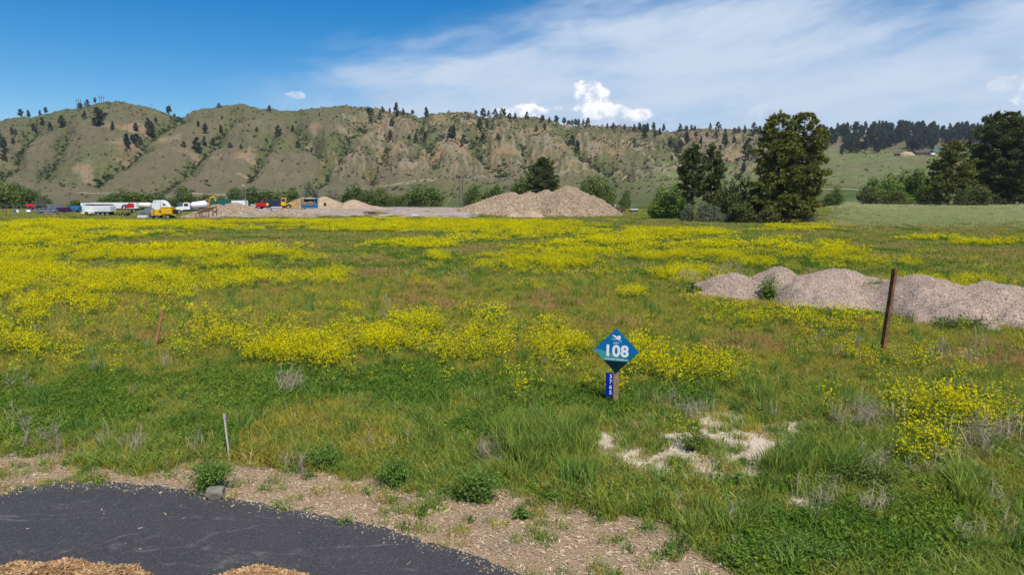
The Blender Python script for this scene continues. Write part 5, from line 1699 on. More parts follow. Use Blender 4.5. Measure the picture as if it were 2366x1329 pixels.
def chip_mesh(seed, m):
    r2 = np.random.default_rng(seed)
    mb = MB(); a, b = 1.0, 0.22 + 0.2 * r2.random()
    V = [(-a, -b, 0), (a * 0.9, -b * 0.7, 0.02), (a, b * 0.5, 0.0), (-a * 0.8, b, 0.02), (-a, -b * 0.8, 0.12), (a * 0.92, -b * 0.6, 0.15), (a, b * 0.4, 0.12), (-a * 0.85, b * 0.9, 0.14)]
    mb.add(V, [[3, 2, 1, 0], [4, 5, 6, 7], [0, 1, 5, 4], [1, 2, 6, 5], [2, 3, 7, 6], [3, 0, 4, 7]])
    return mb.mesh('chip', [m])


CHIPS = protos('chip_pattern', [chip_mesh(k, CHIPM) for k in range(3)])
CHIPS2 = protos('pale_chip_pattern', [chip_mesh(10 + k, CHIPP) for k in range(3)])
x, y = ring(rg, 6.0, 11.5, 1300, 0.98)
zo, px, py = zones(x, y)
ok = (rg.random(len(x)) < zo['chip'] * 0.8) & (zo['asph'] < 0.35)
stray = (zo['asph'] > 0.5) & (rg.random(len(x)) < 0.0022 + 0.10 * np.exp(-(py - np.interp(px, [p[0] for p in ASPHALT_EDGE], [p[1] for p in ASPHALT_EDGE])) / 7.0))
ok |= stray
x, y = x[ok], y[ok]; st = stray[ok]
n = len(x)
rr = np.stack([rg.normal(size=n) * 0.22, rg.normal(size=n) * 0.22, rg.random(n) * 6.28], 1)
sz = 0.007 + 0.028 * rg.random(n) ** 2.8
scatter('wood_chips', CHIPS2, np.stack([x, y, np.where(st, 0.037, H(x, y) + 0.004 + 0.008 * rg.random(n))], 1), rr, sz, rg.integers(0, 3, n), rg.random(n), 'pale wood chips strewn along the asphalt edge', 'wood chips')
print('chips', n)
MULCH = mat('mulch_core', (0.26, 0.15, 0.065), 1.0, var=0.4, scale=40.0, bump=0.6)
for (cx, cy, h, rx_, ry_, lab, sd) in ((-4.55, 6.05, 0.36, 1.35, 0.95, 'wide heap of fresh orange wood mulch on the asphalt', 1), (-2.52, 6.06, 0.47, 0.74, 0.70, 'round heap of fresh orange wood mulch right of the wide heap', 2)):
    def fn(X, Y, cx=cx, cy=cy, h=h, rx_=rx_, ry_=ry_, sd=sd):
        Z = cone(X, Y, cx, cy, h, rx_, ry_, 0.0, 1.6, seed=sd * 3)
        return Z + np.where(Z > 0.02, (fbm(X * 3, Y * 3, 55 + sd, 5, 0.6) - 0.5) * 0.22, 0), Z > 0.02
    e = empty('mulch_heap', (cx, cy, 0.035), 0, lab, 'mulch heap')
    o = bpy.data.objects.new('heap_body', heap_mesh(fn, cx - rx_ * 1.2, cx + rx_ * 1.2, cy - ry_ * 1.2, cy + ry_ * 1.2, 0.05, cx, cy, 0.035, MULCH)); link(o, e)
    n = 40000
    X = cx + (rg.random(n) * 2 - 1) * rx_ * 1.15; Y = cy + (rg.random(n) * 2 - 1) * ry_ * 1.15
    Z, mk = fn(X, Y); X, Y, Z = X[mk], Y[mk], Z[mk]; n = len(X)
    rr = np.stack([rg.normal(size=n) * 0.45, rg.normal(size=n) * 0.45, rg.random(n) * 6.28], 1)
    scatter('wood_chips', CHIPS, np.stack([X - cx, Y - cy, Z + H(X, Y) - 0.035 + 0.01], 1), rr, 0.007 + 0.036 * rg.random(n) ** 3.5, rg.integers(0, 3, n), rg.random(n) ** 1.5, parent=e)

# ------------------------------------------------------------------ vehicles and yard machinery
WHITE = mat('white_paint', (0.78, 0.78, 0.77), 0.4, var=0.06, scale=1.2, dirt=(0.42, 0.38, 0.32), dirt_amt=0.35, spec=0.5)
CREAM = mat('cream_paint', (0.74, 0.70, 0.56), 0.5, var=0.08, scale=1.2)
YELLOW = mat('machine_yellow', (0.72, 0.42, 0.012), 0.5, var=0.12, scale=1.4, dirt=(0.30, 0.20, 0.06), dirt_amt=0.4)
REDP = mat('red_paint', (0.52, 0.012, 0.022), 0.35, var=0.1, scale=1.2)
BLACK = mat('black_frame', (0.018, 0.018, 0.020), 0.6, var=0.2)
TYRE = mat('tyre_rubber', (0.022, 0.022, 0.022), 0.9, var=0.2)
HUB = mat('steel_hub', (0.34, 0.34, 0.33), 0.4, 0.4, var=0.1)
GLASS = mat('dark_glass', (0.012, 0.018, 0.022), 0.08, var=0.1, spec=0.8)
CHROME = mat('chrome', (0.62, 0.63, 0.64), 0.2, 0.9, var=0.05)
RUST = mat('rusty_steel', (0.115, 0.055, 0.034), 0.9, var=0.4, scale=2.5, bump=0.3)
NAVYP = mat('navy_paint', (0.02, 0.03, 0.075), 0.35, var=0.1)
PURP = mat('plum_paint', (0.055, 0.012, 0.06), 0.3, var=0.1)
BLUEP = mat('machine_blue', (0.012, 0.16, 0.36), 0.5, var=0.15, dirt=(0.2, 0.14, 0.09), dirt_amt=0.3)
GREENP = mat('container_green', (0.012, 0.105, 0.085), 0.6, var=0.12)
STEELB = mat('container_slate', (0.07, 0.11, 0.16), 0.6, var=0.12)
ORANGE = mat('loader_orange', (0.60, 0.28, 0.02), 0.5, var=0.12)
GREYP = mat('grey_blue_paint', (0.16, 0.19, 0.22), 0.4, var=0.12)

wm = MB()
def wheel_mesh():
    mb = MB(); n = 16
    rings = [(-0.5, 0.82), (-0.5, 0.96), (-0.32, 1.0), (0.32, 1.0), (0.5, 0.96), (0.5, 0.82), (0.42, 0.50), (0.42, 0.46), (0.30, 0.25), (0.30, 0.0)]
    V = []
    for (yy_, rr_) in rings:
        for k in range(n):
            a = 2 * math.pi * k / n
            V.append((rr_ * math.cos(a), -yy_, rr_ * math.sin(a)))
    for i in range(len(rings) - 1):
        F = [[i * n + k, i * n + (k + 1) % n, (i + 1) * n + (k + 1) % n, (i + 1) * n + k] for k in range(n)]
        b = len(mb.v)
        mb.f += F; mb.m += [0 if i < 6 else 1] * n
    mb.v = V
    mb.f.append(list(range(n - 1, -1, -1))); mb.m.append(0)
    return mb.mesh('wheel', [TYRE, HUB])
WHEEL = wheel_mesh()


def wheel(parent, x, y, r, w):
    o = bpy.data.objects.new('wheel', WHEEL)
    o.location = (x, y, r); o.scale = (r, w, r) if y < 0 else (r, -w, r)
    return link(o, parent)


def axle(parent, x, half, r=0.5, w=0.28):
    wheel(parent, x, -half, r, w); wheel(parent, x, half, r, w)


def place(name, px, y, rz, label, cat, dz=0.0):
    x = xat(px, y)
    return empty(name, (x, y, h1(x, y) + dz), R(rz), label, cat)


def win(name, pts, y, parent, th=0.012):
    mb = MB(); mb.flat(pts, y, 0, th); return mb.build(name, GLASS, parent)


# white tri-axle dump trailer; its stepped steel body
t = place('dump_trailer', 231, 160, 2, 'white dump trailer with stepped ribbed side and three axles', 'trailer')
b = MB()
b.prism([(-3.1, 1.05), (3.1, 1.05), (3.2, 2.35), (2.9, 2.45), (-1.2, 2.40), (-1.4, 2.35), (-3.2, 2.35)], -1.2, 1.2)
body = b.build('dump_body', WHITE, t)
for xx in (1.45, 1.78, 2.05):
    r_ = MB()
for zz in (1.42, 1.78, 2.12):
    MB().box(-3.15, 3.1, -1.27, -1.2, zz - 0.05, zz + 0.05, bev=0.01).build('rib', WHITE, body)
MB().box(-2.6, 2.8, -1.05, 1.05, 2.43, 2.75, bev=0.1).build('tarp', mat('dark_tarp', (0.055, 0.053, 0.05), 0.9, var=0.4, scale=1.5), t)
MB().box(-3.3, -3.1, -1.2, 1.2, 1.1, 2.85, bev=0.03).build('bulkhead', WHITE, t)
MB().box(-2.9, 2.9, -0.5, 0.5, 0.75, 1.05).build('frame', BLACK, t)
for xx in (0.2, 1.25, 2.3):
    axle(t, xx, 1.0, 0.50, 0.26)
MB().box(-2.6, -1.6, -1.0, 1.0, 0.35, 0.75).build('landing_gear', BLACK, t)

# long white van trailer with red and black graphic
t = place('van_trailer', 268, 208, 1, 'long white trailer with red and black graphic behind the dump trailer', 'trailer')
MB().box(-6.9, 6.9, -1.25, 1.25, 0.85, 2.65, bev=0.05).build('box', WHITE, t)
MB().box(-0.4, 2.0, -1.29, -1.255, 0.9, 2.45).build('side_door', WHITE, t)
for (pts, m) in (([(3.6, 1.3), (4.2, 1.2), (5.4, 1.4), (6.1, 1.2), (6.3, 2.6), (5.9, 3.1), (4.6, 3.2), (4.2, 2.5)], REDP), ([(2.2, 1.15), (2.8, 1.2), (3.2, 2.0), (4.3, 2.3), (4.1, 2.7), (3.0, 2.5), (2.5, 2.1)], NAVYP), ([(3.2, 1.15), (3.6, 1.15), (3.9, 1.9), (4.2, 2.2), (3.4, 2.0)], mat('maroon_print', (0.14, 0.015, 0.03), 0.5))):
    MB().flat([(a_, 0.95 + (b_ - 1.15) * 0.78) for a_, b_ in pts], -1.256, 0, 0.006).build('graphic', m, t)
MB().box(-6.6, 6.6, -0.6, 0.6, 0.6, 0.85).build('frame', BLACK, t)
for xx in (4.8, 5.9, -5.6, -4.6):
    axle(t, xx, 1.0, 0.48, 0.26)

# second white trailer end with dark top at far left of that group
t = place('box_trailer', 203, 205, 0, 'plain white box trailer end beside the dump trailer', 'trailer')
MB().box(-1.3, 1.5, -1.2, 1.2, 0.9, 2.5, bev=0.05).build('box', WHITE, t)
MB().box(-1.2, 1.4, -0.5, 0.5, 0.6, 0.9).build('frame', BLACK, t); axle(t, 0.5, 1.0, 0.45, 0.25)

# semi tractor with sleeper
t = place('semi_truck', 376, 192, 0, 'white semi truck cab with tall rounded sleeper behind the yellow machine', 'truck')
t.scale = (0.9, 0.9, 0.88)
slp = MB(); slp.prism([(-2.2, 1.1), (0.1, 1.1), (0.1, 3.95), (-0.3, 4.05), (-1.9, 4.0), (-2.2, 3.7)], -1.2, 1.2); slp.build('sleeper', WHITE, t)
cb = MB(); cb.prism([(0.13, 1.0), (2.1, 1.0), (2.1, 2.2), (1.95, 2.4), (1.55, 3.1), (0.9, 3.75), (0.13, 4.02)], -1.18, 1.18); cab = cb.build('cab', WHITE, t)
hd = MB(); hd.prism([(2.1, 0.75), (3.5, 0.75), (3.6, 1.0), (3.5, 1.75), (2.1, 2.05)], -1.05, 1.05); hd.build('hood', WHITE, t)
win('side_window', [(0.75, 2.35), (1.55, 2.35), (1.35, 2.9), (0.85, 3.0)], -1.181, cab)
win('windscreen', [(1.70, 2.42), (1.92, 2.42), (1.55, 3.02)], -1.181, cab)
win('sleeper_window', [(-1.6, 3.3), (-1.3, 3.3), (-1.3, 3.6), (-1.6, 3.6)], -1.201, t)
mb = MB(); mb.tube([(0.05, -1.1, 1.0), (0.05, -1.25, 1.4), (0.05, -1.25, 4.1)], 0.07, 8); mb.build('exhaust_stack', CHROME, t)
MB().box(-5.2, 3.4, -0.45, 0.45, 0.65, 0.95).build('frame', BLACK, t)
axle(t, 2.9, 1.0, 0.5, 0.28)
for xx in (-3.2, -4.3):
    axle(t, xx, 0.95, 0.5, 0.45)
MB().box(3.5, 3.66, -1.05, 1.05, 0.45, 0.8, bev=0.04).build('bumper', CHROME, t)

t = place('tank_trailer', 336, 205, 0, 'small cream rounded tank trailer left of the semi cab', 'trailer')
mb = MB(); mb.tube([(-1.8, 0, 1.9), (-1.5, 0, 1.9), (1.6, 0, 1.9), (1.8, 0, 1.9)], [0.5, 0.85, 0.85, 0.5], 14); mb.build('tank', CREAM, t, smooth=True)
MB().box(-1.8, 1.8, -0.5, 0.5, 0.7, 1.06).build('frame', BLACK, t); axle(t, 0.6, 0.95, 0.45, 0.25); axle(t, -0.5, 0.95, 0.45, 0.25)
t = place('box_trailer', 352, 212, 0, 'plain white box trailer tucked behind the semi cab', 'trailer')
MB().box(-1.6, 1.8, -1.2, 1.2, 0.9, 2.45, bev=0.05).build('box', WHITE, t); axle(t, 0.4, 1.0, 0.45, 0.25)
MB().box(-1.5, 1.7, -0.5, 0.5, 0.6, 0.9).build('frame', BLACK, t)


def car(name, px, y, rz, m, label, cat, L=4.6, h=1.5, pickup=False, w=0.88):
    t = place(name, px, y, rz, label, cat)
    hl = L / 2
    if pickup:
        pts = [(-hl, 0.45), (hl, 0.45), (hl, 0.95), (hl - 1.2, 1.1), (hl - 1.7, h + 0.25), (hl - 3.0, h + 0.25), (hl - 3.2, 1.1), (-hl, 1.1)]
    else:
        pts = [(-hl, 0.42), (hl, 0.42), (hl, 0.80), (hl - 0.2, 0.9), (hl - 1.1, 1.0), (hl - 1.8, h), (-hl + 0.8, h), (-hl + 0.1, 1.0), (-hl, 0.9)]
    mb = MB(); mb.prism(pts, -w, w); bd = mb.build('body', m, t)
    if pickup:
        win('side_window', [(hl - 1.75, 1.15), (hl - 1.4, 1.15), (hl - 1.85, h + 0.15), (hl - 2.95, h + 0.15), (hl - 3.1, 1.15)], -w - 0.001, bd)
    else:
        win('side_window', [(hl - 1.3, 1.02), (hl - 1.85, h - 0.1), (-hl + 0.9, h - 0.1), (-hl + 0.4, 1.02)], -w - 0.001, bd)
        mb = MB(); mb.add([(hl - 1.05, -w * 0.85, 1.03), (hl - 1.05, w * 0.85, 1.03), (hl - 1.74, w * 0.8, h - 0.06), (hl - 1.74, -w * 0.8, h - 0.06)], [[0, 1, 2, 3]])
        mb.v = [(v[0] + 0.03, v[1], v[2] + 0.03) for v in mb.v]; mb.build('windscreen', GLASS, bd)
    for sy_ in (-1, 1):
        MB().box(hl - 0.02, hl + 0.02, sy_ * 0.62 - 0.16, sy_ * 0.62 + 0.16, 0.66, 0.80).build('headlight', CHROME, bd)
    axle(t, hl - 0.85, w - 0.06, 0.33, 0.2); axle(t, -hl + 0.95, w - 0.06, 0.33, 0.2)
    return t


car('pickup_truck', 348, 172, 190, GREYP, 'grey blue pickup parked behind the yellow machine', 'pickup', 5.2, 1.5, True)
car('parked_car', 143, 178, -110, PURP, 'dark plum car facing the meadow beside the lane', 'car', 4.6, 1.55)
car('parked_car', 107, 172, 4, GREYP, 'low grey blue sedan with weeds up to its doors', 'car', 4.8, 1.30)
# black tandem dolly
t = place('trailer_dolly', 284, 152, 0, 'low black tandem axle trailer frame in the weeds', 'trailer')
MB().prism([(-1.5, 0.55), (0.9, 0.60), (1.3, 0.95), (1.5, 0.95), (1.4, 0.45), (-1.5, 0.42)], -0.5, 0.5).build('frame', BLACK, t)
MB().prism([(-0.2, 0.98), (0.9, 1.05), (1.5, 0.9), (1.6, 0.55), (1.45, 0.55), (1.35, 0.85), (0.85, 0.97), (-0.2, 0.92)], -1.05, -0.7).build('mudguard', BLACK, t)
axle(t, -0.55, 0.9, 0.42, 0.25); axle(t, 0.55, 0.9, 0.42, 0.25)
# yellow machine
t = place('yellow_paver', 380, 139, 0, 'yellow wheeled paving machine with a big hopper box', 'machine', 0.0)
MB().box(-0.15, 2.0, -1.0, 1.0, 0.95, 2.35, bev=0.06).build('hopper_box', YELLOW, t)
for xx in (0.35, 0.95, 1.5):
    MB().box(xx, xx + 0.06, -1.06, -1.0, 0.98, 2.32).build('rib', YELLOW, t)
MB().box(-0.2, 2.05, -1.07, 1.07, 2.33, 2.41).build('hopper_rim', YELLOW, t)
MB().prism([(-1.6, 0.75), (2.6, 0.72), (2.75, 0.95), (-0.6, 1.0), (-1.0, 1.7), (-1.6, 1.6)], -0.75, 0.75).build('chassis', YELLOW, t)
MB().box(-1.5, -0.5, -0.5, 0.5, 1.60, 1.95, bev=0.05).build('engine_cover', YELLOW, t)
MB().prism([(-3.2, 0.45), (-1.2, 0.6), (-1.2, 0.8), (-3.2, 0.62)], -0.3, 0.3).build('draw_bar', RUST, t)
MB().box(-2.5, -2.2, -0.2, 0.2, 0.6, 1.9, bev=0.02).build('lever_column', YELLOW, t)
mb = MB(); mb.tube([(-2.35, 0, 1.85), (-1.5, 0, 1.75), (-0.7, -0.2, 2.05)], 0.06, 6); mb.build('boom', YELLOW, t)
MB().box(2.0, 2.55, -0.6, 0.6, 0.98, 1.9, bev=0.05).build('engine', BLACK, t)
axle(t, 1.15, 0.85, 0.5, 0.35); axle(t, -1.1, 0.85, 0.36, 0.25); axle(t, -2.4, 0.6, 0.30, 0.2)
t = place('water_tank', 330, 137, 0, 'pale grey low tank beside the yellow paving machine', 'tank')
mb = MB(); mb.box(-0.85, 0.9, -0.6, 0.6, 0.1, 0.72, bev=0.12); mb.build('tank_body', mat('pale_grey_plastic', (0.55, 0.55, 0.52), 0.6), t)
mb = MB(); mb.tube([(0, 0, 0.72), (0, 0, 0.8)], 0.14, 10); mb.build('lid', BLACK, t)

# white mixer / tank truck facing the camera's left
t = place('tank_truck', 440, 168, 205, 'white tank truck with dark grille facing out of the yard', 'truck')
cb = MB(); cb.prism([(0.0, 1.0), (1.6, 1.0), (1.6, 1.75), (1.45, 2.55), (1.2, 2.68), (0.0, 2.68)], -1.1, 1.1); cab = cb.build('cab', WHITE, t)
hd = MB(); hd.prism([(1.6, 0.8), (3.2, 0.8), (3.25, 1.55), (1.6, 1.78)], -0.95, 0.95); hood = hd.build('hood', WHITE, t)
MB().box(3.25, 3.30, -0.62, 0.62, 0.85, 1.5).build('grille', BLACK, hood)
for yy_ in (-0.5, -0.25, 0.0, 0.25, 0.5):
    MB().box(3.30, 3.33, yy_ - 0.05, yy_ + 0.05, 0.85, 1.5).build('grille_bar', CHROME, hood)
for s_ in (-1, 1):
    MB().box(3.1, 3.3, s_ * 0.85 - 0.15, s_ * 0.85 + 0.15, 0.85, 1.1, bev=0.02).build('headlight', CHROME, t)
mb = MB(); mb.add([(1.63, -0.95, 1.80), (1.63, 0.95, 1.80), (1.49, 0.9, 2.5), (1.49, -0.9, 2.5)], [[0, 1, 2, 3]]); mb.build('windscreen', GLASS, cab)
win('side_window', [(0.35, 1.8), (1.35, 1.8), (1.25, 2.45), (0.35, 2.45)], -1.101, cab)
mb = MB(); mb.flat([(0.35, 1.8), (1.35, 1.8), (1.25, 2.45), (0.35, 2.45)], 1.113, 0, 0.012); mb.build('side_window', GLASS, cab)
tk = MB(); tk.tube([(-0.15, 0, 1.9), (-0.6, 0, 2.0), (-3.4, 0, 2.3), (-3.9, 0, 2.3)], [0.4, 0.78, 0.88, 0.5], 16); tk.build('tank', WHITE, t, smooth=True)
MB().box(-4.4, 3.2, -0.45, 0.45, 0.6, 0.95).build('frame', BLACK, t)
MB().box(3.2, 3.42, -1.1, 1.1, 0.45, 0.78, bev=0.03).build('bumper', WHITE, t)
axle(t, 2.4, 0.95, 0.5, 0.28); axle(t, -2.2, 0.95, 0.5, 0.45); axle(t, -3.3, 0.95, 0.5, 0.45)

# containers and low trailers behind
def container(px, y, L, h, m, label, rz=0, z=0.0):
    t = place('container', px, y, rz, label, 'container')
    c = MB().box(-L / 2, L / 2, -1.2, 1.2, 0.15 + z, h + z, bev=0.03).build('shell', m, t)
    n = int(L / 0.6)
    rb = MB().box(-0.06, 0.06, -0.05, 0.0, 0.3 + z, h - 0.15 + z).mesh('side_rib', [m])
    for k in range(n):
        o = bpy.data.objects.new('side_rib', rb); o.location = (-L / 2 + 0.4 + k * (L - 0.8) / max(n - 1, 1), -1.2, 0); link(o, c)
    return t
container(506, 224, 7.4, 2.6, GREENP, 'long dark green container beyond the rubble heap')
container(428, 222, 3.8, 2.6, STEELB, 'slate blue container behind the white tank truck')
t = place('flatbed_trailer', 553, 228, 0, 'low white trailer roof showing beyond the rubble heap', 'trailer')
MB().box(-2.6, 2.6, -1.2, 1.2, 0.9, 2.55, bev=0.05).build('box', WHITE, t); axle(t, 1.2, 1.0, 0.45, 0.25); axle(t, -1.2, 1.0, 0.45, 0.25)
MB().box(-2.4, 2.4, -0.5, 0.5, 0.6, 0.9).build('frame', BLACK, t)

# excavator
t = place('excavator', 474, 196, 20, 'yellow excavator with raised arm behind the rusty frame', 'excavator')
MB().box(-1.6, 1.6, -1.2, -0.75, 0.05, 0.8, bev=0.2).build('track', BLACK, t); MB().box(-1.6, 1.6, 0.75, 1.2, 0.05, 0.8, bev=0.2).build('track', BLACK, t)
MB().box(-1.6, 1.3, -1.1, 1.1, 0.95, 1.9, bev=0.1).build('housing', ORANGE, t)
cab = MB().box(0.2, 1.3, -1.1, -0.1, 1.9, 2.8, bev=0.06).build('cab', ORANGE, t); win('side_window', [(0.35, 2.0), (1.15, 2.0), (1.15, 2.65), (0.35, 2.65)], -1.101, cab)
mb = MB(); mb.tube([(1.0, 0.4, 1.6), (1.6, 0.4, 3.2), (2.4, 0.4, 3.6)], [0.26, 0.24, 0.18], 6); mb.build('boom', YELLOW, t)
mb = MB(); mb.tube([(2.4, 0.4, 3.6), (3.0, 0.4, 2.2)], [0.2, 0.14], 6); mb.build('arm', YELLOW, t)
MB().prism([(2.7, 2.2), (3.3, 2.2), (3.3, 1.7), (2.9, 1.5)], 0.0, 0.8).build('bucket', BLACK, t)

# rusty screen frame
t = place('screen_frame', 477, 142, 0, 'rusty steel frame with slanted screen on legs over the rubble', 'frame')
LEG = [(-1.75, -0.9, 0.8), (-0.5, -0.9, 1.0), (0.9, -0.9, 1.2), (1.8, -0.9, 2.2), (-1.75, 0.9, 0.8), (1.8, 0.9, 2.2)]
for (a, b_, c) in LEG:
    mb = MB(); mb.box(a - 0.06, a + 0.06, b_ - 0.06, b_ + 0.06, -0.3, c); mb.build('leg', RUST, t)
for zz in (0.35, 0.75):
    MB().box(-1.75, 0.9, -0.96, -0.90, zz, zz + 0.07).build('rail', RUST, t)
mb = MB(); mb.prism([(-1.8, 0.80), (-0.6, 1.95), (1.85, 2.25), (1.85, 2.17), (-0.56, 1.85), (-1.7, 0.78)], 0.85, 0.95); mb.build('rear_rail', RUST, t)
mb = MB(); mb.add([(-1.8, -0.9, 0.82), (0.9, -0.9, 1.22), (1.85, 0.9, 2.2), (-0.6, 0.9, 1.9)], [[0, 1, 2, 3]])
for k in range(1):
    pass
mb = MB()
for k in range(15):
    f = k / 14.0
    p = Vector((-1.8, -0.9, 0.82)).lerp(Vector((0.9, -0.9, 1.22)), f); q = Vector((-0.6, 0.9, 1.9)).lerp(Vector((1.85, 0.9, 2.2)), f)
    bar = MB(); bar.tube([p, q], 0.035, 4); bar.build('screen_bar', RUST, t)
# red dump truck
t = place('dump_truck', 622, 186, 180, 'red nosed dump truck with dark blue box in the yard', 'truck')
hd = MB(); hd.prism([(1.5, 0.7), (3.2, 0.65), (3.3, 1.0), (3.1, 1.55), (1.5, 1.85)], -0.95, 0.95); hd.build('hood', REDP, t)
cb = MB(); cb.prism([(0.2, 0.8), (1.5, 0.8), (1.5, 1.85), (1.25, 2.55), (1.1, 2.65), (0.2, 2.65)], -1.1, 1.1, 0); cab = cb.build('cab', REDP, t)
mb = MB(); mb.flat([(0.35, 1.75), (1.4, 1.75), (1.15, 2.5), (0.35, 2.5)], 1.113, 0, 0.012); mb.build('side_window', GLASS, cab)
win('side_window', [(0.35, 1.75), (1.4, 1.75), (1.15, 2.5), (0.35, 2.5)], -1.101, cab)
MB().prism([(-3.2, 1.0), (-0.1, 1.0), (0.1, 2.3), (1.0, 2.6), (1.0, 2.7), (-0.1, 2.5), (-3.4, 2.3)], -1.2, 1.2).build('dump_box', NAVYP, t)
MB().box(-3.3, 3.1, -0.45, 0.45, 0.6, 0.95).build('frame', BLACK, t)
MB().box(3.25, 3.4, -1.05, 1.05, 0.4, 0.72, bev=0.03).build('bumper', CHROME, t)
axle(t, 2.35, 0.95, 0.5, 0.28); axle(t, -1.6, 0.95, 0.5, 0.45); axle(t, -2.7, 0.95, 0.5, 0.45)
# wheel loader behind
t = place('wheel_loader', 660, 187, 10, 'yellow wheel loader parked behind the red nosed dump truck', 'loader')
MB().box(-2.3, 0.2, -0.8, 0.8, 0.9, 1.9, bev=0.08).build('rear_body', YELLOW, t)
cab = MB().box(-0.9, 0.3, -0.75, 0.75, 1.9, 3.0, bev=0.06).build('cab', YELLOW, t); win('side_window', [(-0.75, 2.0), (0.15, 2.0), (0.15, 2.8), (-0.75, 2.8)], -0.751, cab)
MB().box(0.2, 1.4, -0.5, 0.5, 0.8, 1.4, bev=0.06).build('front_frame', YELLOW, t)
mb = MB(); mb.tube([(0.7, -0.45, 1.5), (1.9, -0.45, 1.3), (2.5, -0.45, 0.6)], 0.14, 6); mb.build('lift_arm', YELLOW, t)
mb = MB(); mb.tube([(0.7, 0.45, 1.5), (1.9, 0.45, 1.3), (2.5, 0.45, 0.6)], 0.14, 6); mb.build('lift_arm', YELLOW, t)
MB().prism([(2.4, 1.1), (2.5, 0.2), (3.3, 0.15), (2.7, 0.4), (2.6, 1.1)], -1.2, 1.2).build('bucket', YELLOW, t)
axle(t, 0.95, 0.95, 0.68, 0.45); axle(t, -1.5, 0.95, 0.68, 0.45)
# blue screener
t = place('screening_machine', 716, 176, -4, 'blue screening machine full of brown soil between sand piles', 'machine')
for (a, b_) in ((-1.75, -0.9), (1.75, -0.9), (-1.75, 0.9), (1.75, 0.9)):
    MB().box(a - 0.1, a + 0.1, b_ - 0.1, b_ + 0.1, -0.3, 2.9).build('leg', BLUEP, t)
MB().box(-1.65, 1.65, -0.95, 0.95, 0.35, 1.1, bev=0.03).build('lower_panel', BLUEP, t)
MB().box(-1.65, 1.65, 0.80, 0.95, 1.1, 2.7).build('back_panel', BLACK, t)
MB().prism([(-1.6, 1.1), (1.6, 1.1), (1.6, 1.9), (0.7, 2.2), (-0.4, 1.95), (-1.6, 2.1)], -0.7, 0.75).build('soil_load', SAND, t)
MB().box(-1.95, 1.95, -1.0, 1.0, 2.9, 3.02).build('roof_plate', mat('pale_steel_plate', (0.5, 0.47, 0.42), 0.6), t)
MB().box(-1.85, 1.85, -1.05, -0.95, 1.05, 1.2).build('rail', BLUEP, t)
# street lamp by the trees
t = place('yard_lamp', 569, 226, 0, 'grey lamp post with white head in front of the trees', 'lamp post')
mb = MB(); mb.tube([(0, 0, -0.2), (0, 0, 3.5), (0, 0, 7.4)], [0.10, 0.08, 0.06], 8); mb.build('pole', STEEL, t)
mb = MB(); mb.tube([(0, 0, 7.3), (-0.4, 0, 7.5)], 0.04, 6); mb.build('arm', STEEL, t)
MB().prism([(-1.0, 7.45), (-0.3, 7.4), (-0.3, 7.55), (-0.9, 7.6)], -0.18, 0.18).build('lamp_head', S_WHITE, t)

# far-left clutter
t = place('red_canopy', 72, 178, 0, 'small stand with bright red canopy at the fence', 'canopy')
for (a, b_) in ((-0.5, -0.5), (0.5, -0.5), (-0.5, 0.5), (0.5, 0.5)):
    MB().box(a - 0.05, a + 0.05, b_ - 0.05, b_ + 0.05, -0.2, 2.0).build('leg', GREYP, t)
mb = MB(); mb.add([(-0.85, -0.85, 1.95), (0.85, -0.85, 1.95), (0.85, 0.85, 1.95), (-0.85, 0.85, 1.95), (-0.5, -0.5, 2.5), (0.5, -0.5, 2.5), (0.5, 0.5, 2.5), (-0.5, 0.5, 2.5)], [[3, 2, 1, 0], [4, 5, 6, 7], [0, 1, 5, 4], [1, 2, 6, 5], [2, 3, 7, 6], [3, 0, 4, 7]]); mb.build('canopy_top', REDP, t)
MB().box(-0.42, 0.42, -0.42, 0.42, 0.1, 1.6, bev=0.04).build('cabinet', GREYP, t)
t = place('skid_steer', 90, 176, 180, 'small orange yellow skid loader with lowered arms', 'loader')
MB().prism([(-1.2, 0.35), (0.7, 0.35), (0.8, 0.9), (-1.2, 1.2)], -0.6, 0.6).build('body', ORANGE, t)
for s_ in (-1, 1):
    MB().prism([(-1.25, 1.15), (-0.8, 1.45), (1.2, 0.75), (1.6, 0.3), (1.4, 0.3), (1.0, 0.6), (-1.1, 1.05)], s_ * 0.72 - 0.07, s_ * 0.72 + 0.07).build('lift_arm', ORANGE, t)
MB().box(-0.6, 0.4, -0.5, 0.5, 1.15, 2.0, bev=0.05).build('cage', BLACK, t)
MB().prism([(1.35, 0.6), (1.45, 0.05), (2.0, 0.05), (1.6, 0.6)], -0.85, 0.85).build('bucket', ORANGE, t)
axle(t, 0.4, 0.68, 0.36, 0.24); axle(t, -0.7, 0.68, 0.36, 0.24)
t = place('blue_baler', 178, 184, 0, 'bright blue farm machine left of the white trailers', 'machine')
MB().box(-1.1, 0.9, -0.8, 0.8, 0.75, 1.55, bev=0.06).build('body', BLUEP, t)
MB().prism([(-1.3, 1.5), (0.6, 1.55), (1.0, 1.3), (1.0, 1.85), (-1.3, 1.9)], -0.7, 0.7).build('top_frame', BLUEP, t)
MB().box(0.9, 2.1, -0.1, 0.1, 0.5, 0.65).build('draw_bar', NAVYP, t)
axle(t, -0.3, 0.85, 0.42, 0.25)
t = place('propane_tank', 66, 174, 0, 'white rounded tank on short legs under the red canopy stand', 'tank')
mb = MB(); mb.tube([(-0.55, 0, 0.55), (-0.4, 0, 0.55), (0.4, 0, 0.55), (0.55, 0, 0.55)], [0.15, 0.38, 0.38, 0.15], 14); mb.build('tank_body', WHITE, t, smooth=True)
for s_ in (-0.3, 0.3):
    MB().box(s_ - 0.05, s_ + 0.05, -0.2, 0.2, -0.1, 0.25).build('leg', STEEL, t)
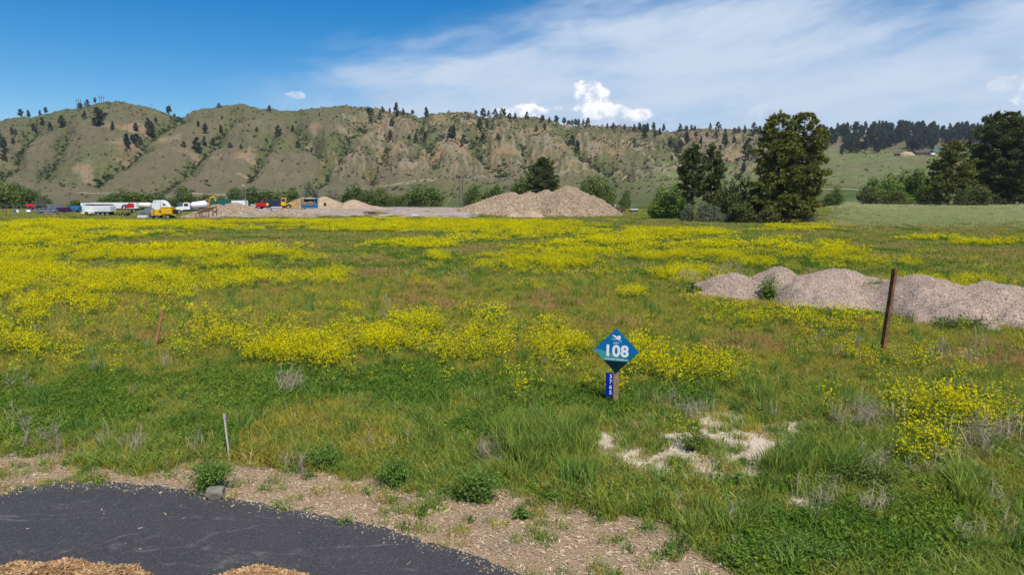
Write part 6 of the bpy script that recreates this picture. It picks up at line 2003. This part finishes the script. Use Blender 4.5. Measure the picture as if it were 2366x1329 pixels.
t = place('scrap_trailer', 212, 158, 0, 'low pale trailer bed with rusty panels beside the dump trailer', 'trailer')
MB().box(-1.9, 0.2, -0.9, 0.9, 0.55, 0.95, bev=0.04).build('bed', CREAM, t); MB().box(-1.0, -0.2, -0.95, -0.9, 0.5, 1.0).build('rusty_panel', RUST, t)
axle(t, -0.8, 0.8, 0.33, 0.2)

# chain-link enclosure at far left
t = place('chain_link_fence', 34, 186, 0, 'grey chain link fence with top rail in front of the dark trees', 'fence')
for k in range(9):
    mb = MB(); mb.tube([(-3.9 + k * 1.9, 0, -0.2), (-3.9 + k * 1.9, 0, 2.05)], 0.045, 6); mb.build('post', STEEL, t)
mb = MB(); mb.tube([(-3.9, 0, 2.03), (11.3, 0, 2.03)], 0.03, 6); mb.build('top_rail', STEEL, t)
mb = MB()
for k in range(76):
    xx = -3.9 + k * 0.2
    mb.tube([(xx, 0, 0.05), (xx, 0, 2.0)], 0.006, 3, cap=False)
tag(mb.build('wire_mesh', STEEL, t), kind='stuff')
t = place('grey_panels', 128, 196, 0, 'stack of upright grey steel panels behind the plum car', 'panels')
pm = MB().box(-0.06, 0.06, -1.0, 1.0, 0.0, 2.4).mesh('panel', [mat('grey_panel', (0.22, 0.22, 0.23), 0.6)])
for k in range(11):
    o = bpy.data.objects.new('panel', pm); o.location = (-1.6 + 0.34 * k, 0, 0); link(o, t)

# clutter about the yard
TIMB = mat('grey_timber', (0.24, 0.175, 0.12), 0.95, var=0.35, scale=2.0)
for (px_, y_, rz_, lab_) in ((326, 145, 3, 'stack of weathered timbers left of the yellow paving machine'), (118, 163, -8, 'stack of weathered timbers in front of the grey blue sedan')):
    t = place('timber_stack', px_, y_, rz_, lab_, 'timber')
    for j in range(3):
        for i_ in range(5 - j):
            MB().box(-1.9 + 0.1 * ((i_ * 7 + j * 3) % 4), 1.7 + 0.12 * ((i_ * 5 + j) % 4), -0.6 + i_ * 0.26 + j * 0.13, -0.38 + i_ * 0.26 + j * 0.13, 0.12 + j * 0.2, 0.31 + j * 0.2).build('timber', TIMB, t)
    for xx in (-1.1, 1.1):
        MB().box(xx - 0.1, xx + 0.1, -0.7, 0.75, 0.0, 0.115).build('bearer', TIMB, t)
DRB = mat('drum_blue', (0.03, 0.16, 0.36), 0.5)
for k_, (px_, y_, m_, lab_) in enumerate(((36, 182, DRB, 'blue drum standing by the chain link fence'), (41, 182, WHITE, 'white drum beside the blue drum at the fence'), (160, 186, RUST, 'rusty drum beside the blue farm machine'), (305, 176, BLACK, 'black drum below the graphic trailer'), (498, 146, RUST, 'rusty drum at the foot of the rubble heap'))):
    t = place('oil_drum', px_, y_, 0, lab_, 'drum')
    mb = MB(); mb.tube([(0, 0, 0), (0, 0, 0.3), (0, 0, 0.32), (0, 0, 0.58), (0, 0, 0.6), (0, 0, 0.88)], [0.29, 0.29, 0.31, 0.31, 0.29, 0.29], 14); mb.build('barrel', m_, t)
    mb = MB(); mb.tube([(0.15, 0, 0.88), (0.15, 0, 0.91)], 0.035, 8); mb.build('bung', STEEL, t)
for (px_, y_, rz_, lab_) in ((640, 158, 25, 'leaning stack of concrete pipes below the red nosed truck'), (590, 206, 10, 'stack of concrete pipes beyond the rubble heap')):
    t = place('pipe_stack', px_, y_, rz_, lab_, 'pipes')
    for (a_, b_) in ((-0.65, 0.3), (0, 0.3), (0.65, 0.3), (-0.32, 0.86), (0.33, 0.86)):
        mb = MB(); mb.tube([(-1.2, a_, b_), (1.2, a_, b_)], 0.3, 14); mb.build('pipe', mat('concrete', (0.36, 0.34, 0.31), 0.9) if 'concrete' not in bpy.data.materials else bpy.data.materials['concrete'], t)

# old rusty wagon and light trailer right of the rock pile
t = place('farm_wagon', 1425, 190, 0, 'dark rusty old wagon with tilted white chute beside the rock pile', 'wagon')
MB().box(-0.6, 2.2, -0.9, 0.9, 0.8, 1.6, bev=0.03).build('bed', RUST, t)
mb = MB(); mb.tube([(-1.2, -0.4, 0.9), (-0.4, -0.4, 2.3)], 0.14, 6); mb.build('chute', WHITE, t)
MB().prism([(-1.7, 0.3), (-0.6, 0.3), (-0.5, 2.2), (-1.0, 2.4), (-1.7, 1.4)], -0.5, 0.5).build('hopper', RUST, t)
axle(t, 0.0, 0.9, 0.42, 0.2); axle(t, 1.7, 0.9, 0.42, 0.2)
t = place('flatbed_trailer', 1464, 188, 0, 'small dark trailer with a pale flat deck near the rusty wagon', 'trailer')
MB().box(-1.1, 1.1, -0.8, 0.8, 0.75, 1.0, bev=0.03).build('deck', WHITE, t); MB().box(-1.05, 1.05, -0.7, 0.7, 0.35, 0.75).build('frame', BLACK, t)
axle(t, -0.3, 0.75, 0.33, 0.2); axle(t, 0.5, 0.75, 0.33, 0.2)

# debris in the yard
rgd = np.random.default_rng(33)
t = place('root_debris', 856, 146, 0, 'tangle of red brown roots and branches on the gravel bank', 'debris')
for k in range(16):
    a = rgd.random() * 6.28; L_ = 0.6 + 1.2 * rgd.random(); p = Vector((rgd.normal() * 0.8, rgd.normal() * 0.4, 0.1 + 0.3 * rgd.random())); q = p + Vector((math.cos(a) * L_, math.sin(a) * L_ * 0.5, 0.5 * rgd.random()))
    mb = MB(); mb.tube([p, (p + q) / 2 + Vector((0, 0, 0.15)), q], [0.09, 0.07, 0.03], 5); mb.build('branch', mat('red_root', (0.12, 0.06, 0.04), 0.95, var=0.4) if k == 0 else bpy.data.materials['red_root'], t)
t = place('white_pipe', 962, 144, 4, 'length of white pipe lying on the gravel', 'pipe', 0.1)
mb = MB(); mb.tube([(-1.0, 0, 0.1), (1.0, 0, 0.1)], 0.11, 10); mb.build('tube', WHITE, t)
t = place('steel_plate', 908, 143, -3, 'rusty steel beam lying before the grey gravel heap', 'beam', 0.05)
MB().box(-1.0, 1.0, -0.1, 0.1, 0.22, 0.27).build('flange', RUST, t); MB().box(-1.0, 1.0, -0.02, 0.02, 0.03, 0.22).build('web', RUST, t); MB().box(-1.0, 1.0, -0.1, 0.1, 0.0, 0.03).build('flange', RUST, t)
t = place('oil_drum', 752, 160, 0, 'small dark drum standing on the gravel bank', 'drum', 0.9)
mb = MB(); mb.tube([(0, 0, 0), (0, 0, 0.3), (0, 0, 0.32), (0, 0, 0.58), (0, 0, 0.6), (0, 0, 0.9)], [0.3, 0.3, 0.32, 0.32, 0.3, 0.3], 14); mb.build('barrel', RUST, t)

# ------------------------------------------------------------------ worker in a hi-vis vest
def person(px, y):
    x = xat(px, y); z = h1(x, y) + 0.05
    me = bpy.data.meshes.new('person')
    J = {'pel': (0, 0, 0.95, .15), 'wst': (0, 0, 1.12, .14), 'chs': (0, 0, 1.36, .17), 'nck': (0, 0, 1.50, .065), 'hd0': (0, -0.01, 1.60, .085), 'hd1': (0, -0.01, 1.70, .09),
         'hl': (-.10, 0, .90, .10), 'kl': (-.12, -.03, .50, .07), 'al': (-.13, .02, .09, .05), 'tl': (-.13, -.14, .04, .045), 'hr': (.10, 0, .90, .10), 'kr': (.12, -.03, .50, .07), 'ar': (.13, .02, .09, .05), 'tr': (.13, -.14, .04, .045),
         'sl': (-.19, 0, 1.43, .075), 'el': (-.27, .02, 1.16, .05), 'wl': (-.27, -.10, .93, .035), 'fl': (-.27, -.15, .84, .03), 'sr': (.19, 0, 1.43, .075), 'er': (.27, .02, 1.16, .05), 'wr': (.25, -.12, .96, .035), 'fr': (.24, -.18, .88, .03)}
    K = list(J)
    E_ = [('pel', 'wst'), ('wst', 'chs'), ('chs', 'nck'), ('nck', 'hd0'), ('hd0', 'hd1'), ('pel', 'hl'), ('hl', 'kl'), ('kl', 'al'), ('al', 'tl'), ('pel', 'hr'), ('hr', 'kr'), ('kr', 'ar'), ('ar', 'tr'), ('chs', 'sl'), ('sl', 'el'), ('el', 'wl'), ('wl', 'fl'), ('chs', 'sr'), ('sr', 'er'), ('er', 'wr'), ('wr', 'fr')]
    me.from_pydata([J[k][:3] for k in K], [(K.index(a), K.index(b)) for a, b in E_], [])
    o = bpy.data.objects.new('person', me); link(o)
    md = o.modifiers.new('skin', 'SKIN')
    bpy.context.view_layer.update()
    for i, k in enumerate(K):
        me.skin_vertices[0].data[i].radius = (J[k][3], J[k][3])
        me.skin_vertices[0].data[i].use_root = (k == 'pel')
    o.modifiers.new('sub', 'SUBSURF').levels = 2
    o.modifiers['sub'].render_levels = 2
    dg = bpy.context.evaluated_depsgraph_get()
    me2 = bpy.data.meshes.new_from_object(o.evaluated_get(dg))
    o.modifiers.clear(); o.data = me2
    me2.materials.clear()
    for m in (mat('work_trousers', (0.05, 0.06, 0.09), 0.9), mat('hi_vis_vest', (0.62, 0.80, 0.06), 0.7), mat('skin', (0.45, 0.27, 0.19), 0.6), mat('hard_hat', (0.80, 0.80, 0.78), 0.4), mat('boots', (0.08, 0.05, 0.03), 0.8)):
        me2.materials.append(m)
    mi = []
    for p in me2.polygons:
        c = p.center
        if c.z < 0.13: mi.append(4)
        elif c.z < 1.0 and abs(c.x) < 0.21: mi.append(0)
        elif abs(c.x) > 0.21 and c.z < 1.12: mi.append(2)
        elif c.z < 1.50: mi.append(1)
        elif c.z > 1.68: mi.append(3)
        else: mi.append(2)
    me2.polygons.foreach_set('material_index', np.array(mi, np.int32))
    me2.polygons.foreach_set('use_smooth', np.ones(len(me2.polygons), bool))
    o.location = (x, y, z)
    tag(o, 'person in yellow high visibility vest standing beside the red nosed truck', 'person')
person(619, 181)

# ------------------------------------------------------------------ poles, wires, pylons, fences, far house
POLE = mat('pole_wood', (0.13, 0.105, 0.085), 0.95, var=0.25, scale=3.0)
WIRE = mat('pale_wire', (0.40, 0.40, 0.38), 0.5)
def utility_pole(px, y, top_py, label, twin=False, arm=1.1):
    t = place('utility_pole', px, y, 0, label, 'utility pole')
    hh = CAMZ + slope(top_py) * y - t.location.z
    for dx_ in ((-0.5, 0.5) if twin else (0,)):
        mb = MB(); mb.tube([(dx_, 0, -0.3), (dx_, 0, hh)], [0.17, 0.11], 8); mb.build('pole', POLE, t)
    MB().box(-arm, arm, -0.08, 0.08, hh - 0.55, hh - 0.38).build('cross_arm', POLE, t)
    for dx_ in (-arm + 0.1, 0, arm - 0.1):
        mb = MB(); mb.tube([(dx_, 0, hh - 0.38), (dx_, 0, hh - 0.15)], 0.06, 6); mb.build('insulator', STEEL, t)
    return Vector((t.location.x, t.location.y, t.location.z + hh - 0.2))
p1 = utility_pole(163, 268, 444, 'single dark utility pole behind the blue farm machine')
p2 = utility_pole(1066, 236, 413, 'twin utility pole with cross arm left of the rock pile', True)
def wire(a, b, label, sag=1.2, r=0.022):
    P_ = []
    for k in range(25):
        t_ = k / 24.0
        q = a.lerp(b, t_); P_.append((q.x, q.y, q.z - sag * 4 * t_ * (1 - t_)))
    mb = MB(); mb.tube(P_, r, 4)
    o = mb.build('power_line', WIRE); tag(o, label, 'wire')
wire(p1, p2, 'long overhead wire strung between the two utility poles', 2.0)
wire(p1, Vector((xat(-120, 250), 250, 8.5)), 'overhead wire running from the single pole past the dark trees', 1.0)
wire(p2, Vector((xat(1900, 330), 330, 26.0)), 'overhead wire rising from the twin pole toward the pines', 2.0)
mb = MB(); gx, gy = p2.x, p2.y
mb.tube([(p2.x - 0.4, p2.y, p2.z - 1.0), (p2.x - 6.0, p2.y - 1.0, h1(p2.x - 6, p2.y - 1))], 0.035, 4)
tag(mb.build('guy_wire', mat('yellow_guard', (0.6, 0.55, 0.2), 0.6)), 'slanting guy wire staying the twin utility pole', 'wire')
for px, bpy_, tpy, lab in ((200, 252, 226, 'three legged power pylon left of the ridge pine, on the skyline'), (252, 240, 219, 'three legged power pylon just left of the highest hilltop')):
    x, y, z = hill_at(px, bpy_, 700, 1000)
    t = empty('power_pylon', (x, y, z), 0, lab, 'pylon')
    hh = CAMZ + slope(tpy) * y - z
    for dx_ in (-2.3, 0, 2.3):
        mb = MB(); mb.tube([(dx_, 0, -0.5), (dx_, 0, hh * 0.95)], 0.22, 6); mb.build('leg', POLE, t)
    MB().box(-4.0, 4.0, -0.15, 0.15, hh * 0.72, hh * 0.72 + 0.35).build('cross_arm', POLE, t)
    for dx_ in (-3.6, 0, 3.6):
        mb = MB(); mb.tube([(dx_, 0, hh * 0.72), (dx_, 0, hh * 0.62)], 0.14, 5); mb.build('insulator', POLE, t)
for px, bpy_, tpy, lab in ((363, 256, 238, 'thin pole on the saddle right of the highest hilltop'), (407, 262, 240, 'thin pole beside the lone skyline pine')):
    x, y, z = hill_at(px, bpy_, 700, 1000)
    t = empty('utility_pole', (x, y, z), 0, lab, 'utility pole')
    hh = CAMZ + slope(tpy) * y - z
    mb = MB(); mb.tube([(0, 0, -0.5), (0, 0, hh)], 0.16, 6); mb.build('pole', POLE, t)
    MB().box(-1.3, 1.3, -0.1, 0.1, hh - 1.0, hh - 0.8).build('cross_arm', POLE, t)

# wire fence on the rise to the right
FP = [1990, 2050, 2112, 2174, 2192, 2228, 2240, 2263, 2298, 2308, 2350, 2400]
fp = []
t = empty('wire_fence', (xat(1990, 148), 148, h1(xat(1990, 148), 148)), 0, 'wire fence on thin dark posts in front of the big right pines', 'fence')
ox, oy, oz = t.location
for px in [1930] + FP:
    x = xat(px, 148); z = h1(x, 148.0)
    mb = MB(); hp_ = 1.25 + 0.15 * math.sin(px)
    mb.tube([(x - ox, 0, z - oz - 0.3), (x - ox + 0.03 * math.sin(px * 3), 0, z - oz + hp_)], 0.06, 6); mb.build('post', POLE, t)
    fp.append((x - ox, 0.0, z - oz))
for zz in (0.35, 0.7, 1.05):
    mb = MB(); mb.tube([(p[0], p[1] - 0.06, p[2] + zz) for p in fp], 0.0035, 4); mb.build('strand', STEEL, t)
mb = MB(); mb.tube([(fp[4][0], 0, fp[4][2] + 1.0), (fp[5][0], 0, fp[5][2] + 0.1)], 0.05, 6); mb.build('brace', POLE, t)
t = empty('wire_fence', (xat(880, 232), 232, h1(xat(880, 232), 232)), 0, 'wire fence behind the gravel yard in front of the round trees', 'fence')
ox, oy, oz = t.location; fp = []
for px in range(880, 1090, 24):
    x = xat(px, 232); z = h1(x, 232.0)
    mb = MB(); mb.tube([(x - ox, 0, z - oz - 0.3), (x - ox, 0, z - oz + 1.3)], 0.06, 6); mb.build('post', POLE, t)
    fp.append((x - ox, 0.0, z - oz))
for zz in (0.5, 1.1):
    mb = MB(); mb.tube([(p[0], p[1] - 0.06, p[2] + zz) for p in fp], 0.012, 4); mb.build('strand', STEEL, t)

# house and barns on the far slope
TAN = mat('tan_wall', (0.42, 0.31, 0.19), 0.9, var=0.15, scale=0.5)
BROOF = mat('brown_roof', (0.11, 0.075, 0.07), 0.9, var=0.15)
TROOF = mat('teal_roof', (0.035, 0.19, 0.19), 0.6, var=0.1)
def far_house(name, px, py, L, D, wh, rh, wallm, roofm, label, rz=0.0):
    x, y, z = hill_at(px, py, 500, 1000)
    t = empty(name, (x, y, z), R(rz), label, 'building')
    wl = MB().box(-L / 2, L / 2, -D / 2, D / 2, -1.5, wh).build('wall', wallm, t)
    mb = MB()
    mb.add([(-L / 2 - 0.6, -D / 2 - 0.6, wh), (L / 2 + 0.6, -D / 2 - 0.6, wh), (L / 2 + 0.6, D / 2 + 0.6, wh), (-L / 2 - 0.6, D / 2 + 0.6, wh), (-L / 2 - 0.6, 0, wh + rh), (L / 2 + 0.6, 0, wh + rh)], [[0, 1, 5, 4], [2, 3, 4, 5], [1, 2, 5], [3, 0, 4], [3, 2, 1, 0]])
    mb.build('roof', roofm, t)
    n = max(2, int(L / 4))
    for k in range(n):
        xx = -L / 2 + (k + 0.5) * L / n
        MB().box(xx - 0.7, xx + 0.7, -D / 2 - 0.06, -D / 2 + 0.02, 0.9, 2.3).build('window', GLASS, wl)
    return t
far_house('farmhouse', 2122, 358, 16, 8, 2.6, 2.6, mat('dark_log_wall', (0.16, 0.085, 0.05), 0.9), BROOF, 'long low brown house with dark roof on the far slope', -6)
far_house('barn', 2158, 358, 13, 9, 3.4, 2.4, mat('ochre_wall', (0.46, 0.27, 0.09), 0.9), TROOF, 'ochre barn with teal roof beside the brown house', 4)
x, y, z = hill_at(2087, 359, 500, 1000)
t = empty('earth_bank', (x, y, z), 0, 'bare tan earth bank left of the brown house', 'earth bank')
mb = MB(); nn = 14
V = []
for (f_, zz) in ((1.0, -2.0), (0.85, 1.6), (0.5, 3.6), (0.1, 4.0)):
    for k in range(nn):
        a = 2 * math.pi * k / nn; w_ = 1 + 0.14 * math.sin(3 * a + f_ * 4) + 0.1 * math.sin(5 * a)
        V.append((math.cos(a) * 10 * f_ * w_, math.sin(a) * 5 * f_ * w_, zz + 0.3 * math.sin(2 * a)))
F = [[i * nn + k, i * nn + (k + 1) % nn, (i + 1) * nn + (k + 1) % nn, (i + 1) * nn + k] for i in range(3) for k in range(nn)] + [[3 * nn + k for k in range(nn)]]
mb.add(V, F); mb.build('bank_body', TAN, t)
x, y, z = hill_at(2066, 360, 500, 1000)
t = empty('parked_truck', (x, y, z), 0, 'dark purple vehicle parked left of the tan earth bank', 'truck')
MB().prism([(-3, 0.6), (3, 0.6), (3, 1.8), (1.2, 2.6), (-1.0, 3.0), (-3, 2.0)], -1.2, 1.2).build('body', PURP, t); axle(t, 1.8, 1.1, 0.6, 0.3); axle(t, -1.8, 1.1, 0.6, 0.3)
x, y, z = hill_at(2136, 360, 500, 1000)
t = empty('white_trailer', (x, y - 8, z - 0.4), R(20), 'white trailer standing in front of the brown house', 'trailer')
MB().box(-2.4, 2.4, -1.2, 1.2, 0.9, 3.2, bev=0.1).build('box', WHITE, t); axle(t, 0.3, 1.1, 0.5, 0.3)

# two birds
for px, py, s_ in ((1525, 173, 1.0), (1485, 176, 0.7)):
    x, y, z = at_y(px, py, 230.0)
    mb = MB()
    mb.tube([(-0.16, 0, 0), (0, 0, 0.01), (0.12, 0, 0.02), (0.18, 0, 0.02)], [0.015, 0.045, 0.04, 0.01], 6)
    mb.add([(-0.06, 0.02, 0.02), (0.08, 0.02, 0.02), (0.02, 0.30, 0.10), (-0.04, 0.28, 0.09)], [[0, 1, 2, 3]]); mb.add([(-0.06, -0.02, 0.02), (0.08, -0.02, 0.02), (0.02, -0.30, 0.10), (-0.04, -0.28, 0.09)], [[3, 2, 1, 0]])
    o = mb.build('bird', mat('bird_plumage', (0.03, 0.03, 0.035), 0.8)); o.location = (x, y, z); o.scale = (s_, s_, s_); o.rotation_euler = (0, 0, 0.5)
    tag(o, 'larger dark bird gliding under the white cloud sheet' if s_ == 1.0 else 'smaller dark bird flying beside a larger one', 'bird')

# ------------------------------------------------------------------ the air between here and the hills
mb = MB().box(-5700, 5700, -4300, 4500, -2.2, 190.0)
hz = mb.build('haze', [])
hm = bpy.data.materials.new('haze_air'); hm.use_nodes = True
ht = NT(hm.node_tree); ht.n.clear()
pv = ht.node('ShaderNodeVolumePrincipled')
pv.inputs['Color'].default_value = (0.80, 0.88, 1.0, 1.0)
pv.inputs['Density'].default_value = HAZE
pv.inputs['Anisotropy'].default_value = 0.25
ho = ht.node('ShaderNodeOutputMaterial'); ht.l.new(pv.outputs[0], ho.inputs['Volume'])
hz.data.materials.append(hm)
tag(hz, 'thin pale blue air over the valley', 'haze', kind='stuff')
